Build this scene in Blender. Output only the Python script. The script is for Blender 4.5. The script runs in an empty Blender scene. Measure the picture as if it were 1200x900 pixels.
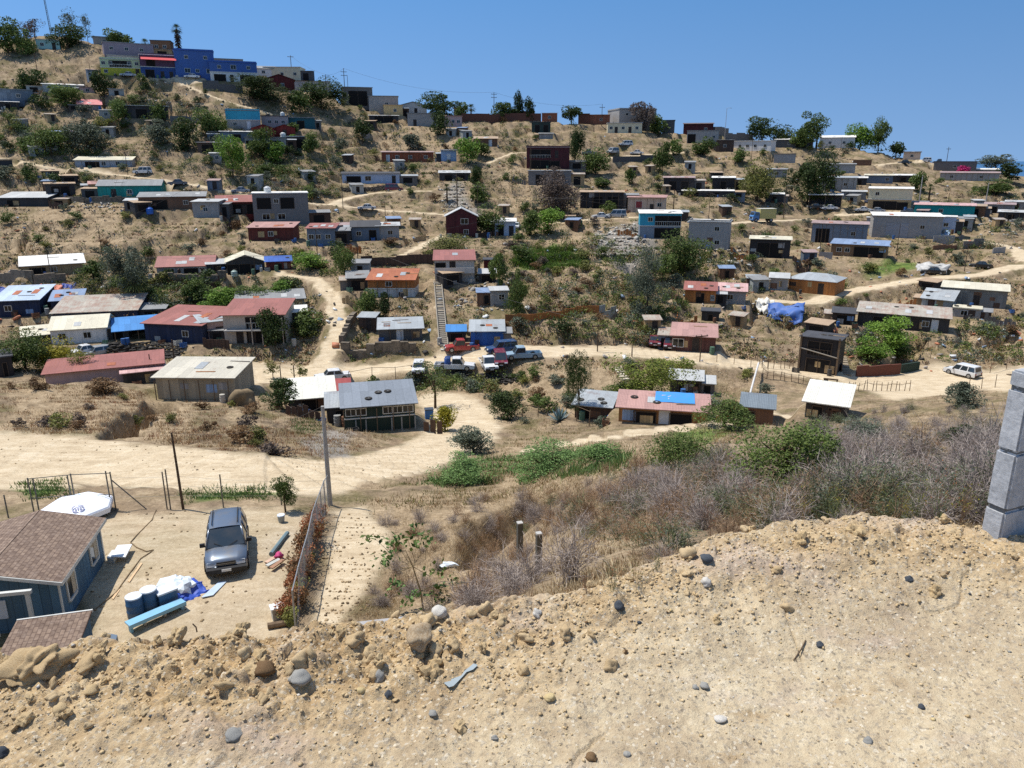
import bpy, math, random
import numpy as np
from mathutils import Vector, Matrix, Euler
R = math.radians
scene = bpy.context.scene
COL = scene.collection
rng = random.Random(7)
nrg = np.random.default_rng(11)

# ------------------------------------------------------------------ camera numbers
FPX, PX0, PY0, PITCH = 890.0, 600.0, 450.0, R(16.4)
SP, CP = math.sin(PITCH), math.cos(PITCH)
def ray(px, py):
    v = (PY0 - py) / FPX
    return np.array([(px - PX0) / FPX, CP + v * SP, -SP + v * CP])
def at(px, py, D):
    return ray(px, py) * D

# ------------------------------------------------------------------ noise
def _hash(ix, iy, seed):
    n = (ix.astype(np.int64) * 374761393 + iy.astype(np.int64) * 668265263 + seed * 974634777) & 0x7fffffff
    n = ((n ^ (n >> 13)) * 1274126177) & 0x7fffffff
    n = n ^ (n >> 16)
    return (n & 0xffff) / 65535.0
def vnoise(x, y, seed=0):
    x = np.asarray(x, float); y = np.asarray(y, float)
    ix = np.floor(x); iy = np.floor(y); fx = x - ix; fy = y - iy
    fx = fx * fx * fx * (fx * (fx * 6 - 15) + 10); fy = fy * fy * fy * (fy * (fy * 6 - 15) + 10)
    a = _hash(ix, iy, seed); b = _hash(ix + 1, iy, seed); c = _hash(ix, iy + 1, seed); d = _hash(ix + 1, iy + 1, seed)
    return (a * (1 - fx) + b * fx) * (1 - fy) + (c * (1 - fx) + d * fx) * fy - 0.5
def fbm(x, y, seed=0, octv=4, gain=.5):
    s = 0; a = 1.0
    for k in range(octv):
        s = s + a * vnoise(x * 2.03 ** k + 17.3 * k, y * 2.03 ** k - 9.1 * k, seed + k); a *= gain
    return s
def worley(x, y, seed=0):
    ix = np.floor(x); iy = np.floor(y)
    d1 = np.full(np.shape(x), 9.0); idd = np.zeros(np.shape(x)); d2 = np.full(np.shape(x), 9.0)
    for a in (-1, 0, 1):
        for b in (-1, 0, 1):
            cx = ix + a; cy = iy + b
            px = cx + _hash(cx, cy, seed); py = cy + _hash(cx, cy, seed + 5)
            d = np.hypot(px - x, py - y); m = d < d1
            d2 = np.where(m, d1, np.minimum(d2, d)); idd = np.where(m, _hash(cx, cy, seed + 9), idd); d1 = np.where(m, d, d1)
    return d1, d2, idd
def sstep(a, b, x):
    t = np.clip((x - a) / (b - a), 0, 1)
    return t * t * (3 - 2 * t)

# ------------------------------------------------------------------ terrain control points: pixel + depth along the lens axis
CPTS = []
def cps(px, rows):
    for py, D in rows: CPTS.append(at(px, py, D))
cps(-160, [(600,37),(540,50),(500,63),(460,80),(430,97),(400,114),(350,132),(300,150),(250,170),(200,190),(150,208),(100,226),(60,240),(48,262)])
cps(60,  [(750,26),(680,29.5),(600,36.2),(570,43),(540,51),(500,63),(460,80),(430,97),(400,114),(350,132),(300,150),(250,170),(200,190),(150,208),(100,226),(60,240),(45,262)])
cps(200, [(750,26),(680,29.5),(600,36.2),(570,43),(540,51),(500,62),(475,78),(450,92),(420,108),(400,115),(350,130),(300,148),(250,170),(200,192),(150,212),(100,230),(62,252)])
cps(330, [(740,26.5),(680,29.5),(600,36.2),(570,43),(540,50),(500,66),(475,82),(455,95),(440,105),(420,109),(400,114),(350,128),(300,146),(250,178),(200,200),(150,222),(110,240),(94,256)])
cps(440, [(700,28.5),(640,32.5),(600,37.2),(570,46),(540,58),(500,78),(475,92),(455,102),(435,106),(415,109),(400,112),(350,125),(300,145),(250,188),(220,206),(180,226),(150,243),(124,260)])
cps(540, [(690,28),(640,31.5),(600,36.2),(560,51),(520,71),(490,86),(465,98),(450,103),(430,107),(412,111),(400,114),(350,125),(300,145),(250,186),(200,216),(160,240),(140,258)])
cps(630, [(668,15),(640,21),(610,30),(590,36),(560,48),(520,69),(490,86),(465,98),(450,101),(430,105),(412,110),(395,114),(370,118),(340,128),(300,150),(250,188),(200,222),(165,245),(142,265)])
cps(700, [(640,11),(600,17),(560,27),(530,43),(510,60),(490,80),(465,97),(450,101),(432,104),(412,109),(395,113),(370,117),(330,131),(290,152),(250,188),(200,228),(160,255),(146,275)])
cps(800, [(610,8),(570,16),(540,27),(515,46),(495,74),(475,92),(460,99),(440,104),(420,109),(400,115),(350,137),(300,158),(250,192),(200,236),(165,265),(155,283)])
cps(900, [(590,8),(570,11.5),(540,20),(515,38),(495,70),(478,90),(460,100),(446,104),(432,109),(400,120),(350,141),(300,166),(250,205),(200,245),(175,275),(168,288)])
cps(1000,[(585,6.5),(560,10),(530,18),(510,30),(492,56),(475,84),(460,98),(450,104),(438,109),(410,118),(350,144),(300,172),(250,214),(200,256),(180,282),(172,294)])
cps(1100,[(585,6),(560,9),(530,16),(505,29),(488,50),(472,78),(462,98),(452,106),(440,110),(410,118),(370,133),(330,150),(290,176),(250,212),(220,246),(200,274),(190,292)])
cps(1200,[(585,5.5),(560,8),(530,13),(505,24),(488,42),(472,66),(458,94),(448,106),(436,110),(410,119),(370,135),(330,151),(290,178),(250,215),(220,252),(207,285)])
cps(1360,[(585,5),(550,8),(515,16),(490,36),(470,64),(456,92),(446,106),(410,119),(370,136),(330,152),(290,180),(250,218),(225,260),(218,285)])
# ground hidden below the lip of the ledge, and the far side of the ridge
for x, y, z in [(-40,6,-10),(-40,14,-15.2),(-14,7,-9.0),(-12,14,-14.6),(-9,19,-15.6),(-25,19,-15.7),(-4,9,-7.4),(-3.5,15,-12.2),(-5,4,-4.6),(-2.5,3.6,-3.6),(-1,5,-3.6),(0,7.5,-4.6),
                (1,5,-2.7),(2.5,4,-2.15),(4,4.2,-2.1),(8,4,-2.0),(16,6,-3)]:
    CPTS.append(np.array([x, y, z], float))
for x in (-330, -200, -80, 40, 140, 240, 360):
    CPTS.append(np.array([x, 350.0, -22.0])); CPTS.append(np.array([x, 420.0, -62.0]))
CPTS = np.array(CPTS)

def _tps_fit(P, lam):
    # coordinates are compressed with distance so near detail and far slopes share one smoothness
    Q = warp(P[:, 0], P[:, 1]); n = len(P)
    r = np.hypot(Q[:, None, 0] - Q[None, :, 0], Q[:, None, 1] - Q[None, :, 1])
    K = np.where(r > 0, r * r * np.log(np.maximum(r, 1e-9)), 0) + lam * np.eye(n)
    A = np.zeros((n + 3, n + 3)); A[:n, :n] = K; A[:n, n] = 1; A[:n, n + 1:] = Q; A[n, :n] = 1; A[n + 1:, :n] = Q.T
    b = np.zeros(n + 3); b[:n] = P[:, 2]
    return np.linalg.solve(A, b), Q
def warp(x, y):
    d = np.maximum(np.asarray(y, float) + 12.0, 1.0)
    return np.stack([np.asarray(x, float) / d * 3.0, np.log(d / 14.0) * 2.2], -1)
_W, _Q = _tps_fit(CPTS, 0.002)
def tps(x, y):
    q = warp(x, y).reshape(-1, 2); out = np.zeros(len(q)); n = len(_Q)
    for i in range(0, len(q), 20000):
        s = q[i:i + 20000]
        r2 = (s[:, None, 0] - _Q[None, :, 0]) ** 2 + (s[:, None, 1] - _Q[None, :, 1]) ** 2
        K = 0.5 * r2 * np.log(np.maximum(r2, 1e-12))
        out[i:i + 20000] = K @ _W[:n] + _W[n] + s @ _W[n + 1:]
    return out.reshape(np.shape(x))

# the lip of the ledge we stand on: y of the edge for each x
LIP_PX = [(-160,778,-1.43),(0,775,-1.43),(60,768,-1.42),(150,763,-1.42),(250,745,-1.41),(300,748,-1.41),(400,735,-1.40),(500,722,-1.40),(600,715,-1.40),(650,705,-1.40),(700,690,-1.39),
          (750,668,-1.37),(800,648,-1.35),(840,628,-1.33),(900,622,-1.32),(1000,611,-1.30),(1100,613,-1.30),(1160,626,-1.30),(1300,640,-1.32),(1500,660,-1.36)]
_lip = []
for px, py, z in LIP_PX:
    d = ray(px, py); _lip.append(d * (z / d[2]))
_lip = np.array(_lip)
LIPX = np.concatenate([[-60, -8], _lip[:, 0], [6, 60]]); LIPY = np.concatenate([[2.2, 2.05], _lip[:, 1], [2.6, 3.0]]); LIPZ = np.concatenate([[-1.43, -1.43], _lip[:, 2], [-1.36, -1.36]])
def lip(x): return np.interp(x, LIPX, LIPY), np.interp(x, LIPX, LIPZ)

# ------------------------------------------------------------------ fan grid terrain (true world metres; finer near the viewer)
NU, NR, U0, U1, D0, D1, APEX = 1000, 1000, -1.05, 1.05, 5.0, 430.0, -12.0
gu = np.linspace(U0, U1, NU); gd = np.exp(np.linspace(math.log(D0), math.log(D1), NR))
GX = gd[:, None] * gu[None, :]; GY = np.repeat((gd + APEX)[:, None], NU, 1)
def base_h():
    cu = np.linspace(U0, U1, 130); cd = np.exp(np.linspace(math.log(D0), math.log(D1), 260))
    cz = tps(cd[:, None] * cu[None, :], np.repeat((cd + APEX)[:, None], 130, 1))
    iu = (gu - U0) / (U1 - U0) * 129; idd = np.log(gd / D0) / math.log(D1 / D0) * 259
    tmp = np.stack([np.interp(iu, np.arange(130), cz[i]) for i in range(260)])
    return np.stack([np.interp(idd, np.arange(260), tmp[:, j]) for j in range(NU)], 1)
GZ = base_h()
def shape_ledge(Z, drop=0.0):
    ly, lz = lip(GX)
    past = GY - ly
    flat = lz - 0.04 + 0 * GX
    w = sstep(0.0, 0.55, past)
    out = flat * (1 - w) + np.where(past < 25, np.minimum(Z, flat - 0.25 * w), Z) * w
    return out
GZ = shape_ledge(GZ)
def hz(x, y):
    x = np.asarray(x, float); y = np.asarray(y, float)
    d = np.clip(y - APEX, D0 * 1.0001, D1 * .9999); fi = np.log(d / D0) / math.log(D1 / D0) * (NR - 1)
    fu = np.clip((x / d - U0) / (U1 - U0) * (NU - 1), 0, NU - 1.001)
    i = np.floor(fi).astype(int); j = np.floor(fu).astype(int); a = fi - i; b = fu - j
    return (GZ[i, j] * (1 - b) + GZ[i, j + 1] * b) * (1 - a) + (GZ[i + 1, j] * (1 - b) + GZ[i + 1, j + 1] * b) * a
_DS = np.exp(np.linspace(math.log(3.6), math.log(400), 2600))
def cast(px, py, zoff=0.0):
    """where the sight line through a photo pixel meets the ground -> x, y, z, depth"""
    r = ray(px, py); P = r[None, :] * _DS[:, None]
    g = P[:, 2] - hz(P[:, 0], P[:, 1]) - zoff
    k = np.nonzero(g < 0)[0]
    if len(k) == 0:
        k = int(np.argmin(np.where(_DS > 60, g / _DS, 9))); D = _DS[k]
    else:
        k = max(int(k[0]), 1); t = g[k - 1] / (g[k - 1] - g[k] + 1e-9); D = _DS[k - 1] + t * (_DS[k] - _DS[k - 1])
    p = r * D
    return np.array([p[0], p[1], float(hz(p[0], p[1]))]), float(D)
# ------------------------------------------------------------------ materials
def lin(h):
    if isinstance(h, str):
        c = [int(h[i:i + 2], 16) / 255 for i in (0, 2, 4)]
        return tuple(x / 12.92 if x <= .04045 else ((x + .055) / 1.055) ** 2.4 for x in c)
    return tuple(h)
_M = {}
class NT:
    def __init__(s, name):
        s.m = bpy.data.materials.new(name); s.m.use_nodes = True; s.t = s.m.node_tree; s.t.nodes.clear()
        s.out = s.n('ShaderNodeOutputMaterial')
    def n(s, k, **kw):
        x = s.t.nodes.new(k)
        for a, b in kw.items(): setattr(x, a, b)
        return x
    def l(s, a, b): s.t.links.new(a, b)
    def coords(s, scale=(1, 1, 1), kind='Object'):
        tc = s.n('ShaderNodeTexCoord'); mp = s.n('ShaderNodeMapping'); mp.inputs['Scale'].default_value = scale
        s.l(tc.outputs[kind], mp.inputs['Vector']); return mp.outputs['Vector']
    def noise(s, vec, scale, detail=4, rough=.6):
        x = s.n('ShaderNodeTexNoise'); x.inputs['Scale'].default_value = scale; x.inputs['Detail'].default_value = detail; x.inputs['Roughness'].default_value = rough
        s.l(vec, x.inputs['Vector']); return x.outputs['Fac']
    def ramp(s, fac, stops):
        r = s.n('ShaderNodeValToRGB'); e = r.color_ramp.elements
        while len(e) < len(stops): e.new(.5)
        for k, (p, c) in enumerate(stops):
            e[k].position = p; e[k].color = (*c, 1) if len(c) == 3 else c
        s.l(fac, r.inputs['Fac']); return r.outputs['Color']
    def mix(s, fac, a, b, mode='MIX'):
        x = s.n('ShaderNodeMix', data_type='RGBA', blend_type=mode)
        for sock, v in ((x.inputs['Factor'], fac), (x.inputs['A'], a), (x.inputs['B'], b)):
            if hasattr(v, 'links'): s.l(v, sock)
            elif isinstance(v, (int, float)): sock.default_value = v
            else: sock.default_value = (*v, 1)
        return x.outputs['Result']
    def math(s, op, a, b=0.0, clamp=False):
        x = s.n('ShaderNodeMath', operation=op, use_clamp=clamp)
        for i, v in enumerate((a, b)):
            if hasattr(v, 'links'): s.l(v, x.inputs[i])
            else: x.inputs[i].default_value = v
        return x.outputs[0]
    def bsdf(s, col, rough=.85, metal=0.0, spec=.3, bump=None, bdist=.02, bstr=.6):
        p = s.n('ShaderNodeBsdfPrincipled')
        if hasattr(col, 'links'): s.l(col, p.inputs['Base Color'])
        else: p.inputs['Base Color'].default_value = (*col, 1)
        if hasattr(rough, 'links'): s.l(rough, p.inputs['Roughness'])
        else: p.inputs['Roughness'].default_value = rough
        p.inputs['Metallic'].default_value = metal; p.inputs['Specular IOR Level'].default_value = spec
        if bump is not None:
            b = s.n('ShaderNodeBump'); b.inputs['Strength'].default_value = bstr; b.inputs['Distance'].default_value = bdist
            s.l(bump, b.inputs['Height']); s.l(b.outputs['Normal'], p.inputs['Normal'])
        s.l(p.outputs[0], s.out.inputs['Surface']); return p

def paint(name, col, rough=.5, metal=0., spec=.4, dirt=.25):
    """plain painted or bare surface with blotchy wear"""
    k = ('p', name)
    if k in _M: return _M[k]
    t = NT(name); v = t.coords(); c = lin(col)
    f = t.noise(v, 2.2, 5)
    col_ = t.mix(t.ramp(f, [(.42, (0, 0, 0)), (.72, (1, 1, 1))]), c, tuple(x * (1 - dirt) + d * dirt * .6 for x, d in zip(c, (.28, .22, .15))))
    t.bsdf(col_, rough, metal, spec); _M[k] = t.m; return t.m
def roof_mat(key, col, rust=.2, rustcol='7a4a30', corr=True, rough=.55):
    k = ('r', key)
    if k in _M: return _M[k]
    t = NT('roof_' + key); v = t.coords(); c = lin(col)
    oi = t.n('ShaderNodeObjectInfo')
    br = t.n('ShaderNodeTexBrick'); t.l(v, br.inputs['Vector'])
    br.inputs['Scale'].default_value = 1.0; br.inputs['Brick Width'].default_value = .85; br.inputs['Row Height'].default_value = 2.6; br.inputs['Mortar Size'].default_value = .012
    br.offset = .0; br.inputs['Color1'].default_value = (*[x * .82 for x in c], 1); br.inputs['Color2'].default_value = (*[min(1, x * 1.12) for x in c], 1); br.inputs['Mortar'].default_value = (*[x * .45 for x in c], 1)
    vs = t.coords((3.0, .5, .5)); f2 = t.noise(vs, 1.1, 6, .65)
    f1 = t.noise(v, .55, 4, .6)
    a = t.math('ADD', t.math('MULTIPLY', f1, .6), t.math('MULTIPLY', f2, .4))
    m = t.ramp(a, [(.62 - rust * .35, (0, 0, 0)), (.74 - rust * .3, (1, 1, 1))])
    col_ = t.mix(t.math('MULTIPLY', m, .75), br.outputs['Color'], lin(rustcol))
    g = t.noise(v, 5.0, 3)
    col_ = t.mix(.35, col_, t.ramp(g, [(.3, tuple(x * .6 for x in c)), (.7, tuple(min(1, x * 1.2) for x in c))]))
    bump = None
    if corr:
        w = t.n('ShaderNodeTexWave', wave_type='BANDS', bands_direction='X'); w.inputs['Scale'].default_value = 2.2; t.l(v, w.inputs['Vector']); bump = w.outputs['Fac']
    t.bsdf(col_, rough, 0.0, .35, bump, .03, .5); _M[k] = t.m; return t.m
def wall_mat(kind, key, col):
    k = ('w', kind, key)
    if k in _M: return _M[k]
    t = NT('wall_' + key); v = t.coords(); c = lin(col)
    # streaky stains running down plus blotches
    st = t.noise(t.coords((2.5, 2.5, .35)), 1.4, 5, .65)
    bl = t.noise(v, .9, 5, .6)
    dirt = t.ramp(t.math('ADD', t.math('MULTIPLY', st, .5), t.math('MULTIPLY', bl, .5)), [(.44, (0, 0, 0)), (.66, (1, 1, 1))])
    dk = tuple(x * .55 + y * .12 for x, y in zip(c, (.30, .24, .17)))
    if kind == 'k':
        # courses on every side wall: brick texture laid over (x+y, z)
        sx = t.n('ShaderNodeSeparateXYZ'); t.l(v, sx.inputs[0]); cb = t.n('ShaderNodeCombineXYZ')
        t.l(t.math('ADD', sx.outputs[0], sx.outputs[1]), cb.inputs[0]); t.l(sx.outputs[2], cb.inputs[1])
        br = t.n('ShaderNodeTexBrick'); t.l(cb.outputs[0], br.inputs['Vector']); br.inputs['Scale'].default_value = 1
        br.inputs['Brick Width'].default_value = .4; br.inputs['Row Height'].default_value = .2; br.inputs['Mortar Size'].default_value = .012
        br.inputs['Color1'].default_value = (*[x * .92 for x in c], 1); br.inputs['Color2'].default_value = (*[min(1, x * 1.06) for x in c], 1); br.inputs['Mortar'].default_value = (*[x * .86 for x in c], 1)
        base = br.outputs['Color']; bump = br.outputs['Fac']
        col_ = t.mix(t.math('MULTIPLY', dirt, .5), base, dk); t.bsdf(col_, .92, 0, .2, bump, -.01, .5)
    elif kind in ('w', 't'):
        sx = t.n('ShaderNodeSeparateXYZ'); t.l(v, sx.inputs[0]); cb = t.n('ShaderNodeCombineXYZ')
        t.l(t.math('ADD', sx.outputs[0], sx.outputs[1]), cb.inputs[0]); t.l(sx.outputs[2], cb.inputs[1])
        br = t.n('ShaderNodeTexBrick'); t.l(cb.outputs[0], br.inputs['Vector']); br.inputs['Scale'].default_value = 1; br.offset = 0
        br.inputs['Brick Width'].default_value = .3 if kind == 'w' else .9; br.inputs['Row Height'].default_value = 2.4; br.inputs['Mortar Size'].default_value = .014
        br.inputs['Color1'].default_value = (*[x * .75 for x in c], 1); br.inputs['Color2'].default_value = (*[min(1, x * 1.2) for x in c], 1); br.inputs['Mortar'].default_value = (*[x * .45 for x in c], 1)
        col_ = t.mix(t.math('MULTIPLY', dirt, .6), br.outputs['Color'], dk); t.bsdf(col_, .85 if kind == 'w' else .6, 0, .3)
    else:
        col_ = t.mix(t.math('MULTIPLY', dirt, .55), c, dk); t.bsdf(col_, .9, 0, .25)
    _M[k] = t.m; return t.m
def glass_mat(key='pane', col='10161b'):
    k = ('g', key)
    if k in _M: return _M[k]
    t = NT('window_' + key); t.bsdf(lin(col), .12, 0, .5); _M[k] = t.m; return t.m
def leaf_mat(key, c1, c2, trans=.25, rough=.7):
    k = ('l', key)
    if k in _M: return _M[k]
    t = NT('leaf_' + key); a, b = lin(c1), lin(c2)
    g = t.n('ShaderNodeNewGeometry'); oi = t.n('ShaderNodeObjectInfo')
    f = t.noise(t.coords((1, 1, 1)), 4.0, 2)
    f = t.math('ADD', t.math('MULTIPLY', g.outputs['Random Per Island'], .6), t.math('MULTIPLY', f, .5))
    f = t.math('ADD', f, t.math('MULTIPLY', t.math('SUBTRACT', oi.outputs['Random'], .5), .35))
    col = t.ramp(f, [(.2, a), (.85, b)])
    d = t.n('ShaderNodeBsdfPrincipled'); t.l(col, d.inputs['Base Color']); d.inputs['Roughness'].default_value = rough; d.inputs['Specular IOR Level'].default_value = .25
    tr = t.n('ShaderNodeBsdfTranslucent'); t.l(col, tr.inputs['Color'])
    mx = t.n('ShaderNodeMixShader'); mx.inputs[0].default_value = trans; t.l(d.outputs[0], mx.inputs[1]); t.l(tr.outputs[0], mx.inputs[2]); t.l(mx.outputs[0], t.out.inputs['Surface'])
    _M[k] = t.m; return t.m
def stone_mat(key, c1, c2, scale=8, rough=.9):
    k = ('s', key)
    if k in _M: return _M[k]
    t = NT('stone_' + key); v = t.coords(); oi = t.n('ShaderNodeObjectInfo'); g = t.n('ShaderNodeNewGeometry')
    f = t.math('ADD', t.math('MULTIPLY', t.noise(v, scale, 6, .7), .8), t.math('MULTIPLY', t.math('ADD', oi.outputs['Random'], g.outputs['Random Per Island']), .18))
    b = t.noise(v, scale * 4, 4, .7)
    t.bsdf(t.ramp(f, [(.35, lin(c1)), (.85, lin(c2))]), rough, 0, .2, b, .004, .6); _M[k] = t.m; return t.m

# ------------------------------------------------------------------ mesh builder
class MB:
    def __init__(s): s.v = []; s.f = []; s.mi = []; s.cur = 0
    def add(s, vs, fs):
        o = len(s.v); s.v.extend([tuple(map(float, p)) for p in vs])
        for f in fs: s.f.append(tuple(o + i for i in f)); s.mi.append(s.cur)
        return s
    def box(s, x0, x1, y0, y1, z0, z1):
        return s.add([(x0, y0, z0), (x1, y0, z0), (x1, y1, z0), (x0, y1, z0), (x0, y0, z1), (x1, y0, z1), (x1, y1, z1), (x0, y1, z1)],
                     [(0, 3, 2, 1), (4, 5, 6, 7), (0, 1, 5, 4), (1, 2, 6, 5), (2, 3, 7, 6), (3, 0, 4, 7)])
    def obox(s, c, ax, ay, az):
        c, ax, ay, az = map(np.array, (c, ax, ay, az)); vs = []
        for k in (-1, 1):
            for i, j in ((-1, -1), (1, -1), (1, 1), (-1, 1)): vs.append(c + ax * i + ay * j + az * k)
        return s.add(vs, [(0, 3, 2, 1), (4, 5, 6, 7), (0, 1, 5, 4), (1, 2, 6, 5), (2, 3, 7, 6), (3, 0, 4, 7)])
    def slab(s, q, t):
        q = [np.array(p, float) for p in q]; n = np.cross(q[1] - q[0], q[-1] - q[0]); n /= (np.linalg.norm(n) + 1e-9)
        if n[2] < 0: n = -n; q = q[::-1]
        k = len(q); vs = q + [p + n * t for p in q]
        return s.add(vs, [tuple(range(k))[::-1], tuple(range(k, 2 * k))] + [(i, (i + 1) % k, k + (i + 1) % k, k + i) for i in range(k)])
    def prism(s, poly, axis, a, b):
        """poly: 2D outline; extruded along axis ('x' -> poly is (y,z); 'y' -> (x,z); 'z' -> (x,y))"""
        k = len(poly); mk = {'x': lambda p, t: (t, p[0], p[1]), 'y': lambda p, t: (p[0], t, p[1]), 'z': lambda p, t: (p[0], p[1], t)}[axis]
        vs = [mk(p, a) for p in poly] + [mk(p, b) for p in poly]
        return s.add(vs, [tuple(range(k))[::-1], tuple(range(k, 2 * k))] + [(i, (i + 1) % k, k + (i + 1) % k, k + i) for i in range(k)])
    def tube(s, pts, rad, n=6, cap=True):
        pts = [np.array(p, float) for p in pts]; m = len(pts)
        rad = [rad] * m if isinstance(rad, (int, float)) else rad; vs = []
        for i, p in enumerate(pts):
            d = pts[min(i + 1, m - 1)] - pts[max(i - 1, 0)]; d = d / (np.linalg.norm(d) + 1e-9)
            u = np.cross(d, (0, 0, 1) if abs(d[2]) < .9 else (1, 0, 0)); u /= np.linalg.norm(u); w = np.cross(d, u)
            for k in range(n):
                a = 2 * math.pi * k / n; vs.append(p + rad[i] * (u * math.cos(a) + w * math.sin(a)))
        fs = [(i * n + k, i * n + (k + 1) % n, (i + 1) * n + (k + 1) % n, (i + 1) * n + k) for i in range(m - 1) for k in range(n)]
        if cap: fs += [tuple(range(n))[::-1], tuple((m - 1) * n + k for k in range(n))]
        return s.add(vs, fs)
    def lathe(s, prof, n=16, c=(0, 0, 0)):
        vs = [(c[0] + r * math.cos(2 * math.pi * k / n), c[1] + r * math.sin(2 * math.pi * k / n), c[2] + z) for r, z in prof for k in range(n)]; m = len(prof)
        fs = [(i * n + k, i * n + (k + 1) % n, (i + 1) * n + (k + 1) % n, (i + 1) * n + k) for i in range(m - 1) for k in range(n)]
        fs += [tuple(range(n))[::-1], tuple((m - 1) * n + k for k in range(n))]
        return s.add(vs, fs)
    def mesh(s, name, mats, smooth=False):
        me = bpy.data.meshes.new(name); me.from_pydata(s.v, [], s.f)
        for m in (mats if isinstance(mats, (list, tuple)) else [mats]): me.materials.append(m)
        if len(set(s.mi)) > 1: me.polygons.foreach_set('material_index', s.mi)
        if smooth: me.polygons.foreach_set('use_smooth', [True] * len(me.polygons))
        me.update(); return me
    def build(s, name, mats, parent=None, smooth=False, loc=None):
        return link(name, s.mesh(name, mats, smooth), parent, loc)
def link(name, me, parent=None, loc=None):
    o = bpy.data.objects.new(name, me); COL.objects.link(o)
    if parent is not None: o.parent = parent
    if loc is not None: o.location = loc
    return o
def tag(o, label=None, cat=None, group=None, kind=None):
    if label and cat and not kind: kind = 'thing'
    for k, v in (('label', label), ('category', cat), ('group', group), ('kind', kind)):
        if v: o[k] = v
    return o
def empty(name, loc, rz, label, cat, group=None):
    o = bpy.data.objects.new(name, None); COL.objects.link(o); o.location = loc; o.rotation_euler = (0, 0, rz); o.empty_display_size = .2
    return tag(o, label, cat, group)
def bulk(name, V, F, mats, mi=None, smooth=False):
    """large mesh from numpy arrays (all faces with the same corner count)"""
    me = bpy.data.meshes.new(name); n = F.shape[1]
    me.vertices.add(len(V)); me.vertices.foreach_set('co', np.ascontiguousarray(V, np.float32).ravel())
    me.loops.add(F.size); me.loops.foreach_set('vertex_index', np.ascontiguousarray(F, np.int32).ravel())
    me.polygons.add(len(F)); me.polygons.foreach_set('loop_start', np.arange(0, F.size, n, dtype=np.int32))
    for m in (mats if isinstance(mats, (list, tuple)) else [mats]): me.materials.append(m)
    if mi is not None: me.polygons.foreach_set('material_index', np.ascontiguousarray(mi, np.int32))
    if smooth: me.polygons.foreach_set('use_smooth', np.ones(len(F), bool))
    me.update(calc_edges=True); me.validate(); return me
# ------------------------------------------------------------------ colours
RC = dict(  # roofs: colour, rust amount
 grey=('8c8c8a',.1), palegrey=('b8b8b4',.1), white=('e2ded4',.06), cream=('d8cfb4',.12), red=('9c4840',.1), redroof=('9c6458',.2), pinkroof=('b48c80',.2), pink=('cc8c84',.1),
 dark=('4a4a4c',.1), brown=('6e5848',.2), tan=('b49a7c',.2), pinkgrey=('a89088',.2), rust=('b06a44',.55), zinc=('a4a8a8',.22), patch=('b0a898',.5), bluegrey=('8496b0',.1), bluewhite=('b8c6d4',.05),
 bluetarp=('4a86c0',.0), bluedeep=('3c5ea4',.0), pinkwhite=('d0a8a0',.4), zinctan=('c8c0ac',.15), creamwhite=('e0dccc',.06), shingle=('80868c',.05), darkred=('6a2c2a',.1), greytarp=('788084',.1), pinktarp=('dc8c88',.0))
WC = dict(aqua='a0c4be', cement='a09c96', cementdk='7e7a76', mauve='8c8088', palegrey='b8b4b0', lime='b4ac3c', palegreen='b4bc94', brown='7c5c46', blue='46649c', darkmauve='5c4458', white='d8d4cc', cream='d4c8a8',
 darkred='6c2826', red='7c2c28', turq='3c9cb4', darkteal='2c5c64', dark='3c3a3a', greyblue='6c7884', navy='2e3850', palegreyblue='a0a8b0', teal='2c9488', brownred='68342c', stonegrey='78726c', sand='c4a878', pinkish='c0a49c',
 redbrown='98543c', paleblue='94acc8', palebluewhite='b4c0d0', maroon='502428', offwhite='c0bab0', orange='b0703c', darkgrey='5a5a5a', bluetarp='2c60a8', brick='94604c', darkbrick='6c483c', darkgreen='2c3c34',
 black='2c2a2c', beige='ccb49c', darkbrown='584438', tan='b0946c', cementblue='848c94', brownwood='84684c', orangewood='bc7c44', maroonbrown='68443c', teal2='1c8c8c', grey='84847e', tinpale='a8aca8', creamgrey='bcb0a0', tanpanel='a89c84',
 shopblue='3a5488', tanwood='a87848')
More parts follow.
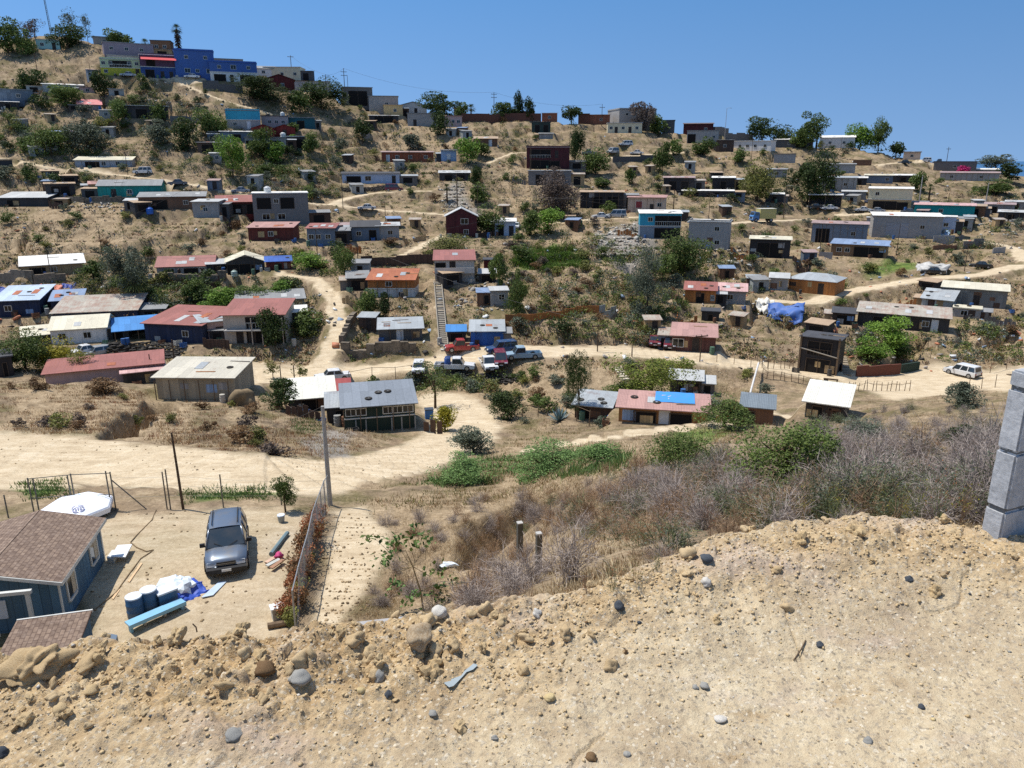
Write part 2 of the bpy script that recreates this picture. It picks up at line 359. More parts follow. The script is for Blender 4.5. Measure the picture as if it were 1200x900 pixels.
# cx by w h depth yaw roof rise roofcolour wallkind wallcolour[/upper] storeys openings | category | label      (photo pixels; depth and rise in metres)
HOUSES = '''
57 58 24 10 5 -5 f 0 palegrey p aqua 1 w25 d75 |house|small pale aqua house under the dark round tree at the hilltop
131 52 38 9 6 0 f 0 grey p cement 1 w30 w70 |house|pale cement block house on the summit, above the long mauve building
152 65 53 13 6 5 f 0 grey p mauve 1 w15 w45 w75 |building|mauve grey flat building with three windows above the lime and green building
145 73 34 7 3 0 f 0 grey p cement 1 w15 w40 w65 |house|low pale cement house wedged between the mauve and the lime green buildings
143 89 43 18 7 -8 f 0 palegrey p lime/palegreen 2 1w8 1w25 1O50 1w72 1w90 0w12 0d90 |building|two storey building, lime yellow below and pale green above
189 62 22 13 6 -10 f 0 dark k brown 1 w30 w70 |house|brown block house on the ridge behind the tall skirted palm
187 92 38 25 7 0 f 0 white k shopblue/darkmauve 2 0o25 0d60 0d85 1o30 |building|low shopfront with blue ground floor and red awning beside the big blue building
230 91 43 29 8 0 f 0 bluedeep p blue 2 1w30 1w78 0W30 0w55 0W85 |building|tall bright blue two storey building with white framed windows
275 96 52 21 7 0 f 0 bluedeep p white/blue 2 1w20 1W50 1w82 0o20 0d45 0o75 |building|long blue upper storey over a white ground floor, joined to the tall blue building
262 68 42 9 6 0 f 0 grey k cement 1 w70 |building|bare grey block building rising behind the blue wing
305 82 34 8 6 0 g 1 grey p white 1 w60 |house|white house with low gable roof past the end of the blue wing
331 93 43 15 7 -15 f 0 white p cream 1 w12 w50 w85 |house|cream flat roofed house with three windows just above the dark red gable
328 106 34 12 6 0 e 1.5 darkred w darkred 1 w60 |house|dark red gabled house peeping over two dark round trees
367 107 41 12 6 0 s .8 brown p palegrey 1 w80 |house|pale grey house with brown roof end above the dark trees
286 151 38 20 4 0 f 0 grey p cement/turq 2 0w25 0D65 |house|house with turquoise upper storey on a bare cement base
323 150 30 13 4 0 f 0 dark p cement 1 w30 w55 w80 |house|small grey house with teal windows next to the turquoise storey
353 151 32 12 4 0 f 0 grey p darkteal 1 o50 |shack|dark teal shack below the dark tree, beside the grey teal windowed house
309 162 25 11 4 0 e 1 darkred w red 1 w60 |house|red gabled house on a concrete box, in front of the turquoise storey
334 161 24 10 4 0 e 1 darkred w red 1 d50 |house|smaller red gable half hidden behind the white roof tank
312 175 46 13 4 0 f 0 grey k cement 1 o15 d40 o75 |building|grey concrete box carrying the red gabled house
348 176 22 15 4 0 f 0 palegrey t dark 1 O50 |shelter|dark open shelter beside the concrete box under the red gables
278 166 36 11 4 0 s .4 white t greyblue 1 o50 |shack|grey blue shack with a long white edged roof below the turquoise house
203 245 72 14 7 -5 s 1.2 grey t brown 1 o30 w70 |shack|brown shack under a very wide grey roof, blue barrel at its corner
242 255 30 18 5 -20 s .5 palegrey k cement 1 w50 |shed|plain grey block shed joined to the red roofed dark house
278 251 43 14 6 0 s 1.8 redroof w darkred 1 d70 O90 |house|dark red walled house with red roof between grey shed and two storey grey house
331 263 62 35 8 0 f 0 white k cementdk 2 1o20 1w42 1o62 0W22 0W50 |house|two storey bare grey block house with white roof edge and white tank on top
318 282 52 15 6 -15 s 1 pinkroof w brownred 1 w50 |house|brown red shack with pink roof at the foot of the two storey grey house
377 288 32 20 6 -10 s .8 redroof p greyblue 1 w15 w40 w75 |house|grey green cottage with red roof and three small windows
401 287 18 16 5 0 s .5 grey t dark 1 O50 |carport|dark open carport attached to the grey green cottage
76 167 38 12 6 -20 s .6 bluegrey t navy 1 w50 |shed|dark navy shed standing alone among green bushes
122 196 60 8 7 -10 s 1.3 cream p palegreyblue 1 o30 w50 w75 |house|low house with cream roof and pale blue wall beside the upper dirt road
153 232 68 14 7 -12 g 1.2 grey w teal 1 w50 d25 |house|long teal house with grey roof above the bare dirt terrace
118 224 22 8 4 0 s .8 pinkroof w cement 1 o50 |shack|little lean-to with pale pink roof against the teal house
72 230 30 14 5 0 s .3 tan t dark 1 O50 |shed|dark open shed with flat tan roof between teal house and grey gabled barn
28 242 54 10 8 -25 s 1.5 palegrey t dark 1 o30 |house|dark house with broad pale grey roof above dry terrace
75 109 42 9 6 0 s 1 white p palegrey 1 o60 |house|grey house with thin white roof below the aqua hilltop house
106 129 24 4 6 0 s 2.5 pinktarp t pinkish 1 |shelter|lean-to covered by a sloping pink tarp
172 139 48 14 6 0 s .4 white t dark 1 o40 W80 |shelter|long dark shelter under a thin white roof, east of the pink tarp
18 119 38 13 6 0 f 0 grey t greyblue 1 w60 |shed|blotchy grey sheet metal shed above a small white edged roof
10 128 22 8 4 0 s .5 white t dark 1 o50 |shed|small dark hut with white roof edge below the blotchy grey shed
420 124 34 20 7 5 f 0 grey k stonegrey 1 O50 |house|stone grey block house with dark open ground floor on the skyline beside twin poles
450 131 34 17 6 0 f 0 grey k cement 1 w60 |house|grey block house right behind the small sand coloured house
484 128 32 10 6 0 e 1.2 dark p white 1 w30 d60 |house|white gabled cottage with dark roof in front of the skyline trees
461 136 22 12 5 0 f 0 tan p sand 1 w60 |house|small sand coloured box house over a white awning
450 144 34 8 4 0 s .4 white t dark 1 O50 |shelter|dark open shelter under a long white awning
495 148 34 14 6 0 f 0 grey k cement 1 d25 |house|plain grey block house with one dark door below the skyline trees
531 149 21 12 5 0 f 0 pinkroof p pinkish 1 w20 w50 w80 |house|small pale pink house with three dark windows beneath the round fan palm
537 137 10 12 4 0 f 0 tan p sand 1 w50 |tower|narrow beige block tower behind the pale pink house
569 172 28 9 5 0 s 1.1 tan w brown 1 D70 |house|little brown house with tan roof and white door on the bare slope
478 190 60 11 5 0 s .5 pinkgrey w redbrown 1 w30 D12 w55 w85 |house|long low red brown house on a mid slope terrace
526 189 18 12 4 0 s .4 dark p paleblue 1 D50 |shed|pale blue fronted shed beside a bright green tree
435 215 66 11 5 0 s .6 dark p palebluewhite 1 o20 W45 d90 |house|long white and blue house above the stacked stone wall
533 212 36 9 6 0 s .8 palegrey t dark 1 o30 o70 |shack|dark open shack with pale broken roof above the scrap yard
429 282 32 16 6 0 g 1 dark p greyblue 1 w25 o75 |house|grey blue cottage with dark gabled roof
455 281 26 16 5 0 s .5 palegrey p cement 1 w60 |shed|square cement shed against the grey blue cottage
541 278 36 24 6 0 e 1.6 palegrey w maroon 2 1W60 0w65 |house|tall dark maroon cottage with pale gable edge and white upper window
592 276 24 16 5 0 s .5 white p palebluewhite 1 o30 d80 |house|white blue house beside the thick green tree and maroon cottage
533 330 46 25 7 0 s 1.4 redroof p offwhite 2 1o15 1d45 0w12 0W45 |house|two storey off-white house with red roof at the top of the long stairway
459 348 54 20 6 -10 s 1.5 rust w white/orange 2 1w45 |house|orange wooden house with rusty roof on a white base
420 340 24 14 5 0 s .8 grey t dark 1 O50 |carport|dark carport with grey roof attached to the rusty roofed house
470 399 50 14 5 0 s 1 zinc t darkgrey 1 D48 |shed|dark metal shed with patched zinc roof and white door above the parked cars
571 405 38 17 5 0 s 1 zinc t bluetarp 1 |shack|shack walled with blue sheeting under a tilted zinc roof
535 400 22 7 3 0 s .6 bluetarp t dark 1 O50 |shelter|low shelter with bright blue roof at the bottom of the stairway
616 141 21 11 5 0 f 0 pinkgrey k brick 1 d70 |house|pinkish brick house in front of the two conifers
644 141 18 10 5 0 s .4 white k brick 1 w50 |house|square brick hut with white roof on the open ridge
684 144 13 11 5 0 f 0 brown k darkbrick 1 |house|narrow dark brick house beside a round ridge tree
702 145 25 11 5 0 s .3 white k brick 1 w60 |house|brick house with straight white roof line next to the big concrete building
747 147 46 22 12 22 f 0 grey k cement 2 1w20 1w50 1w80 0w30 |building|big two storey bare concrete building topping the ridge
732 156 40 11 5 5 f 0 palegrey p cream 1 w10 d25 w45 d65 w85 |house|cream and white house in front of the big concrete building
634 155 22 11 4 0 f 0 dark t darkgreen 1 o30 o75 |shed|dark green hut alone on the pale ridge slope
642 198 50 24 5 0 f 0 pinkgrey w maroon 2 1O22 1d70 0O22 0o65 |house|maroon two storey house with dark balconies on a grey base
644 217 50 16 4 0 f 0 palegrey k cementdk 1 o30 o70 |building|grey basement wall with pale posts under the maroon balcony house
705 244 50 18 5 0 s .4 tan t black 1 o40 o75 |shack|long black shack behind a parked grey van
757 249 43 17 5 -5 s .6 pinkroof p beige 1 R30 d65 w85 |house|beige house with pink roof and one red shuttered window
773 279 47 28 6 5 s .6 white p cementblue/turq 2 1w25 1O70 0O72 |house|two storey house with turquoise upper corner and dark open balcony
818 155 34 12 6 0 s .8 brown w maroon 1 w75 |house|maroon house with brown roof in front of the dark flat ridge block
823 168 36 14 5 0 f 0 grey p cement 1 o15 w60 w85 |house|grey cement house at the foot of the maroon ridge house
824 147 42 9 6 0 f 0 dark k darkgrey 1 w30 |building|long dark flat roofed block on the skyline beside a street lamp
783 156 14 14 6 0 f 0 dark k darkgrey 1 |building|narrow dark grey block between ridge tree and maroon house
849 178 20 13 5 0 s .3 dark t darkbrown 1 w50 |shed|dark brown shed at the end of the long white trailer
880 177 46 11 5 -20 f 0 white p white 1 w20 w40 w60 w85 |trailer|long white mobile home with four small windows
929 173 42 9 6 -5 s .8 white k darkgrey 1 w40 o70 |house|dark block house with flat bright white roof under the ridge trees
981 166 38 12 7 0 g .8 white p white 1 w30 w70 |house|white house with two windows beside the big bright green ridge trees
987 172 18 9 4 0 s .5 white w red 1 d50 |shed|red shed with white roof in front of the white ridge house
919 191 24 10 5 0 f 0 tan k cement 1 |house|small roofless looking cement block house beneath the dark block house
795 223 35 14 5 0 s .5 pinkgrey t black 1 o30 o70 |shack|black shack with pinkish roof above a grey lower roof
847 223 25 14 5 0 s .5 white t black 1 o50 |shack|black shack with short white roof next to the olive tree
829 231 58 7 4 0 s .3 white t dark 1 o20 o60 |shack|low dark lean-to with thin pale roof in front of two black shacks
982 203 36 10 5 0 s .4 grey p cement 1 w40 |house|grey cement house with grey roof behind the drooping dark tree
981 224 40 15 5 0 s .6 zinc p cement 1 o30 w70 |house|grey house with zinc roof overlooking the white carport
966 244 36 15 5 0 o .3 white t dark 1 |carport|open carport with white roof sheltering two cars
829 292 46 31 6 -5 f 0 white k cement 2 1w70 0w72 |house|tall plain grey block house with white roof line
901 302 45 21 5 0 s .4 cream k dark 1 O50 |house|dark open fronted workshop with cream roof and a white tank before it
982 285 60 22 6 0 s .4 pinkgrey k cementblue 1 w75 o20 |house|long blue grey house with pinkish roof line
1005 301 60 14 6 -5 s .9 bluegrey t brownwood 1 w15 w30 O85 |house|low brown shack with blue grey roof beside green garden plots
950 344 53 15 7 -15 h 1 zinc w orangewood 1 d70 |house|orange wooden house with grey hipped roof
912 340 20 14 5 0 s .5 palegrey k cement 1 |shed|small grey block annex stuck to the orange wooden house
820 355 35 15 5 0 s 1.1 redroof w orangewood 1 o50 |house|orange brown plank house with plain red roof
855 356 35 15 5 0 s 1.0 pinkwhite k cement 1 w50 |house|grey block house with streaky pink and white roof
812 412 50 18 6 0 s 1.1 pinkroof w maroonbrown 1 W15 d55 |house|maroon brown house with pale pink roof beside two parked red vehicles
966 492 44 15 5 -5 s 1.6 creamwhite t dark 1 o30 o70 |shack|dark shack under a wide cream white roof with a blue tarp side
886 497 36 8 4 0 s .7 greytarp w brown 1 o30 |shack|tiny brown shack with grey tarp roof behind the big green bush
803 461 36 16 5 0 s .6 palegrey t dark 1 O60 |shack|dark shack with pale roof behind the big olive pepper tree
1105 254 62 13 6 0 s .6 pinkwhite p teal2 1 w45 |house|bright turquoise house with pale pink roof
1143 254 18 12 5 0 s .4 tan k brown 1 o50 |shed|brown shed at the end of the bright turquoise house
1061 279 73 25 8 8 s .6 white k cement 1 w72 G36 |building|large grey block garage with white roof and panel doors
1107 273 20 18 5 0 f 0 white p palebluewhite 1 w50 |house|little white house beside the grey garage
1041 246 46 24 6 0 s .5 white p tan/cream 2 1w20 0O40 0o80 |house|two storey house, cream above and tan below, facing parked white cars
1007 217 15 8 5 0 s .5 white t dark 1 o50 |shed|small dark shed with white roof above the cream and tan house
1029 215 30 9 5 0 s .5 cream p greyblue 1 w80 |house|blue grey house with cream roof behind the cream and tan house
1058 214 24 8 5 0 s .5 white t dark 1 o50 |shed|dark shed with white roof beside a small palm on the right hillside
1118 201 44 11 6 0 f 0 dark k stonegrey 1 w50 |house|stone grey flat roofed house on the far right ridge behind dark parked cars
1135 212 60 9 4 0 s .5 pinkgrey p cement 1 w20 w70 |house|low house with pinkish roof beside a magenta flowering bush
1154 205 26 6 4 0 s .5 white p cement 1 |shed|small shed with white roof before the far right ridge tree
1068 187 18 8 5 0 s .5 dark p beige 1 w50 |house|tiny beige house with dark roof at the end of the ridge
1010 194 20 6 4 0 f 0 brown k brown 1 |shed|low brown shed on the slope under the bright green trees
1139 359 66 20 6 0 s .6 cream t grey 1 d55 |shed|long grey metal shed with cream roof below the curving dirt road
1097 360 32 9 4 -10 s 1.8 zinc t tinpale 1 |shed|steep white sheet lean-to at the corner of the long grey metal shed
1056 386 96 17 6 0 s 1.2 patch t dark 1 o30 w55 w75 d65 D85 |shack|long dark shack with patchwork pale roof and white panels
1132 372 28 8 3 0 f 0 cream k cement 1 w40 |building|small cement pump house under the long grey metal shed
1184 259 26 10 5 0 s .5 palegrey t dark 1 o50 |shack|dark shack with pale roof at the end of the road past the turquoise house
1170 250 30 10 5 0 s .5 pinkgrey t cement 1 o30 |shack|grey shack with pinkish roof amid scrap, beyond the brown shed
64 322 64 12 7 0 s 1.6 white p tan 1 o25 w50 |house|tan house under a long bright white roof below the bare terrace
22 371 48 19 9 -20 s 1.8 bluewhite w navy 1 w30 |house|navy blue house with pale blue grey roof
79 362 32 8 5 -10 s 1.5 bluegrey t navy 1 o50 |shed|small shed with blue grey roof beside the orange and blue tarps
113 377 90 12 9 -15 s 2 patch t navy 1 o35 o60 |house|rambling dark house with large rust patched roof
94 402 58 17 7 -12 g 1.3 cream p white 1 w20 w65 |house|white house with long cream roof and two green windows
50 404 36 10 5 0 s .8 cream t dark 1 O50 |shelter|dark porch under a cream roof at the end of the white house
205 402 75 22 10 -35 s 1.6 redroof w navy 1 w70 |house|navy walled house with broad red roof beside a blue roofed carport
163 398 50 12 6 0 o .8 bluetarp t dark 1 |carport|open carport under a bright blue roof
218 323 62 11 7 -10 g 1.4 redroof p cement 1 w25 o60 w80 |house|grey house with dull red gable roof on a dark stone terrace
254 319 20 8 4 0 s .6 palegrey t dark 1 o50 |shed|tiny dark lean-to with pale roof between red gable and cream gable
289 321 42 14 7 0 e 1.2 cream t dark 1 O30 o75 |shelter|dark open gabled shelter with cream roof beside a royal blue tarp roof
327 316 28 9 5 0 s .6 bluedeep t darkred 1 o50 |shed|dark red shed under a royal blue tarp roof
300 402 70 33 8 -15 s 1.6 redroof p creamgrey 2 1O72 0d25 0d45 0O75 |house|two storey cream grey house with salmon red roof and deep dark balcony
252 399 26 22 5 10 s .5 zinc p pinkish 1 d75 |house|pale pink annex leaning on the salmon roofed two storey house
318 362 76 8 6 0 s 1 grey k grey 1 |house|long grey roofed house hidden behind the salmon red roof
351 378 18 12 4 0 s .6 white t dark 1 o50 |shed|scrap sheet lean-to with white roof beside the two storey cream grey house
125 446 122 6 8 -5 s .6 redroof p pinkish 1 |house|very wide flat salmon pink roofed house behind the dry grass field
170 449 44 6 6 0 s .8 pinkwhite t dark 1 |shed|low shed with pink and white sheet roof next to the wide salmon roof
231 468 92 26 8 -25 s 1.4 zinctan t tanpanel 1 |shed|long tan panelled shed with ribbed cream metal roof
366 481 52 8 6 0 s 2 creamwhite t dark 1 O60 |shack|dark shack with large cream white roof behind the leaning pole
402 471 18 10 4 0 s 1.2 red t dark 1 |shack|small hut with red roof squeezed behind the grey shingled house
398 493 28 9 4 0 s 1.5 zinc t dark 1 o50 |shed|narrow dark shed with streaked zinc roof against the grey shingled house
446 504 82 30 6 3 s 2.2 shingle p darkgreen 2 1w10 1w24 1w62 1w75 1w90 |house|dark green house with grey shingled roof and a band of white framed windows
8 441 14 22 4 0 f 0 dark t black 1 o50 |shed|tall dark hut cut off by the photo edge, beside the yellow green tree
694 491 42 15 5 -10 s .9 zinc w darkbrown 1 o30 |shed|dark brown plank shed with zinc roof beneath the tall slim tree
776 497 102 11 5 0 s .9 pinkroof w tanwood 1 o30 D52 o70 |house|long low wooden house with salmon roof partly under a blue tarp
7 195 14 7 4 0 f 0 dark t dark 1 |shed|tiny dark hut cut by the photo edge above the dark gabled barn
103 109 16 6 4 0 f 0 pinkgrey p pinkish 1 w50 |shed|small pinkish shed between dark trees above the pink tarp
137 112 16 7 4 0 s .4 palegrey p cement 1 o50 |shed|pale scrap shed on the bank over the long thin roofed shelter
246 179 26 11 4 0 s .5 dark t darkbrown 1 O50 |shelter|rusty dark junk shelter under the green tree by the grey block wall
576 315 18 7 3 0 f 0 dark t darkred 1 |shed|low dark red sheet shed beside the off-white red roofed house
571 331 20 9 4 0 s .5 palegrey t dark 1 O50 |shelter|little dark shelter with pale roof next to the off-white red roofed house
907 237 20 9 4 0 s .4 white t dark 1 o50 |shed|dark little shed with white roof between olive tree and drooping tree
988 380 24 13 4 0 s .4 dark t darkbrown 1 O50 |shed|dark brown shed at the upper end of the long patchwork roofed shack
832 376 20 9 3 0 f 0 dark t dark 1 o50 |shed|sunken dark shed below the red and pink roofed pair
668 262 12 8 3 0 f 0 tan p sand 1 d50 |gatehouse|small sand coloured gate booth beside the purplish tree
1022 268 14 12 4 0 f 0 palegrey p palegrey 1 w50 |shed|pale annex at the end of the large grey garage
1190 246 22 9 4 0 s .4 palegrey t cement 1 o50 |shed|grey scrap shed at the photo edge past the bright turquoise house
60 208 18 7 4 0 s .5 tan t darkbrown 1 o50 |shed|small brown shed on the slope under the upper dirt road
640 163 16 6 3 0 s .4 grey t cement 1 |shed|low cement shed just below the dark green ridge hut
910 208 22 9 4 0 s .4 grey p cement 1 w50 |house|little cement house behind the olive tree
1000 234 26 9 4 0 s .4 palegrey p cementblue 1 o30 |shack|blue grey shack between white carport and parked cars
957 437 42 40 5 -10 b .2 dark t black 2 1O50 0O50 |shed|tall black two level open shed by the dirt road
'''
def parse_houses():
    out = []
    for line in HOUSES.strip().splitlines():
        spec, cat, label = [s.strip() for s in line.split('|')]
        t = spec.split(); num = list(map(float, t[:6]))
        out.append(dict(cx=num[0], by=num[1], w=num[2], h=num[3], d=num[4], yaw=num[5], roof=t[6], rise=float(t[7]), rc=t[8], wk=t[9], wc=t[10], st=int(t[11]), op=t[12:], cat=cat, label=label.replace(', ', ', ')))
    return out
HS = parse_houses()
for h in HS:
    p, D = cast(h['cx'], h['by']); m = D / FPX
    dep = math.atan2(-p[2], math.hypot(p[0], p[1]))
    h['p'] = p; h['D'] = D; h['W'] = max(1.6, h['w'] * m); h['H'] = max(1.5, h['h'] * m / max(.6, math.cos(dep)))
    if h['roof'] == 's': h['rise'] *= .62 if D > 101 else .42; h['d'] *= .9 if D > 101 else .72
    h['rz'] = -math.atan2(p[0], p[1]) + R(h['yaw'])

# ------------------------------------------------------------------ roads, paths (photo pixels, width in metres)
ROADS = [
 (6.0, [(1290,440),(1200,446),(1150,450),(1100,452),(1050,450),(1000,444),(930,434),(850,424),(800,418),(740,412),(680,411),(600,414),(540,420),(500,426),(440,433),(400,438),(340,440),(280,440)]),
 (7.5, [(-140,536),(0,538),(100,537),(200,550),(300,558),(400,552),(460,543),(510,528),(540,511),(549,492),(535,478),(520,470)]),
 (3.6, [(1290,318),(1200,310),(1150,322),(1080,327),(1000,340),(950,356),(900,352)]),
 (3.2, [(1200,305),(1190,290),(1160,284),(1120,281)]),
 (3.0, [(-60,184),(0,184),(60,197),(130,204),(200,212),(260,222),(300,229),(360,238),(400,241),(440,246),(520,251),(560,262)]),
 (3.0, [(375,432),(390,405),(398,380),(392,350),(372,326),(330,322)]),
 (2.0, [(470,300),(500,285),(530,270),(545,252)]),
 (1.6, [(570,192),(598,180),(640,176)]),
 (3.5, [(165,93),(205,92),(245,98)]), (2.2, [(205,94),(230,106),(262,118),(300,128),(345,140)]),
 (1.6, [(620,530),(660,522),(700,514),(760,504),(830,500)]),
 (3.2, [(395,236),(425,228),(470,223),(500,224)]),
 (4.0, [(640,192),(700,186),(750,182),(800,179)]),
 (4.0, [(985,252),(1030,250),(1075,249)]),
 (3.0, [(640,262),(700,256),(760,254)]),
 (3.0, [(850,262),(900,259),(950,257)]),
 (3.0, [(1030,193),(1060,190),(1110,190)]),
 (2.5, [(560,402),(600,405),(640,409)]),
 (1.3, [(512,331),(514,350),(516,368),(518,386),(520,406)]),
 (1.8, [(885,470),(862,488),(840,500)]),
 (4.5, [(935,492),(900,488),(875,480)]),
]
# ground polygons: kind, photo-pixel outline (painted on the ground as its own colour)
POLYS = [
 ('road', [(60,604),(200,598),(330,594),(352,600),(345,640),(330,720),(310,760),(120,790),(90,700)]),
 ('road', [(385,600),(430,596),(455,640),(430,700),(395,740),(355,735),(372,660)]),
 ('road', [(-200,512),(0,508),(150,520),(200,530),(330,540),(420,545),(400,575),(300,580),(150,568),(-200,580)]),
 ('road', [(520,465),(560,480),(560,505),(530,525),(505,510),(518,490)]),
 ('dry', [(0,275),(60,242),(150,240),(165,262),(150,290),(40,300)]),
 ('road', [(1000,430),(1200,430),(1200,456),(1060,462),(980,452)]),
 ('road', [(270,418),(330,425),(430,430),(430,446),(300,452),(270,445)]),
 ('dry', [(0,455),(130,452),(210,470),(240,520),(150,512),(0,506)]),
 ('dry', [(580,180),(615,178),(612,250),(575,240)]),
 ('dry', [(430,590),(540,580),(700,560),(860,580),(820,640),(700,690),(600,715),(470,715)]),
 ('dry', [(600,520),(700,520),(860,510),(900,545),(800,590),(560,590)]),
 ('dry', [(470,130),(560,150),(570,175),(450,180),(420,165)]),
 ('dry', [(660,260),(720,285),(735,330),(670,320),(640,280)]),
 ('dry', [(1000,345),(1080,338),(1180,332),(1200,350),(1100,350),(1010,372)]),
 ('dry', [(1100,375),(1200,370),(1200,420),(1120,410)]),
 ('dry', [(430,430),(560,440),(700,420),(760,440),(680,480),(500,470)]),
 ('green', [(603,292),(672,290),(690,308),(640,316),(600,310)]),
 ('green', [(1005,305),(1055,302),(1058,318),(1008,320)]),
 ('green', [(210,574),(320,570),(330,582),(215,585)]), ('green', [(20,565),(70,560),(80,580),(40,584)]),
 ('green', [(800,505),(870,510),(850,525),(790,520)]),
 ('grey', [(690,265),(745,262),(760,290),(740,318),(715,300)]), ('grey', [(510,222),(545,215),(550,250),(520,252)]),
 ('grey', [(365,500),(410,505),(420,535),(370,530)]), ('grey', [(300,632),(335,620),(345,640),(300,660)]),
]
# ------------------------------------------------------------------ terraces, roads, gullies, roughness
def cell_rect(cx, cy, rad):
    i0 = np.searchsorted(gd, max(D0, cy - rad - APEX)); i1 = np.searchsorted(gd, cy + rad - APEX) + 1
    dmin = max(cy - rad - APEX, D0); us = [(cx - rad) / dmin, (cx + rad) / dmin, (cx - rad) / (cy + rad - APEX), (cx + rad) / (cy + rad - APEX)]
    j0 = int((min(us) - U0) / (U1 - U0) * NU) - 1; j1 = int((max(us) - U0) / (U1 - U0) * NU) + 2
    return slice(max(0, i0 - 1), min(NR, i1)), slice(max(0, j0), min(NU, j1))
FLAT = np.zeros_like(GZ); ROADM = np.zeros_like(GZ)
rough = 0.55 * fbm(GX / 9, GY / 9, 3, 4, .55)
rough_f = .34 * fbm(GX / 2.1, GY / 2.1, 21, 4, .6)
ridged = np.abs(fbm(GX / 5 + .2 * GY / 5, GY / 11, 31, 3))
road_pts = []
for wid, pl in ROADS:
    P = [cast(*q)[0] for q in pl]; S = []
    for a, b in zip(P[:-1], P[1:]):
        n = max(2, int(np.linalg.norm(b - a) / 1.2))
        for k in range(n): S.append(a + (b - a) * k / n)
    S.append(P[-1]); S = np.array(S)
    for _ in range(6): S[1:-1] = (S[:-2] + S[1:-1] * 2 + S[2:]) / 4
    road_pts.append((wid, S))
for wid, S in road_pts:
    hw = wid / 2; best = np.full(GZ.shape, 1e9); zz = np.zeros_like(GZ)
    for p in S:
        a, b = cell_rect(p[0], p[1], hw + 2.5)
        d = np.hypot(GX[a, b] - p[0], GY[a, b] - p[1]); m = d < best[a, b]
        best[a, b] = np.where(m, d, best[a, b]); zz[a, b] = np.where(m, p[2], zz[a, b])
    near = best < hw + 2.2
    w = np.where(near, 1 - sstep(hw * .85, hw + 2.0, best), 0)
    GZ = GZ * (1 - w) + np.where(near, zz, 0) * w
    FLAT = np.maximum(FLAT, w); ROADM = np.maximum(ROADM, np.where(near, 1 - sstep(hw * .75, hw * 1.15, best + .9 * fbm(GX / 1.5, GY / 1.5, 5, 2)), 0))
for h in HS:
    cx, cy, cz = h['p']; c, s = math.cos(h['rz']), math.sin(h['rz']); rad = h['W'] / 2 + h['d'] + 3
    a, b = cell_rect(cx, cy, rad)
    dx, dy = GX[a, b] - cx, GY[a, b] - cy; lx = dx * c + dy * s; lyy = -dx * s + dy * c
    ox = np.maximum(np.abs(lx) - h['W'] / 2 - .5, 0); oy = np.maximum(np.maximum(-1.0 - lyy, lyy - h['d'] - .4), 0)
    w = 1 - sstep(0, 1.7, np.hypot(ox, oy))
    GZ[a, b] = GZ[a, b] * (1 - w) + (cz - .02) * w; FLAT[a, b] = np.maximum(FLAT[a, b], w)
# pixel position of each ground point (to lay out ground cover by hand)
def project(X, Y, Z):
    D = Y * CP - Z * SP; Ds = np.maximum(D, .2)
    return PX0 + FPX * X / Ds, PY0 - FPX * (Y * SP + Z * CP) / Ds, D
def inpoly(px, py, poly):
    inside = np.zeros(np.shape(px), bool); n = len(poly)
    for i in range(n):
        x1, y1 = poly[i]; x2, y2 = poly[(i + 1) % n]
        if y1 == y2: continue
        c = ((y1 > py) != (y2 > py)) & (px < (x2 - x1) * (py - y1) / (y2 - y1) + x1); inside ^= c
    return inside
QX, QY, QD = project(GX, GY, GZ)
jx = QX + 34 * fbm(GX / (.05 * GY + 1.5), GY / (.05 * GY + 1.5), 41, 3); jy = QY + 12 * fbm(GX / (.05 * GY + 1.5), GY / (.05 * GY + 1.5), 47, 3)
def soft(k, n=5):
    for _ in range(n):
        k = (k + np.roll(k, 1, 0) + np.roll(k, -1, 0)) / 3; k = (k + np.roll(k, 1, 1) + np.roll(k, -1, 1)) / 3
    return k
MASK = {k: np.zeros_like(GZ) for k in ('road', 'dry', 'green', 'grey')}
vis = (QD > 3.5) & (GY > lip(GX)[0] + .8)
for k, poly in POLYS: MASK[k] = np.maximum(MASK[k], soft((inpoly(jx, jy, poly) & vis).astype(float), 4))
yard = soft((inpoly(QX, QY, [(-200,606),(20,602),(335,597),(360,600),(340,690),(335,745),(150,790),(-200,790)]) & vis & (GY > 18)).astype(float), 8)
MASK['road'] = np.maximum(MASK['road'] * (1 - .3 * yard), ROADM)
FLAT = np.maximum(FLAT, .85 * np.clip(MASK['road'], 0, 1)); FLAT = np.maximum(FLAT, yard)
# erosion gullies: pixel line, half width m, depth m
GULLY = [([(145,508),(152,495),(168,482),(185,476),(192,468)], 1.3, 2.8), ([(575,640),(590,615),(612,600),(640,585)], 1.3, 1.8), ([(700,330),(712,345),(726,368)], 2, 1.6), ([(540,300),(525,318)], 1.5, 1),
         ([(1055,425),(1068,405),(1075,392)], 1.6, 2.0), ([(1110,398),(1150,402),(1190,392)], 1.2, 1.8), ([(870,375),(880,362),(888,350)], 1.5, 1.8), ([(470,395),(440,402)], .8, .8), ([(845,450),(870,462)], 1.2, 1.2),
         ([(215,300),(160,296),(90,300),(20,298)], .8, 1.0), ([(505,245),(530,236)], 1.0, 1.4), ([(600,395),(640,392),(690,396),(730,400)], 1.0, 1.3), ([(800,372),(850,372)], 1.0, 1.4), ([(215,200),(240,198),(262,200)], 1.2, 1.3),
         ([(640,180),(700,176),(730,178)], 1, 1.2), ([(1040,318),(1100,320)], .7, 1.0), ([(40,262),(20,290)], .9, 1.2)]
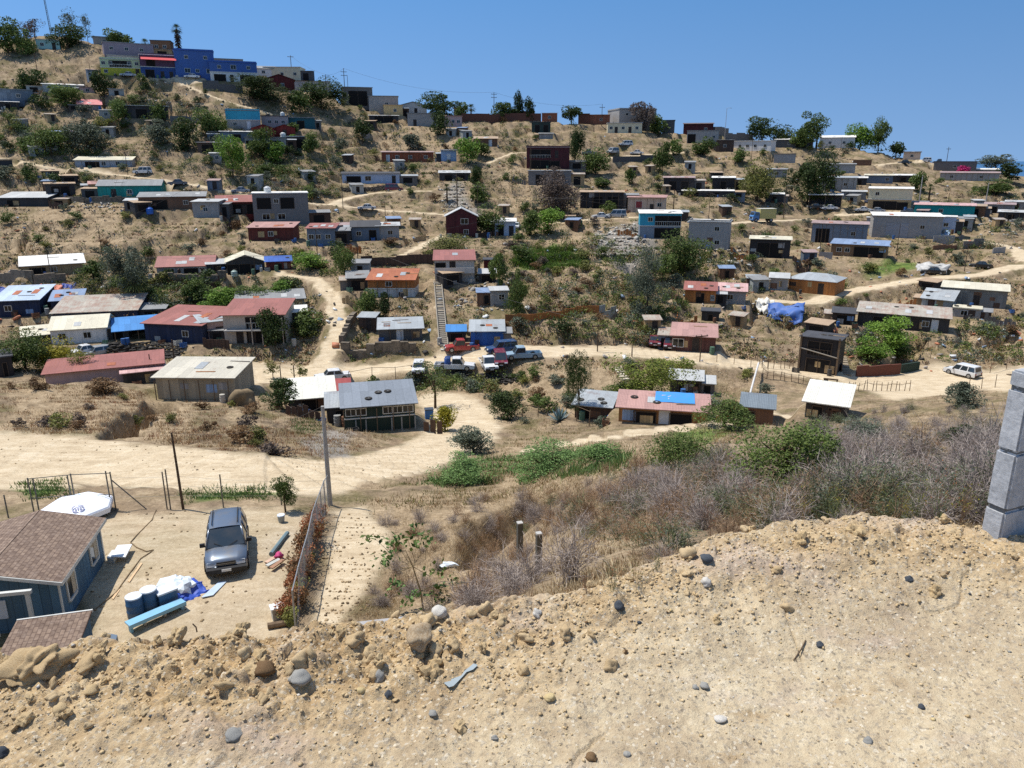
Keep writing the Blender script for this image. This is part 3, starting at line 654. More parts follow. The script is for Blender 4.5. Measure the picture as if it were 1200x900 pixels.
for pl, hw, dep in GULLY:
    P = [cast(*q)[0] for q in pl]
    for a_, b_ in zip(P[:-1], P[1:]):
        n = max(2, int(np.linalg.norm(b_ - a_) / .7))
        for k in range(n):
            p = a_ + (b_ - a_) * k / n + np.array([rng.uniform(-.3, .3), rng.uniform(-.3, .3), 0]); r = hw * rng.uniform(.7, 1.3); a, b = cell_rect(p[0], p[1], r * 2)
            d = np.hypot(GX[a, b] - p[0], GY[a, b] - p[1]); tgt = p[2] - dep
            w = (1 - sstep(.5, 1.25, d / r)) * (1 - np.clip(FLAT[a, b] * 1.3, 0, 1))
            GZ[a, b] = np.where(w > 0, np.minimum(GZ[a, b], GZ[a, b] * (1 - w) + tgt * w), GZ[a, b])
far = sstep(14, 60, GY)
GZ += (rough * far * 1.3 + rough_f * (.25 + .75 * far) - ridged * .9 * far * (GY > 95)) * (1 - FLAT) * sstep(.3, 3, GY - lip(GX)[0]) + .03 * fbm(GX / .9, GY / .9, 77, 3) * FLAT * sstep(.3, 3, GY - lip(GX)[0])
# low terraces cut into the far slopes
stp = GZ / 2.8 + 1.6 * fbm(GX / 26, GY / 26, 61, 3); fr = stp - np.floor(stp); tm = sstep(-.2, .12, fbm(GX / 14, GY / 14, 63, 3)) * sstep(92, 108, GY) * (1 - sstep(300, 330, GY)) * (1 - np.clip(FLAT * 1.2, 0, 1))
GZ += 2.8 * (sstep(.7, 1, fr) - fr) * tm * .85
ledge_in = (GX > -3.4) & (GX < 3.9) & (GY > .35) & (GY < 3.4)
lower = sstep(-3.4, -3.0, GX) * (1 - sstep(3.5, 3.9, GX)) * sstep(.35, .7, GY) * (1 - sstep(3.0, 3.4, GY))
GZ -= .5 * lower
QX, QY, QD = project(GX, GY, GZ)
# depth picture of the bare ground, used to sow plants where the ground is in view
PW, PH = 300, 226
_bin = np.full((PH, PW), 1e9); ii = (QY / 4).astype(int); jj = (QX / 4).astype(int)
ok = (ii >= 0) & (ii < PH) & (jj >= 0) & (jj < PW) & (QD > 1) & (GY > .5)
np.minimum.at(_bin, (ii[ok], jj[ok]), QD[ok])
for _ in range(5):
    hole = _bin > 1e8; sh = np.minimum.reduce([np.roll(_bin, 1, 0), np.roll(_bin, -1, 0), np.roll(_bin, 1, 1), np.roll(_bin, -1, 1)]); _bin = np.where(hole, sh, _bin)
def cell_of(x, y):
    d = np.clip(y - APEX, D0 * 1.0001, D1 * .999)
    return np.clip((np.log(d / D0) / math.log(D1 / D0) * (NR - 1)).astype(int), 0, NR - 1), np.clip(((x / d - U0) / (U1 - U0) * (NU - 1)).astype(int), 0, NU - 1)
def sow(n, poly, seed, avoid=True, dens=None, off=.35):
    """n ground points inside a pixel outline, as seen (even over the picture)"""
    g = np.random.default_rng(seed); P = np.array(poly, float); lo, hi = P.min(0), P.max(0); out = []
    for _ in range(60):
        px = g.uniform(lo[0], hi[0], n); py = g.uniform(lo[1], hi[1], n); m = inpoly(px, py, poly) & (px > -60) & (px < 1260)
        px, py = px[m], py[m]
        D = _bin[np.clip((py / 4).astype(int), 0, PH - 1), np.clip((px / 4).astype(int), 0, PW - 1)]
        m = D < 400; px, py, D = px[m], py[m], D[m]
        v = (PY0 - py) / FPX; X = (px - PX0) / FPX * D; Y = (CP + v * SP) * D
        i, j = cell_of(X, Y)
        k = np.ones(len(X), bool)
        if avoid: k &= (FLAT[i, j] < .35)
        k &= Y > lip(X)[0] + off
        if dens: k &= fbm(X / dens, Y / dens, seed, 3) > g.uniform(-.35, .45, len(X))
        out.append(np.stack([X, Y, hz(X, Y), D], 1)[k])
        if sum(map(len, out)) >= n: break
    r = np.concatenate(out)[:n]
    return r

# ------------------------------------------------------------------ ground material and mesh
def ground_mat():
    t = NT('dry_ground'); v = t.coords(); at_ = t.n('ShaderNodeAttribute', attribute_name='cover'); sp = t.n('ShaderNodeSeparateColor'); t.l(at_.outputs['Color'], sp.inputs[0])
    road, green, dry = sp.outputs; grey = at_.outputs['Alpha']
    n1 = t.noise(v, .11, 5, .6); n2 = t.noise(v, .8, 6, .7); n3 = t.noise(v, 6.0, 4, .75)
    mixn = t.math('ADD', t.math('MULTIPLY', n1, .35), t.math('ADD', t.math('MULTIPLY', n2, .4), t.math('MULTIPLY', n3, .25)))
    soil = t.ramp(mixn, [(.34, lin('4c4238')), (.45, lin('746450')), (.54, lin('937f66')), (.66, lin('b5a184'))])
    grass = t.ramp(t.math('ADD', t.math('MULTIPLY', n2, .5), t.math('MULTIPLY', n3, .5)), [(.34, lin('635442')), (.5, lin('978367')), (.66, lin('bea98a'))])
    n4 = t.noise(v, .3, 5, .65)
    hill = t.mix(t.ramp(n4, [(.42, (0, 0, 0)), (.6, (1, 1, 1))]), soil, grass)
    olive = t.ramp(n3, [(.35, lin('454428')), (.65, lin('746a46'))])
    n5 = t.noise(v, .22, 6, .7)
    hill = t.mix(t.ramp(n5, [(.47, (0, 0, 0)), (.62, (.8, .8, .8))]), hill, olive)
    c = t.mix(dry, hill, grass)
    gr = t.ramp(n2, [(.35, lin('3c5a24')), (.65, lin('6c8038'))]); c = t.mix(t.math('MULTIPLY', green, .85), c, gr)
    c = t.mix(t.math('MULTIPLY', grey, .8), c, t.ramp(n3, [(.3, lin('6a6660')), (.7, lin('aaa49a'))]))
    nr = t.noise(t.coords((.5, 1.6, 1)), 1.0, 6, .7); rd = t.ramp(t.math('ADD', t.math('MULTIPLY', nr, .6), t.math('MULTIPLY', n3, .4)), [(.36, lin('ab977a')), (.5, lin('c4b192')), (.64, lin('d6c6aa'))])
    c = t.mix(road, c, rd)
    b = t.math('ADD', t.math('MULTIPLY', n3, .5), t.math('MULTIPLY', t.noise(v, 22, 4, .7), .35))
    t.bsdf(c, .95, 0, .1, b, .12, .8); return t.m
GROUND = ground_mat()
def grid_mesh(name, X, Y, Z, mat, cov=None, smooth=True):
    n, m = X.shape; V = np.stack([X, Y, Z], -1).reshape(-1, 3); i = np.arange(n * m).reshape(n, m)
    F = np.stack([i[:-1, :-1], i[:-1, 1:], i[1:, 1:], i[1:, :-1]], -1).reshape(-1, 4)
    me = bulk(name, V, F, mat, smooth=smooth)
    if cov is not None:
        a = me.color_attributes.new('cover', 'FLOAT_COLOR', 'POINT'); a.data.foreach_set('color', np.ascontiguousarray(cov, np.float32).ravel())
    return me
cov = np.stack([np.clip(MASK['road'], 0, 1), np.clip(MASK['green'], 0, 1), np.clip(MASK['dry'], 0, 1), np.clip(MASK['grey'], 0, 1)], -1)
tag(link('ground', grid_mesh('ground', GX, GY, GZ, GROUND, cov)), 'dry hillside, valley and dirt roads', None, None, 'structure')
# ------------------------------------------------------------------ houses and shacks
FRAME_W = paint('frame_white', 'd4d0c4', .6); FRAME_D = paint('frame_dark', '4a3c30', .7); PANE = glass_mat(); DOOR_D = paint('door_dark', '2a2220', .7); DOOR_W = paint('door_white', 'cfd2d2', .6)
INNER_SHADE = paint('painted_inner_shade', '1c1815', .95, dirt=0); SHUT_R = paint('shutter_red', '8c2c30', .6); WOODP = paint('post_wood', '6e5a44', .9); TANK = paint('tank_plastic', 'dcdcd6', .5)  # opening panels: shade of the inside put into their dark colour
def roof_of(h): 
    col, ru = RC[h['rc']]; return roof_mat(h['rc'], col, ru, rustcol='8a4c30' if h['rc'] in ('rust', 'patch') else '6e4c38', corr=h['rc'] not in ('shingle',), rough=.75 if h['roof'] == 'f' else .5)
def opening(par, kind, x, z0, sh, W, y=0.0, s=1):
    """one window, door or shade-painted bay on the front wall; s is a size factor"""
    if kind in 'wWR':
        ww, hh = {'w': (.95, .85), 'W': (1.5, 1.15), 'R': (1.5, 1.6)}[kind]; ww = min(ww, W * .3); zc = z0 + sh * .52; hh = min(hh, sh * .5)
        t = .075; fr = MB()
        fr.box(x - ww / 2 - t, x + ww / 2 + t, y - .07, y + .02, zc + hh / 2, zc + hh / 2 + t).box(x - ww / 2 - t, x + ww / 2 + t, y - .09, y + .02, zc - hh / 2 - t, zc - hh / 2)
        fr.box(x - ww / 2 - t, x - ww / 2, y - .07, y + .02, zc - hh / 2, zc + hh / 2).box(x + ww / 2, x + ww / 2 + t, y - .07, y + .02, zc - hh / 2, zc + hh / 2)
        if kind != 'R': fr.box(x - .025, x + .025, y - .06, y + .02, zc - hh / 2, zc + hh / 2)
        o = fr.build('window', FRAME_W, par)
        MB().box(x - ww / 2, x + ww / 2, y - .03, y + .03, zc - hh / 2, zc + hh / 2).build('pane' if kind != 'R' else 'shutter', SHUT_R if kind == 'R' else PANE, o)
    elif kind in 'dD':
        dh = min(2.0, sh * .86); dw = min(.9, W * .3); o = MB().box(x - dw / 2 - .07, x - dw / 2, y - .06, y + .02, z0, z0 + dh + .07).box(x + dw / 2, x + dw / 2 + .07, y - .06, y + .02, z0, z0 + dh + .07).box(x - dw / 2, x + dw / 2, y - .06, y + .02, z0 + dh, z0 + dh + .07)
        o.cur = 1; o.box(x - dw / 2, x + dw / 2, y - .03, y + .02, z0 + .02, z0 + dh)
        o.build('door', [FRAME_D if kind == 'd' else FRAME_W, DOOR_D if kind == 'd' else DOOR_W], par)
    elif kind == 'G':
        b = MB(); gw = min(W * .38, 5)
        for k in range(6): b.box(x - gw / 2, x + gw / 2, y - .05 - .012 * (k % 2), y + .02, z0 + .04 + k * sh * .11, z0 + .04 + (k + 1) * sh * .11)
        b.box(x - .06, x + .06, y - .1, y, z0, z0 + sh * .68); b.build('garage_door', paint('garage_grey', '98989a', .6), par)
    else:   # bay: flat panel painted dark for the shade inside, framed by posts
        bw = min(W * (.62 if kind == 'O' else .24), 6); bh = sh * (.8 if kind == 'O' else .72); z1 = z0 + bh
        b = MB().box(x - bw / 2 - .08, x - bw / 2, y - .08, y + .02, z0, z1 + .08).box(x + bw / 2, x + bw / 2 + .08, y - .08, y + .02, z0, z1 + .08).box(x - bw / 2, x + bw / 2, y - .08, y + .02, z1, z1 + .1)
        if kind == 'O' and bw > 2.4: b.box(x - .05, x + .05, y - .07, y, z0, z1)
        o = b.build('bay', FRAME_D, par); MB().box(x - bw / 2, x + bw / 2, y - .015, y + .02, z0, z1).build('opening_shade_panel', INNER_SHADE, o)
        if kind == 'O' and z0 > 1:
            rl = MB(); n = max(3, int(bw / .45)); rl.box(x - bw / 2, x + bw / 2, y - .16, y - .1, z0 + .85, z0 + .92)
            for k in range(n + 1): rl.box(x - bw / 2 + bw * k / n - .02, x - bw / 2 + bw * k / n + .02, y - .15, y - .11, z0, z0 + .85)
            rl.build('railing', FRAME_D if W < 6 else FRAME_W, par)
def wall_mesh(W, d, H, kind, rise, z0=-1.3, top=True):
    """closed wall shell whose top follows the roof"""
    b = MB(); x = W / 2
    if kind == 's': tops = (H, H, H + rise, H + rise)
    elif kind == 'b': tops = (H, H, H - min(rise, .5), H - min(rise, .5))
    else: tops = (H,) * 4
    P = [(-x, 0), (x, 0), (x, d), (-x, d)]
    if kind == 'g': 
        b.prism([(0, z0), (d, z0), (d, H), (d / 2, H + rise), (0, H)], 'x', -x, x)
    elif kind == 'e':
        b.prism([(-x, z0), (x, z0), (x, H), (0, H + rise), (-x, H)], 'y', 0, d)
    else:
        vs = [(p[0], p[1], z0) for p in P] + [(p[0], p[1], t) for p, t in zip(P, tops)]
        b.add(vs, [(3, 2, 1, 0), (4, 5, 6, 7), (0, 1, 5, 4), (1, 2, 6, 5), (2, 3, 7, 6), (3, 0, 4, 7)])
    return b
def roof_mesh(W, d, H, kind, rise, ov=.32, t=.09):
    b = MB(); x = W / 2 + ov; g = .025
    if kind == 'f':
        b.box(-W / 2 - .18, W / 2 + .18, -.22, d + .18, H + g, H + .2)
    elif kind in 'so':
        k = rise / d; f = ov * 1.5; b.slab([(-x, -f, H - k * f + g), (x, -f, H - k * f + g), (x, d + ov, H + rise + k * ov + g), (-x, d + ov, H + rise + k * ov + g)], t)
    elif kind == 'b':
        r = min(rise, .5); k = r / d; b.slab([(-x, -ov, H + k * ov + g), (x, -ov, H + k * ov + g), (x, d + ov, H - r - k * ov + g), (-x, d + ov, H - r - k * ov + g)], t)
    elif kind == 'g':
        k = rise / (d / 2); b.slab([(-x, -ov, H - k * ov + g), (x, -ov, H - k * ov + g), (x, d / 2, H + rise + g), (-x, d / 2, H + rise + g)], t)
        b.slab([(-x, d / 2 + .003, H + rise + g), (x, d / 2 + .003, H + rise + g), (x, d + ov, H - k * ov + g), (-x, d + ov, H - k * ov + g)], t)
    elif kind == 'e':
        k = rise / (W / 2); y0, y1 = -ov, d + ov
        b.slab([(-x, y0, H - k * ov + g), (0, y0, H + rise + g), (0, y1, H + rise + g), (-x, y1, H - k * ov + g)], t)
        b.slab([(.003, y0, H + rise + g), (x, y0, H - k * ov + g), (x, y1, H - k * ov + g), (.003, y1, H + rise + g)], t)
    elif kind == 'h':
        e = min(W * .3, d / 2); k = rise; a = [(-x, -ov, H + g), (x, -ov, H + g), (x, d + ov, H + g), (-x, d + ov, H + g)]; r0 = (-W / 2 + e, d / 2, H + rise + g); r1 = (W / 2 - e, d / 2, H + rise + g)
        b.add(a + [r0, r1] + [(p[0], p[1], p[2] + t) for p in a + [r0, r1]], [(0, 4, 5, 1), (1, 5, 2), (2, 5, 4, 3), (3, 4, 0), (6, 7, 11, 10), (7, 8, 11), (8, 9, 10, 11), (9, 6, 10), (0, 1, 7, 6), (1, 2, 8, 7), (2, 3, 9, 8), (3, 0, 6, 9)])
    return b
def lighter_frame(h): return FRAME_W
def make_house(h):
    W, H, d, st = h['W'], h['H'], h['d'], h['st']; hr = random.Random(int(h['cx'] * 13 + h['by']))
    root = empty(h['cat'].replace(' ', '_'), h['p'], h['rz'], h['label'], h['cat']); h['root'] = root
    wk = h['wk']; wc = h['wc'].split('/'); lo = wall_mat(wk, wc[0], WC[wc[0]])
    if h['roof'] == 'o':
        for sx in (-1, 0, 1):
            for yy in (.1, d - .1):
                MB().box(sx * (W / 2 - .1) - .06, sx * (W / 2 - .1) + .06, yy - .06, yy + .06, -.8, H + h['rise'] * yy / d).build('post', WOODP, root)
        wall_mesh(W, .12, H * .95, 'f', 0).build('wall', lo, root, loc=(0, d, 0))
        roof_mesh(W, d, H, 'o', h['rise']).build('roof', roof_of(h), root); return
    if len(wc) > 1:
        hs = H / 2; wall_mesh(W, d, hs, 'f', 0).build('wall', lo, root)
        up = wall_mat(wk if wk != 'k' else 'p', wc[1], WC[wc[1]]); wall_mesh(W + .08, d + .04, H, h['roof'], h['rise'], hs + .003).build('upper_wall', up, root, loc=(0, -.04, 0))
        MB().box(-W / 2 - .12, W / 2 + .12, -.14, 0.1, hs - .09, hs + .06).build('ledge', FRAME_W, root)
    else: wall_mesh(W, d, H, h['roof'], h['rise']).build('wall', lo, root)
    rf = roof_mesh(W, d, H, h['roof'], h['rise'], .32 if W > 3 else .2).build('roof', roof_of(h), root)
    if h['roof'] == 'f' and st == 2 and hr.random() < .6:
        MB().box(-W / 2, W / 2, -.05, .07, H + .2, H + .5).box(-W / 2, -W / 2 + .12, .07, d, H + .2, H + .5).box(W / 2 - .12, W / 2, .07, d, H + .2, H + .5).build('parapet', lo if len(wc) < 2 else up, root)
    if h['roof'] in 'sg' and h['rc'] not in ('shingle',) and W > 4 and hr.random() < .7:
        # loose sheets lying in the roof, part of how it is patched
        for _ in range(hr.randint(1, 3)):
            px_ = hr.uniform(-W / 2 + .8, W / 2 - 1); f0 = hr.uniform(.05, .5); f1 = f0 + hr.uniform(.2, .4); k = h['rise'] / (d if h['roof'] == 's' else d / 2); dd = d if h['roof'] == 's' else d / 2
            MB().slab([(px_ - .45, f0 * dd, H + k * f0 * dd + .13), (px_ + .5, f0 * dd, H + k * f0 * dd + .13), (px_ + .5, f1 * dd, H + k * f1 * dd + .13), (px_ - .45, f1 * dd, H + k * f1 * dd + .13)], .02).build('roof_sheet', (lambda k_: roof_mat(k_, *RC[k_], rustcol='8a4c30' if k_ in ('rust', 'patch') else '6e4c38'))(hr.choice(('zinc', 'palegrey', 'palegrey', 'rust'))), root)
    if W > 3.4 and 85 < h['D'] < 255 and hr.random() < .5 and h['roof'] != 'e':
        # a lean-to built on to the end of the house
        sd = hr.choice((-1, 1)); aw = W * hr.uniform(.22, .42); ad = d * hr.uniform(.5, .8); ah = (H / st) * hr.uniform(.68, .86); ak = hr.choice(('tinpale', 'darkgrey', 'tan', 'brown', 'stonegrey', 'dark', 'greyblue', 'darkbrown')); y0 = hr.uniform(.1, d * .3)
        an = wall_mesh(aw, ad, ah, 's', .3).build('annex', wall_mat(hr.choice('twk'), ak, WC[ak]), root, loc=(sd * (W / 2 + aw / 2 + .01), y0, 0)); rk = hr.choice(('zinc', 'grey', 'patch', 'tan', 'palegrey')); roof_mesh(aw, ad, ah, 's', .3, .2).build('annex_roof', roof_mat(rk, *RC[rk], rustcol='8a4c30' if rk == 'patch' else '6e4c38'), an)
        if aw > 1.6: MB().box(-aw * .3, aw * .2, -.02, .03, .05, ah * .78).build('opening_shade_panel', INNER_SHADE, an)  # flat panel on the annex wall, indoor shade painted on
    if wk in 'twk' and W > 3 and h['D'] < 200:
        for _ in range(hr.randint(1, 3)):
            pw = hr.uniform(.5, 1.3); x = hr.uniform(-W / 2 + pw / 2, W / 2 - pw / 2); z = hr.uniform(0, max(.1, H / st - 1.2)); ph = hr.uniform(.6, 1.2); ak = hr.choice(('tan', 'tinpale', 'darkbrown', 'brown', 'cement', 'paleblue', 'sand')); MB().box(x - pw / 2, x + pw / 2, -.022, .01, z, z + ph).build('wall_patch', wall_mat('w', ak, WC[ak]), root)
    two = len(wc) > 1
    for tk in h['op']:
        lv = 0
        if tk[0] in '01' and st == 2: lv = int(tk[0]); tk = tk[1:]
        elif tk[0] in '01': tk = tk[1:]
        kind = tk[0]; u = float(tk[1:]) / 100; sh = H / st
        bw = {'O': W * .31, 'o': W * .12, 'G': W * .19, 'W': .8, 'R': .8, 'w': .55, 'd': .5, 'D': .5}[kind]
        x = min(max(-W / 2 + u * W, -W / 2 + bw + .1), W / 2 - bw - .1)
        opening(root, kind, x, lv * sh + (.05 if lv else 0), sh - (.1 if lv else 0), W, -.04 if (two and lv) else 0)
    if h['roof'] == 's' and W > 5 and hr.random() < .35:
        for k in range(int(W / 1.6) + 1): MB().box(-W / 2 + k * 1.6 - .04, -W / 2 + k * 1.6 + .04, -.42, -.34, -.6, H - .25).build('porch_post', WOODP, root)
for h in HS: make_house(h)
def hfind(text): return next(h for h in HS if text in h['label'])
def on_house(h, x, y, z):
    c, s = math.cos(h['rz']), math.sin(h['rz']); return (h['p'][0] + c * x - s * y, h['p'][1] + s * x + c * y, h['p'][2] + z)
# a staircase, an awning and a red canopy belonging to their houses
h = hfind('low shopfront'); W, H = h['W'], h['H']
MB().slab([(-W / 2 + .4, -2.0, H - 1.5), (W / 2 + .3, -2.0, H - 1.5), (W / 2 + .3, 0.0, H - .5), (-W / 2 + .4, 0.0, H - .5)], .06).build('awning', paint('awning_red', 'c8343c', .7), h['root'])
h = hfind('red roof at the top of the long stairway'); W, H = h['W'], h['H']
MB().box(-W / 2, W / 2, -1.1, -1.0, H * .42, H * .42 + .95).box(-W / 2, W / 2, -1.0, 0, H * .42, H * .42 + .14).build('balcony', wall_mat('p', 'offwhite', WC['offwhite']), h['root'])
MB().box(-W / 2 - .3, W / 2 + .3, -1.6, -1.3, -2.6, .0).build('retaining_wall', wall_mat('k', 'darkgrey', WC['darkgrey']), h['root'])
h = hfind('salmon red roof and deep'); W, H = h['W'], h['H']
MB().box(-W / 2 + .3, W / 2, -1.2, 0, H / 2 - .12, H / 2 + .04).build('balcony', wall_mat('p', 'cement', WC['cement']), h['root'])
for k in range(4): MB().box(W / 2 - .2 - k * 1.5, W / 2 - .08 - k * 1.5, -1.15, -1.03, -.6, H - .35).build('post', wall_mat('p', 'creamgrey', WC['creamgrey']), h['root'])
# rooftop and yard water tanks
def water_tank(pos, r, hgt, label, mat=None):
    t = empty('water_tank', pos, 0, label, 'tank')
    MB().lathe([(r * .97, 0), (r, hgt * .1), (r, hgt * .3), (r * .95, hgt * .33), (r, hgt * .36), (r, hgt * .66), (r * .95, hgt * .69), (r, hgt * .72), (r, hgt * .82), (r * .45, hgt * .97)], 14).build('tank_body', mat or TANK, t, smooth=True)
    MB().lathe([(r * .42, hgt * .95), (r * .42, hgt * 1.04), (r * .1, hgt * 1.06)], 10).build('lid', mat or TANK, t)
h = hfind('white tank on top'); water_tank(on_house(h, -h['W'] * .22, 2, h['H'] + .2), .75, 1.3, 'white water tank on the flat roof of the two storey bare grey house')
h = hfind('grey house with teal windows'); water_tank(on_house(h, h['W'] * .3, 2, h['H'] + .2), .6, 1.1, 'white water tank on top of the small grey house with teal windows')
h = hfind('smaller red gable'); water_tank(on_house(h, -.5, -.9, 0), .8, 1.3, 'pale water tank standing before the smaller red gable')
p, D = cast(176, 251); water_tank(p, .75, 1.5, 'blue barrel tank at the corner of the wide grey roofed shack', paint('tank_blue', '2468c0', .5))
p, D = cast(914, 299); water_tank(p, .75, 1.2, 'white water tank before the dark open workshop with cream roof')
p, D = cast(357, 372); water_tank(p, .6, 1.0, 'white water tank among scrap sheets beside the salmon roofed house')
p, D = cast(275, 324); water_tank(p, .55, 1.1, 'pale green grey water tank before the cream gabled shelter', paint('tank_green', 'a4b4a8', .5))
# extra detail on the black two level shed: slanting beam and posts
h = hfind('tall black two level'); W, H = h['W'], h['H']
MB().tube([(-W / 2, -.12, H * .68), (W / 2, -.12, H * .5)], .1, 5).build('beam', paint('beam_pale', '8c8478', .9), h['root'])
for sx in (-1, 1): MB().box(sx * W / 2 - .12, sx * W / 2 + .12, -.2, -.04, -.6, H + .3).build('post', WOODP, h['root'])
h = hfind('orange wooden house with rusty roof')
h = hfind('dark green house with grey shingled'); W, H = h['W'], h['H']
MB().box(-W / 2, W / 2, -.12, .0, H * .5, H * .5 + .12).box(-W / 2, W / 2, -.12, 0, H * .93, H * .985).build('window_band', FRAME_W, h['root'])
for u in (.16, .3, .66, .8, .99): MB().box(-W / 2 + u * W - .06, -W / 2 + u * W + .06, -.5, -.38, -1, H * .5).build('post', paint('post_grey', '8c8c88', .8), h['root'])
# ------------------------------------------------------------------ plants
def leaf_quads(P, size, g, up=.35, asp=.55):
    """one small leaf-shaped quad (kite) per point, turned at random"""
    n = len(P); N = g.normal(size=(n, 3)); N[:, 2] += up * 2; N /= np.linalg.norm(N, axis=1, keepdims=True)
    A = g.normal(size=(n, 3)); A -= (A * N).sum(1, keepdims=True) * N; A /= np.linalg.norm(A, axis=1, keepdims=True); B = np.cross(N, A)
    s = size * g.uniform(.6, 1.35, (n, 1))
    V = np.stack([P - A * s, P - B * s * asp + N * s * .12, P + A * s, P + B * s * asp + N * s * .12], 1).reshape(-1, 3)
    return V, np.arange(4 * n).reshape(n, 4)
def crown_points(g, K, n, rc, shape):
    C = []; lob = [(g.uniform(-.42, .42), g.uniform(-.42, .42), g.uniform(-.5, .45), g.uniform(.42, .72)) for _ in range(4)] + [(0, 0, 0, .7)]
    while len(C) < K:
        q = g.normal(size=3); q *= g.random() ** .4 / np.linalg.norm(q); l_ = lob[g.integers(0, 5)]; p = np.array(l_[:3]) + q * l_[3]; r = np.linalg.norm(p)
        if r > 1.15: continue
        p = np.clip(p, -1, 1)
        z = (p[2] + 1) / 2; wmax = {'round': 1.0, 'flat': .6 + .5 * z, 'tall': .55 + .45 * math.sin(math.pi * min(1, z + .15)), 'cone': 1.05 - z, 'weep': .75 + .35 * (1 - abs(z - .45)), 'dome': 1.05 - .5 * z}[shape]
        C.append((p[0] * wmax * .5 * (1 - rc * .5), p[1] * wmax * .5 * (1 - rc * .5), rc * .35 + z * (1 - rc * .7), rc * g.uniform(.4, 1.15)))
    C = np.array(C); k = g.integers(0, K, n); d = g.normal(size=(n, 3)); d /= np.linalg.norm(d, axis=1, keepdims=True); r = g.uniform(.45, 1.0, (n, 1)) ** .6
    P = C[k, :3] + d * r * C[k, 3:4] * np.array([1, 1, .75]) * .5
    for a_ in range(2):
        lo_, hi_ = np.percentile(P[:, a_], (1, 99)); P[:, a_] = (P[:, a_] - lo_) / (hi_ - lo_) - .5
    lo_, hi_ = np.percentile(P[:, 2], (1, 99)); P[:, 2] = np.maximum((P[:, 2] - lo_) / (hi_ - lo_), -.02) + .02; C[:, 2] = np.clip(C[:, 2], 0, 1)
    if shape == 'weep': P[:, 2] -= .12 * np.hypot(P[:, 0], P[:, 1]) * g.uniform(0, 2, n)
    return P, C
_CR = {}
def crown(shape, seed, K, n, leaf, rc, mat, name='crown'):
    key = (shape, seed, K, n, leaf, rc, mat.name)
    if key not in _CR:
        g = np.random.default_rng(seed); P, C = crown_points(g, K, n, rc, shape); V, F = leaf_quads(P, leaf, g); _CR[key] = (bulk(name, V, F, mat), C)
    return _CR[key]
LEAF = dict(dark=leaf_mat('dark', '263218', '4c5c2e'), mid=leaf_mat('mid', '36461e', '6c7c3e'), bright=leaf_mat('bright', '42601f', '8aa846'), olive=leaf_mat('olive', '4a4e2a', '90904c'), yellow=leaf_mat('yellow', '6a6a1c', 'b0a438'),
            grey=leaf_mat('grey', '3c4434', '78806c'), mauve=leaf_mat('mauve', '3a322e', '74665c'), brown=leaf_mat('brown', '4c3a28', '8c6c48'), rust=leaf_mat('rust', '6a3c22', 'a8704c'), magenta=leaf_mat('magenta', '8c1848', 'c43878'), pepper=leaf_mat('pepper', '3a4a18', '8c9440'), castor=leaf_mat('castor', '3a5428', '7c9858'))
BARK = stone_mat('bark', '3a2c20', '6e5a46', 6); TWIG = leaf_mat('twig', '6c5f58', 'aea196', .12); TWIGB = leaf_mat('twig_brown', '6c543e', 'aa8c6c', .15); TWIGG = leaf_mat('twig_green', '3c4428', '747a50', .1)
def trunk_mesh(h, w, top, seed, limbs=4):
    r = random.Random(seed); b = MB(); r0 = max(.05, w)
    P = [(0, 0, -.4), (r.uniform(-.1, .1) * h * .2, r.uniform(-.1, .1) * h * .2, h * .35), (r.uniform(-.1, .1) * h * .3, r.uniform(-.1, .1) * h * .3, h * .7)]
    b.tube(P, [r0, r0 * .8, r0 * .5], 6)
    for k in range(limbs):
        a = r.uniform(0, 6.28); e = r.uniform(.25, .5) * top; b.tube([P[1] if k % 2 else P[2], (P[1][0] + math.cos(a) * e * .5, P[1][1] + math.sin(a) * e * .5, h * r.uniform(.6, .8)), (P[2][0] + math.cos(a) * e, P[2][1] + math.sin(a) * e, h * r.uniform(.75, .95))], [r0 * .5, r0 * .35, r0 * .12], 5)
    return b
KIND = dict(r=('round', .22), d=('dome', .06), t=('tall', .16), w=('weep', .12), a=('round', .3), c=('cone', .06), b=('dome', 0.0), f=('flat', .3))
def tree(px, py, wpx, hpx, kind, mat, label, cat='tree', group=None, name=None, D=None, n=None):
    if D is None: p, D = cast(px, py)
    else:
        p = at(px, py, D); p[2] = hz(p[0], p[1])
    m = D / FPX; w, h = wpx * m, hpx * m * 1.06; seed = int(px * 7 + py * 3)
    t = empty(name or ('tree' if cat == 'tree' else 'bush'), p, (seed % 63) / 10, label, cat, group)
    shape, tf = KIND[kind]; s = max(wpx, hpx); nn = n or int(min(9000, 520 + s * s * (2.6 if kind != 'a' else .55))); leaf = min(.09, max(.017, 1.2 / s)) * (1 if kind != 'a' else .8)
    K = {'a': 10, 'c': 16, 'b': 14}.get(kind, 18) if s < 60 else 34; rc = .42 if s < 60 else .34
    me, C = crown(shape, seed, K, nn, leaf, rc, LEAF[mat], 'crown')
    o = link('crown' if kind != 'b' else 'foliage', me, t, (0, 0, h * tf)); o.scale = (w * 1.05, w * 1.05, h * (1 - tf))
    trunk_mesh(h * .9, max(.05, min(.3, w * .035)), w * .7, seed, 5 if s > 30 else 3).build('trunk' if kind != 'b' else 'stem', BARK, t)
    return t
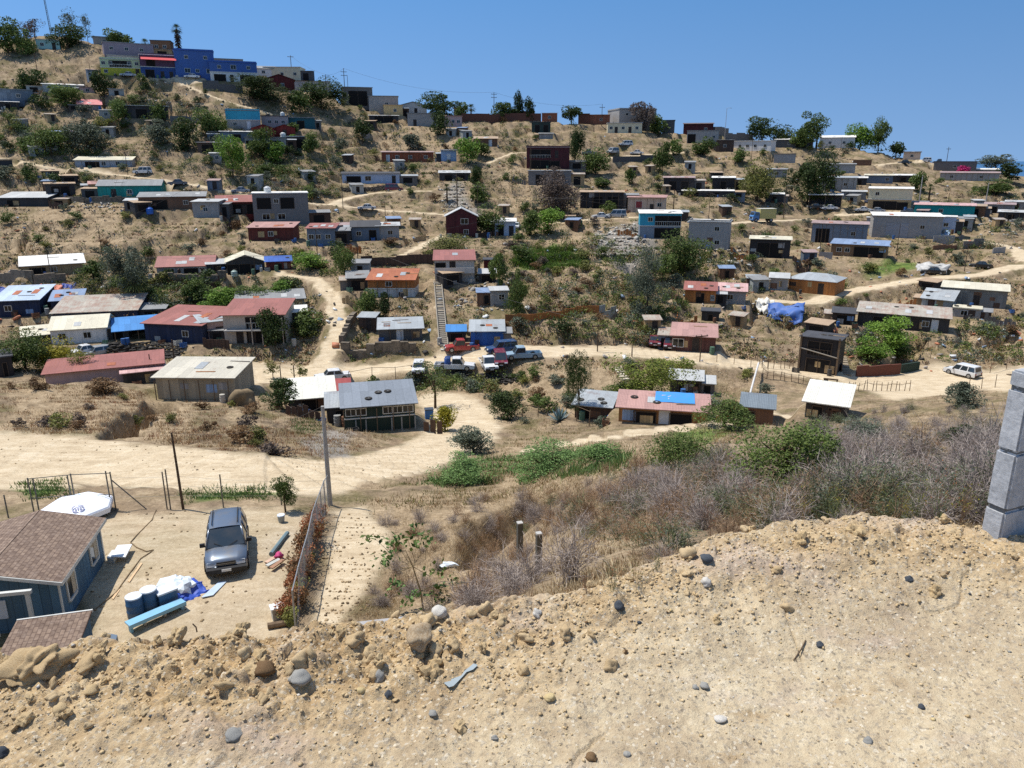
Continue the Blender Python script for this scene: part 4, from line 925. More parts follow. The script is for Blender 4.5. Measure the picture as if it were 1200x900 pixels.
def palm(px, py, wpx, hpx, label, skirt=False, spiky=False, D=None, tf=.62):
    p, D = cast(px, py) if D is None else (at(px, py, D), D)
    m = D / FPX; w, h = wpx * m, hpx * m * 1.05; g = random.Random(int(px)); t = empty('palm_tree' if not spiky else 'yucca', p, .4, label, 'palm' if not spiky else 'yucca'); rad = w * .5
    ht = h * tf; MB().tube([(0, 0, -.4), (0, 0, ht * .5), (0, 0, ht)], [w * .07 + .08, w * .05 + .06, w * .05 + .05], 8).build('trunk', BARK, t)
    b = MB(); n = 46
    for k in range(n):
        a = k * 2.399; el = R(80 - 120 * (k / n)); L = rad * g.uniform(.85, 1.1)
        d = np.array([math.cos(a) * math.cos(el), math.sin(a) * math.cos(el), math.sin(el)]); sd = np.array([-math.sin(a), math.cos(a), 0]); c = np.array([0, 0, ht])
        for j in range(5):
            q = (j - 2) * .22; e = d * math.cos(q) + sd * math.sin(q) + np.array([0, 0, -.08]); b0 = c + d * L * .35; tip = c + e * L; mid = (b0 + tip) / 2
            b.add([b0, mid + sd * L * .035, tip + np.array([0, 0, -L * .12]), mid - sd * L * .035], [(0, 1, 2, 3)])
        b.add([c - sd * .02, c + sd * .02, c + d * L * .4 + sd * .02, c + d * L * .4 - sd * .02], [(0, 1, 2, 3)])
    b.build('crown', LEAF['dark' if not spiky else 'olive'], t)
    if skirt:
        b = MB()
        for k in range(160):
            a = g.uniform(0, 6.28); z = ht * g.uniform(.12, 1.0); r = rad * g.uniform(.45, .8) * (.75 + .25 * z / ht); b.add([(0, 0, z), (math.cos(a - .25) * r * .6, math.sin(a - .25) * r * .6, z - .3), (math.cos(a) * r, math.sin(a) * r, z - h * .09), (math.cos(a + .25) * r * .6, math.sin(a + .25) * r * .6, z - .3)], [(0, 1, 2, 3)])
        b.build('dead_leaf_skirt', LEAF['mauve'], t)
    return t
TREES = '''
80 57 40 24 d dark|wide dark round tree at the very top of the hill
84 46 20 30 a grey|thin grey leaved tree standing above the wide dark hilltop tree
103 48 11 27 a grey|slender sparse tree just east of the wide dark hilltop tree
10 62 34 34 d mid|dark tree clump on the crest at the photo edge
30 58 24 28 a mauve|leafless mauve tree on the crest behind the aqua house
42 48 18 22 a mauve|leafless mauve tree directly below the radio mast
32 66 18 26 d mid|bushy green tree at the left end of the aqua house
133 45 18 16 d mid|small green tree on the summit over the cement house
147 48 16 12 d mid|low green tree between summit houses
312 119 58 26 d dark|broad dark tree in front of the dark red gable
352 133 22 22 d mid|smaller tree hanging below the broad dark tree
377 128 50 30 d dark|broad dark tree under the pale grey house with brown roof end
39 112 27 26 d dark|dark rounded tree beside the thin white roofed grey house
78 126 36 22 d mid|green tree mass in front of the thin white roofed grey house
123 113 22 24 d dark|dark tree beside the pink tarp
140 145 20 24 d mid|leafy green tree before the long thin roofed shelter
186 145 16 22 d mid|green bush tree at the far end of the long thin roofed shelter
60 182 40 30 d mid|green tangle of trees below the navy shed
105 180 42 32 d grey|grey green trees between navy shed and cream roofed house
185 168 32 24 d grey|grey round bush tree alone on the bare slope beside the upper road
220 178 26 30 d dark|dark green tree on the bank under the grey wall
247 158 30 26 d mid|green tree at the end of the grey block wall
273 208 30 42 r bright|bright green tree on a visible trunk beneath the red gables
308 185 28 30 d mid|green tree against the concrete box under red gables
323 192 20 22 d bright|round bright green tree in the yard below the concrete box
341 174 12 14 d bright|small bright tree beside the dark open shelter
365 180 18 22 d mid|green tree beside the end of the concrete box
342 158 14 12 d mid|green tree over the dark teal shack
425 168 20 26 r dark|lone dark green tree on the bare slope under the stone grey skyline house
484 176 18 16 d grey|grey shrubby tree above the long red brown house
516 140 42 28 d dark|dark tree group on the skyline before the gabled cottage
541 136 14 16 d mid|green tree beside the round fan palm
587 133 22 18 d mid|green skyline tree at the foot of the telegraph cross pole
516 158 18 24 d dark|dark green bush tree next to the pale pink house
548 192 26 26 d bright|bright green tree beside the pale blue fronted shed
564 182 18 12 d mid|low green tree with dark shade past the pale blue shed
558 222 14 24 d dark|dark tree beside the dark open shack with broken roof
562 238 20 20 d mid|green bush tree edging the scrap yard
607 140 12 30 c dark|taller of the two dark conifers on the ridge
621 138 12 24 c dark|shorter of the two dark conifers on the ridge
602 133 12 12 d dark|low dark tree beside the pair of conifers
670 144 20 18 r dark|round dark tree standing alone on the open ridge
752 155 24 30 d mauve|dark brownish tree against the big concrete building
771 158 20 20 d mid|green tree at the corner of the big concrete building
893 162 30 26 d dark|first dark tree past the long grey ridge wall
918 162 26 22 d dark|middle dark tree of the ridge row beside the dark block house
938 164 18 18 d mid|small green tree between dark ridge row and fan palms
951 164 28 36 t mid|tall leafy tree rising above the fan palms on the right ridge
1008 170 36 26 d bright|bright green spreading tree on the right end of the ridge
1030 168 20 34 d mid|taller darker green tree behind the bright spreading ridge tree
1050 178 16 16 d dark|small dark tree downhill from the bright spreading ridge tree
1166 200 30 20 f grey|grey green umbrella shaped tree on the far right skyline
1180 212 22 18 d dark|dark tree in front of the umbrella shaped tree
946 238 52 56 w dark|large drooping dark tree beside the white carport
887 236 38 44 w olive|olive tree with hanging foliage next to the drooping dark tree
652 256 50 48 d mauve|large purplish leafless looking tree below the maroon balcony house
642 274 30 26 d bright|light green bush tree in front of the purplish tree
622 276 20 26 d mid|green tree beside the purplish tree, above the green grass
673 196 18 44 t dark|tall dark cypress like tree beside the maroon balcony house
698 204 34 26 d mid|wide green tree on the slope between maroon house and red banks
706 220 18 10 d mid|low green bush tree under the wide green slope tree
738 216 12 16 d mid|small green tree on the slope above the beige house
776 202 22 30 d mid|dark green tree left of the pinkish roofed black shack
790 182 16 16 d mid|green tree in front of the maroon ridge house
824 182 26 18 d mid|green garden tree in front of the grey cement ridge house
868 190 16 14 d mid|green tree before the long white mobile home
571 276 38 32 d mid|dense green tree against the maroon cottage
527 300 50 22 b olive|wide olive bush at the foot of the maroon cottage
585 335 22 34 d mid|green tree between the off-white red roofed house and the slope
606 372 22 50 d mid|tall green bush tree at the end of the brown plank fence
158 350 46 56 w grey|tall shaggy grey green tree above the rambling patched roof
110 330 26 22 d mid|green tree mass beside the white roofed tan house
262 370 50 30 d bright|bright green trees filling the gap above the salmon roof
298 356 40 20 d mid|green hedge tree behind the long grey roofed house
232 352 30 26 d mid|green tree under the stone terrace
330 350 30 20 d bright|light green trees behind the long grey roof
363 316 34 18 d bright|bright green bushes near the royal blue tarp roof
323 404 34 38 d dark|dark leafy tree in front of the salmon roofed house balcony
30 432 50 40 d mid|mid green tree by the dark hut at the photo edge
68 432 50 34 d yellow|yellow green tree in front of the white cream roofed house
98 440 26 28 a olive|sparse bare stemmed tree before the wide salmon roof
430 372 26 30 d mid|green bush tree above the dark metal shed
452 374 16 28 d dark|dark green tree between rusty roofed house and metal shed
404 330 22 36 d mid|leafy tree beside the grey roofed carport
510 478 46 50 a mid|loose green trees beside the grey shingled house
522 505 26 26 b yellow|yellow green round bush beside the blue bin
595 492 38 30 d dark|dark glossy tree in the valley beside the dirt track
677 491 26 74 t dark|tall slim dark tree rising beside the brown plank shed
762 476 78 56 r pepper|big olive green pepper tree over the salmon roofed wooden house
730 476 44 26 b mid|low green bushes under the big pepper tree
802 322 50 44 d mid|dense green tree on the debris slope beside the grey block house
758 372 38 70 d grey|grey green tree mass running down the gully
776 330 24 28 d mid|green tree at the top of the gully
897 300 30 18 b mid|green bush under the blue and cream truck
1040 408 42 34 d bright|bright green garden tree below the patchwork roofed shack
1022 420 36 22 b bright|bright green shrubbery beside the steps
1052 418 28 18 b mid|green shrubbery on the brick walled bank
331 480 36 32 b dark|dark green bush behind the cream white roofed shack
335 600 24 40 r mid|young leafy tree inside the yard fence
320 443 16 18 a olive|sparse sapling by the road near the white sedan
352 446 16 18 a olive|second sapling by the road near the white sedan
436 462 16 20 b mid|little green bush behind the grey shingle roof
555 530 46 30 b grey|grey green cactus bush at the bend of the dirt track
655 494 16 18 b grey|spiky blue grey agave in the dry field
848 500 60 30 b mid|green shrubs beside the leaning white pipe
640 556 80 32 b castor|wide pale green castor bean thicket
545 567 66 32 b castor|bright green weeds beside the bending dirt track
700 546 44 24 b castor|green castor bushes between path and dry slope
795 556 66 46 b mid|dark green bush on the near dry slope
918 572 120 74 b mid|very large dark green bush on the near slope
1010 516 40 22 b grey|grey green bush beyond the very large dark bush
1130 478 44 26 b grey|grey green bush beside the road fence stakes
1120 525 40 26 b dark|dark green patch of bush in the lavender scrub
1128 206 12 10 b magenta|magenta flowering bush on the right hillside
1165 228 40 16 b mid|green hedge bushes under the far right houses
1075 224 16 20 d mid|green tree between white roofed sheds on the right hillside
122 461 30 16 b brown|dark brown shrub in the dry field
'''
for line in TREES.strip().splitlines():
    sp, label = line.split('|'); a = sp.split(); px, py, w_, h_ = map(float, a[:4])
    bushy = a[4] == 'b'; lw = label.split()
    dd = None
    nm, ct = ('agave', 'plant') if 'agave' in label else ('cactus', 'cactus') if 'cactus' in label else ('bush', 'bush') if bushy else ('conifer', 'tree') if a[4] == 'c' else ('tree', 'tree')
    if nm == 'agave':
        p, D = cast(px, py); t = empty('agave', p, 0, label, 'plant'); g = random.Random(3); b = MB(); m = D / FPX; L = h_ * m
        for k in range(34):
            az = k * 2.4; el = R(15 + 65 * (k / 34)); d = np.array([math.cos(az) * math.cos(el), math.sin(az) * math.cos(el), math.sin(el)]); s = np.array([-math.sin(az), math.cos(az), 0]) * L * .07
            b.add([-s * .6, s * .6, d * L * .55 + s, d * L * .55 - s], [(0, 1, 2, 3)]).add([d * L * .55 - s, d * L * .55 + s, d * L], [(0, 1, 2)])
        b.build('leaf_rosette', paint('agave_blue', '5c7478', .6), t); continue
    tree(px, py, w_, h_, a[4], a[5], label, ct, None, nm, dd)
palm(210, 62, 15, 33, 'tall palm with a thick skirt of dead leaves on the hilltop skyline', skirt=True, tf=.85)
palm(170, 50, 14, 14, 'small leaning palm on the summit past the mauve building')
palm(552, 132, 14, 22, 'round headed fan palm on the skyline')
palm(940, 168, 14, 24, 'short fan palm in front of the tall leafy ridge tree')
palm(957, 168, 14, 26, 'fan palm at the corner of the white ridge house')
palm(1088, 236, 12, 24, 'small palm with dry trunk beside the cream and tan house')
palm(160, 352, 40, 60, 'big spiky yucca clump amid the shaggy grey green tree', spiky=True, tf=.35)
palm(524, 236, 13, 24, 'dark little palm like tree in the scrap yard')
# hillside shrubs: one of each look, then copies
def scrub_twigs(seed, mat, n_st=26, n_tw=11, leafn=0, leafm=None):
    g = np.random.default_rng(seed); V = []; 
    def ribbon(a, b_, w0):
        d = b_ - a; s = np.cross(d, g.normal(size=3)); s /= np.linalg.norm(s) + 1e-9; V.extend([a - s * w0, a + s * w0, b_ + s * w0 * .5, b_ - s * w0 * .5])
    tips = []
    for _ in range(n_st):
        az = g.uniform(0, 6.28); el = R(g.uniform(22, 88)); L = g.uniform(.55, 1.0); d = np.array([math.cos(az) * math.cos(el) * 1.0, math.sin(az) * math.cos(el), math.sin(el)]); p = np.array([g.normal() * .04, g.normal() * .04, -.03]); q = p + d * L * np.array([.5, .5, .9])
        ribbon(p, (p + q) / 2, .007); ribbon((p + q) / 2, q, .005)
        for _ in range(n_tw):
            u = g.uniform(.25, 1); a = p + (q - p) * u; e = d + g.normal(size=3) * .65; e /= np.linalg.norm(e); b_ = a + e * g.uniform(.08, .28); ribbon(a, b_, .0036); tips.append(b_)
            for _ in range(2): c = b_ + (e + g.normal(size=3) * .7) * g.uniform(.03, .1); ribbon(b_, c, .0028); tips.append(c)
    V = np.array(V); F = np.arange(len(V)).reshape(-1, 4); mi = np.zeros(len(F), int); mats = [mat]
    if leafn:
        T = np.array(tips); T = T[g.integers(0, len(T), leafn)] + g.normal(size=(leafn, 3)) * .02; lv, lf = leaf_quads(T, .018, g); F = np.concatenate([F, lf + len(V)]); V = np.concatenate([V, lv]); mi = np.concatenate([mi, np.ones(len(lf), int)]); mats.append(leafm)
    return bulk('twigs', V, F, mats, mi)
SHRUB = {}
for key, mat, shape in (('green', 'mid', 'dome'), ('dark', 'dark', 'dome'), ('olive', 'olive', 'dome'), ('grey', 'grey', 'round'), ('brown', 'brown', 'dome'), ('mauve', 'mauve', 'dome')):
    SHRUB[key] = [crown(shape, 900 + k, 9, 760, .058, .5, LEAF[mat], 'foliage')[0] for k in range(4)]
VSC = 1.25
VEG = [  # outline, how many, size in m, looks
 ([(0,95),(250,95),(260,215),(0,215)], 62, (1.2,3.6), ('green','dark','grey','olive','green')),
 ([(250,150),(400,150),(400,240),(250,240)], 34, (1.2,3.2), ('green','dark','grey','green')),
 ([(0,230),(400,240),(400,300),(0,300)], 26, (.8,2.2), ('green','olive','grey','brown')),
 ([(90,300),(420,300),(420,400),(90,400)], 34, (1,2.8), ('green','dark','olive')),
 ([(400,110),(640,140),(640,300),(400,300)], 36, (.8,2.2), ('grey','olive','brown','green')),
 ([(590,200),(720,200),(740,330),(590,330)], 26, (1,2.6), ('green','mauve','olive','dark')),
 ([(590,310),(760,310),(760,395),(590,395)], 24, (.8,2.2), ('olive','grey','dark','brown')),
 ([(740,150),(1000,170),(1000,260),(740,260)], 40, (1,2.8), ('green','dark','olive','grey')),
 ([(760,260),(1000,250),(1000,390),(760,390)], 32, (.8,2.4), ('grey','brown','olive','green')),
 ([(1000,200),(1200,210),(1200,420),(1000,420)], 40, (.8,2.2), ('grey','brown','olive','green')),
 ([(390,430),(900,430),(900,500),(390,500)], 46, (.6,1.8), ('olive','brown','grey','green')),
 ([(0,440),(250,440),(380,500),(330,545),(0,505)], 22, (.6,1.4), ('brown','olive','mauve')),
]
SH_LBL = dict(green='small mid green shrub on the far hillside', dark='small very dark green shrub on the far hillside', olive='small yellowish olive shrub on the far hillside', grey='small grey green shrub on the far hillside', brown='small dried brown shrub on the far hillside', mauve='small leafless mauve shrub on the far hillside')
for zi, (poly, n, (s0, s1), looks) in enumerate(VEG):
    for q in sow(n, poly, 300 + zi):
        look = rng.choice(looks); o = link('dry_shrub' if look in ('brown', 'mauve', 'grey') else 'shrub', rng.choice(SHRUB[look]), None, (q[0], q[1], q[2] - .1)); s = VSC * (s0 + (s1 - s0) * rng.random() ** 1.3)
        o.rotation_euler = (0, 0, rng.uniform(0, 6.28)); o.scale = (s * rng.uniform(.9, 1.5), s * rng.uniform(.9, 1.3), s * rng.uniform(.6, 1.0)); lab = SH_LBL[look]
        tag(o, lab, 'shrub', lab.replace('small ', '').replace(' shrub', ' shrubs'))
# near slope: twiggy scrub bushes
TW = [(scrub_twigs(40 + k, TWIG, 30, 12), 'lavender grey leafless') for k in range(3)] + [(scrub_twigs(50 + k, TWIGB, 26, 11), 'brown dried out') for k in range(2)] + [(scrub_twigs(60 + k, TWIGG, 22, 10, 500, LEAF['grey']), 'sparse grey green leafed') for k in range(2)]
def twig_bush(pos, s, hh, k, label=None, group=None):
    if not label: s *= min(1, .3 + math.hypot(pos[0], pos[1]) / 20)
    me, look = TW[k]; o = link('dry_bush', me, None, pos); o.rotation_euler = (0, 0, rng.uniform(0, 6.28)); o.scale = (s, s, s * hh)
    lab = label or f'{look} scrub bush on the near dry slope'; tag(o, lab, 'bush', group or (None if label else f'{look} scrub bushes on the near dry slope')); return o
SLOPE = [([(860,600),(1170,600),(1200,560),(1200,470),(1090,474),(1000,505),(900,560)], 120, (.6,1.15), (0,1,2,0,1,5,6,3)), ([(700,640),(880,612),(900,520),(820,530),(640,600)], 56, (.5,1.1), (0,3,4,2,5,1,6)),
         ([(560,600),(640,570),(860,560),(720,600),(600,640)], 40, (.5,1.1), (3,4,0)), ([(440,715),(430,600),(560,575),(640,600),(640,715)], 76, (.5,1.15), (0,3,4,4,2,1)), ([(560,600),(700,545),(860,530),(860,580),(640,640)], 44, (.5,1.2), (0,1,3,5,4)), ([(940,520),(1100,475),(1000,480),(930,505)], 22, (.7,1.3), (0,1,5))]
TWP = []
SLOPE.append(([(720,690),(800,652),(880,624),(1150,616),(1150,590),(900,596),(800,612),(720,650)], 40, (.45, 1.0), (0, 3, 4, 5, 6, 1)))
for zi, (poly, n, (s0, s1), ks) in enumerate(SLOPE):
    for q in sow(n, poly, 500 + zi, True): TWP.append((q[3], (q[0], q[1], q[2] - .05), rng.uniform(s0, s1) , rng.uniform(.6, .95), rng.choice(ks)))
for _ in range(110):   # the scrub goes on past the edge of the picture
    D = 6 * (8 ** rng.random()); x = (rng.uniform(1215, 1560) - 600) / FPX * D; y = D * .95; TWP.append((1e6, (x, y, float(hz(x, y)) - .05), rng.uniform(.6, 1.15), rng.uniform(.6, .95), rng.choice((0, 1, 2, 5, 3))))
TWP.sort(key=lambda q: q[0] / (q[2] * min(1, .3 + q[0] / 20)))
for q in TWP[:288]: twig_bush(*q[1:])
V_, F_, M_ = [], [], []; n_ = 0; tm_ = [TWIG, TWIGB, TWIGG, LEAF['grey']]
for _, p_, s, hh, k in TWP[288:]:
    me = TW[k][0]; co = np.empty(len(me.vertices) * 3, np.float32); me.vertices.foreach_get('co', co); co = co.reshape(-1, 3); a = rng.uniform(0, 6.28); s *= min(1, .3 + math.hypot(p_[0], p_[1]) / 20); c_, s_ = math.cos(a), math.sin(a)
    V_.append(np.stack([(co[:, 0] * c_ - co[:, 1] * s_) * s, (co[:, 0] * s_ + co[:, 1] * c_) * s, co[:, 2] * s * hh], 1) + np.array(p_)); fi = np.empty(len(me.polygons) * 4, np.int32); me.polygons.foreach_get('vertices', fi); F_.append(fi.reshape(-1, 4) + n_); n_ += len(co)
    mi = np.empty(len(me.polygons), np.int32); me.polygons.foreach_get('material_index', mi); M_.append(np.where(mi > 0, 3, 0 if k < 3 else 1 if k < 5 else 2))
tag(link('dry_brush', bulk('dry_brush', np.concatenate(V_), np.concatenate(F_), tm_, np.concatenate(M_))), None, None, None, 'stuff')
D = min(np.linspace(4.5, 14, 200), key=lambda q: abs(project(*[(lambda w: (w[0], w[1], float(hz(w[0], w[1]))))(at(665, 690, q))][0])[1] - 704)); p = at(665, 690, D); p[2] = hz(p[0], p[1]); twig_bush((p[0], p[1], p[2] + .02), 100 * D / FPX, .9, 1, 'large round leafless grey bush beside the two posts near the lip')
for k in range(16):  # the row of rusty bushes along the yard fence
    u = k / 15; p, D = cast(370 - 32 * u + rng.uniform(-5, 5), 603 + 128 * u); tm = ('rust', 'brown', 'rust', 'olive')[k % 4]
    o = link('shrub', crown('dome', 960 + k % 3, 10, 900, .05, .5, LEAF[tm], 'foliage')[0], None, p); s = rng.uniform(.7, 1.25); o.scale = (s, s, s * rng.uniform(.7, 1)); lab = {'rust': 'rust red dried shrub in the row along the yard fence', 'brown': 'brown dried shrub in the row along the yard fence', 'olive': 'olive shrub in the row along the yard fence'}[tm]; tag(o, lab, 'shrub', lab.replace('shrub', 'shrubs'))
# castor plant: long bent stem with star leaves
p, D = cast(497, 716); t = empty('castor_plant', p, 0, 'spindly castor bean plant with long bent stem and dark leaf clusters', 'plant'); m = D / FPX; c0 = ray(497, 716)
st = [(0, 0, -.2), (-.1, 0, .8), (-.35, .1, 1.7), (-.6, .2, 2.3)]; MB().tube(st, [.035, .03, .022, .01], 6).build('stem', paint('castor_stem', '8c7a58', .8), t)
for k, (x, y, z) in enumerate([(-1.7, .6, 2.5), (-1.2, .2, 2.1), (-1.4, .5, 1.6), (-.5, .3, 2.6), (-.2, .5, 2.9), (.1, .4, 2.6), (.4, .2, 1.5), (-.9, .1, 1.0), (-.4, 0, .55), (.5, .1, .8), (-1.0, .4, 2.6), (1.0, .3, 1.0), (.8, -.1, .6)]):
    MB().tube([st[2] if z > 1.2 else st[1], (x * .6, y, (z + st[1][2]) / 2 + .1), (x, y, z)], [.014, .011, .006], 4).build('branch', paint('castor_stem', '8c7a58', .8), t)
    g = np.random.default_rng(k); V, F = leaf_quads(np.array([x, y, z]) + g.normal(size=(26, 3)) * np.array([.2, .2, .14]), .1, g, .6, .6); link('foliage', bulk('foliage', V, F, LEAF['castor' if k % 3 else 'mid']), t)
# ------------------------------------------------------------------ grass and weeds nobody could count
def tufts(name, pts, nb, hgt, wid, mats, seed, spread=.12, kind='stuff'):
    g = np.random.default_rng(seed); n = len(pts); k = nb; base = np.repeat(pts[:, :3], k, 0) + np.stack([g.normal(size=n * k) * spread, g.normal(size=n * k) * spread, np.zeros(n * k)], 1)
    base[:, 2] = hz(base[:, 0], base[:, 1]) - .03
    h = g.uniform(hgt[0], hgt[1], (n * k, 1)) * np.minimum(1, .1 + base[:, 1:2] / 34); lean = g.normal(size=(n * k, 3)) * np.array([.45, .45, 0]); tip = base + (np.array([0, 0, 1.]) + lean) * h; s = g.normal(size=(n * k, 3)); s[:, 2] = 0; s /= np.linalg.norm(s, axis=1, keepdims=True) + 1e-9; w = wid * g.uniform(.6, 1.3, (n * k, 1))
    V = np.stack([base - s * w, base + s * w, tip], 1).reshape(-1, 3); F = np.arange(len(V)).reshape(-1, 3); mi = np.repeat(g.integers(0, len(mats), n), k)
    tag(link(name, bulk(name, V, F, mats, mi)), None, None, None, kind)
GR = [leaf_mat('straw', '836f50', 'c6b088', .2), leaf_mat('straw_pale', 'a6906c', 'd6c4a0', .2), leaf_mat('straw_brown', '6a5236', 'a58358', .2), leaf_mat('weed', '4c5228', '8a8648', .2), leaf_mat('weed_rust', '6a4430', 'a87456', .2)]
near = sow(3600, [(420,600),(560,570),(700,560),(900,560),(1200,590),(1180,615),(880,618),(700,690),(600,715),(400,735)], 71, True, 1.6, .7); tufts('dry_grass', near, 13, (.1, .36), .007, [GR[0], GR[1], GR[1], GR[2], GR[1]], 72)
slope = sow(2600, [(560,520),(860,505),(1010,470),(1200,440),(1200,590),(880,612),(640,640),(560,600)], 73, True, 2.5, .8); tufts('dry_grass', slope, 9, (.12, .42), .012, [GR[0], GR[1], GR[2], GR[1]], 74)
field = sow(2600, [(0,445),(230,462),(400,480),(500,540),(430,545),(250,535),(120,508),(0,505)], 75, True, 5); tufts('dry_grass', field, 7, (.12, .4), .026, [GR[0], GR[1], GR[2], GR[2], GR[4]], 76, .2)
mid = sow(2400, [(380,425),(900,425),(900,510),(560,590),(420,600),(400,560),(560,520)], 77, True, 4); tufts('dry_grass', mid, 7, (.1, .35), .025, [GR[0], GR[2], GR[3], GR[3], GR[1]], 78, .25)
hill = sow(7500, [(0,30),(250,80),(600,130),(800,140),(1000,165),(1200,200),(1200,440),(0,440)] , 79, True, 5); tufts('dry_grass', hill, 6, (.2, .6), .06, [GR[0], GR[2], GR[1], GR[3], GR[1], GR[4]], 80, .35)
hw_ = sow(8000, [(0,60),(300,110),(600,150),(1000,175),(1200,210),(1200,430),(0,430)], 81, True, 7)
g_ = np.random.default_rng(82); k_ = 16; b_ = np.repeat(hw_[:, :3], k_, 0); sc_ = np.repeat(g_.uniform(.25, .75, len(hw_)), k_)[:, None]; P_ = b_ + g_.normal(size=b_.shape) * sc_ * np.array([.6, .6, .3]) + np.array([0, 0, .15]); V_, F_ = leaf_quads(P_, .15, g_)
tag(link('weeds', bulk('weeds', V_, F_, [LEAF['olive'], LEAF['mid'], LEAF['grey'], LEAF['brown'], LEAF['mauve']], np.repeat(g_.integers(0, 5, len(hw_)), k_))), None, None, None, 'stuff')
# brush that has closed into one mass on the banks
bz = np.concatenate([sow(n_, pl_, 950 + k_i, True, 9) for k_i, (n_, pl_) in enumerate([(560, [(0,100),(245,95),(250,205),(0,215)]), (320, [(250,150),(400,160),(400,235),(270,235)]), (260, [(90,305),(410,305),(410,395),(90,400)]), (170, [(590,230),(700,240),(750,350),(600,330)]), (230, [(740,180),(1000,190),(1000,250),(740,250)]), (190, [(740,270),(900,270),(900,340),(720,390)]), (110, [(590,330),(770,330),(770,400),(600,400)]), (170, [(1000,225),(1200,220),(1200,300),(1000,290)]), (190, [(400,130),(640,150),(600,240),(400,200)]), (40, [(480,440),(600,440),(560,480),(480,470)]), (70, [(980,395),(1200,370),(1200,420),(1000,430)])])])
k_ = 95; sc_ = np.repeat(g_.uniform(.5, 1.6, len(bz)), k_)[:, None]; d_ = g_.normal(size=(len(bz) * k_, 3)); d_ /= np.linalg.norm(d_, axis=1, keepdims=True); P_ = np.repeat(bz[:, :3], k_, 0) + d_ * sc_ * g_.uniform(.5, 1, (len(bz) * k_, 1)) * np.array([1.15, 1.15, .8]) + np.array([0, 0, 1]) * sc_ * .35; V_, F_ = leaf_quads(P_, .15, g_)
tag(link('undergrowth', bulk('undergrowth', V_, F_, [LEAF['mid'], LEAF['grey'], LEAF['olive'], LEAF['dark'], LEAF['brown']], np.repeat(g_.choice(5, len(bz), p=[.3, .27, .2, .13, .1]), k_))), None, None, None, 'stuff')
gg = sow(1600, [(603,292),(672,290),(690,308),(640,316),(600,310)], 83); tufts('green_grass', gg, 8, (.3, .9), .06, [LEAF['bright'], LEAF['mid']], 84, .3)
gg = sow(700, [(490,566),(560,536),(640,528),(740,528),(735,548),(640,560),(560,572)], 85, True, 2.5); tufts('green_weeds', gg, 9, (.15, .5), .035, [LEAF['castor'], LEAF['mid'], LEAF['castor']], 86, .2)
gg = np.concatenate([sow(240, [(215,575),(315,570),(325,582),(220,585)], 87, False), sow(200, [(20,565),(70,560),(85,580),(40,585)], 88, False), sow(150, [(1005,305),(1055,302),(1058,318),(1008,320)], 89, False), sow(200, [(340,490),(375,488),(378,505),(345,508)], 90, False)]); tufts('green_weeds', gg, 8, (.05, .3), .03, [LEAF['mid'], LEAF['castor']], 91, .25)
# ------------------------------------------------------------------ vehicles
TYRE = paint('tyre_rubber', '1c1b1a', .9, dirt=.3); RIM = paint('rim_alloy', '9a9c9e', .35, .6); LAMP = paint('lamp_clear', 'd8dcdc', .15); TAIL = paint('lamp_red', '8c1c1c', .3); CHROME = paint('chrome_dull', '8c8e90', .3, .8); BLACKP = paint('trim_black', '1a1a1c', .6, dirt=.1); CARGLASS = paint('car_glass', '2c363c', .06, 0, 1.0, dirt=.2); PLATE = paint('plate_white', 'd0d0cc', .5)
def car_paint(key, col, metal=.0):
    k = ('c', key)
    if k in _M: return _M[k]
    t = NT('car_' + key); v = t.coords(); c = lin(col); f = t.noise(v, 1.6, 5, .65)
    p = t.bsdf(t.mix(t.ramp(f, [(.48, (0, 0, 0)), (.75, (.5, .5, .5))]), c, lin('9a8766')), .32, metal, .5); p.inputs['Coat Weight'].default_value = .35; p.inputs['Coat Roughness'].default_value = .12; _M[k] = t.m; return t.m
def quad_in(a, b, c, d, m0, m1, off):
    """inset glass quad on the face a b c d (a,b low edge; d,c high edge)"""
    a, b, c, d = map(np.array, (a, b, c, d)); n = np.cross(b - a, d - a); n = n / np.linalg.norm(n)
    f = lambda u, v: (a * (1 - u) + b * u) * (1 - v) + (d * (1 - u) + c * u) * v + n * off
    return [f(m0, m1), f(1 - m0, m1), f(1 - m0, 1 - m1), f(m0, 1 - m1)]
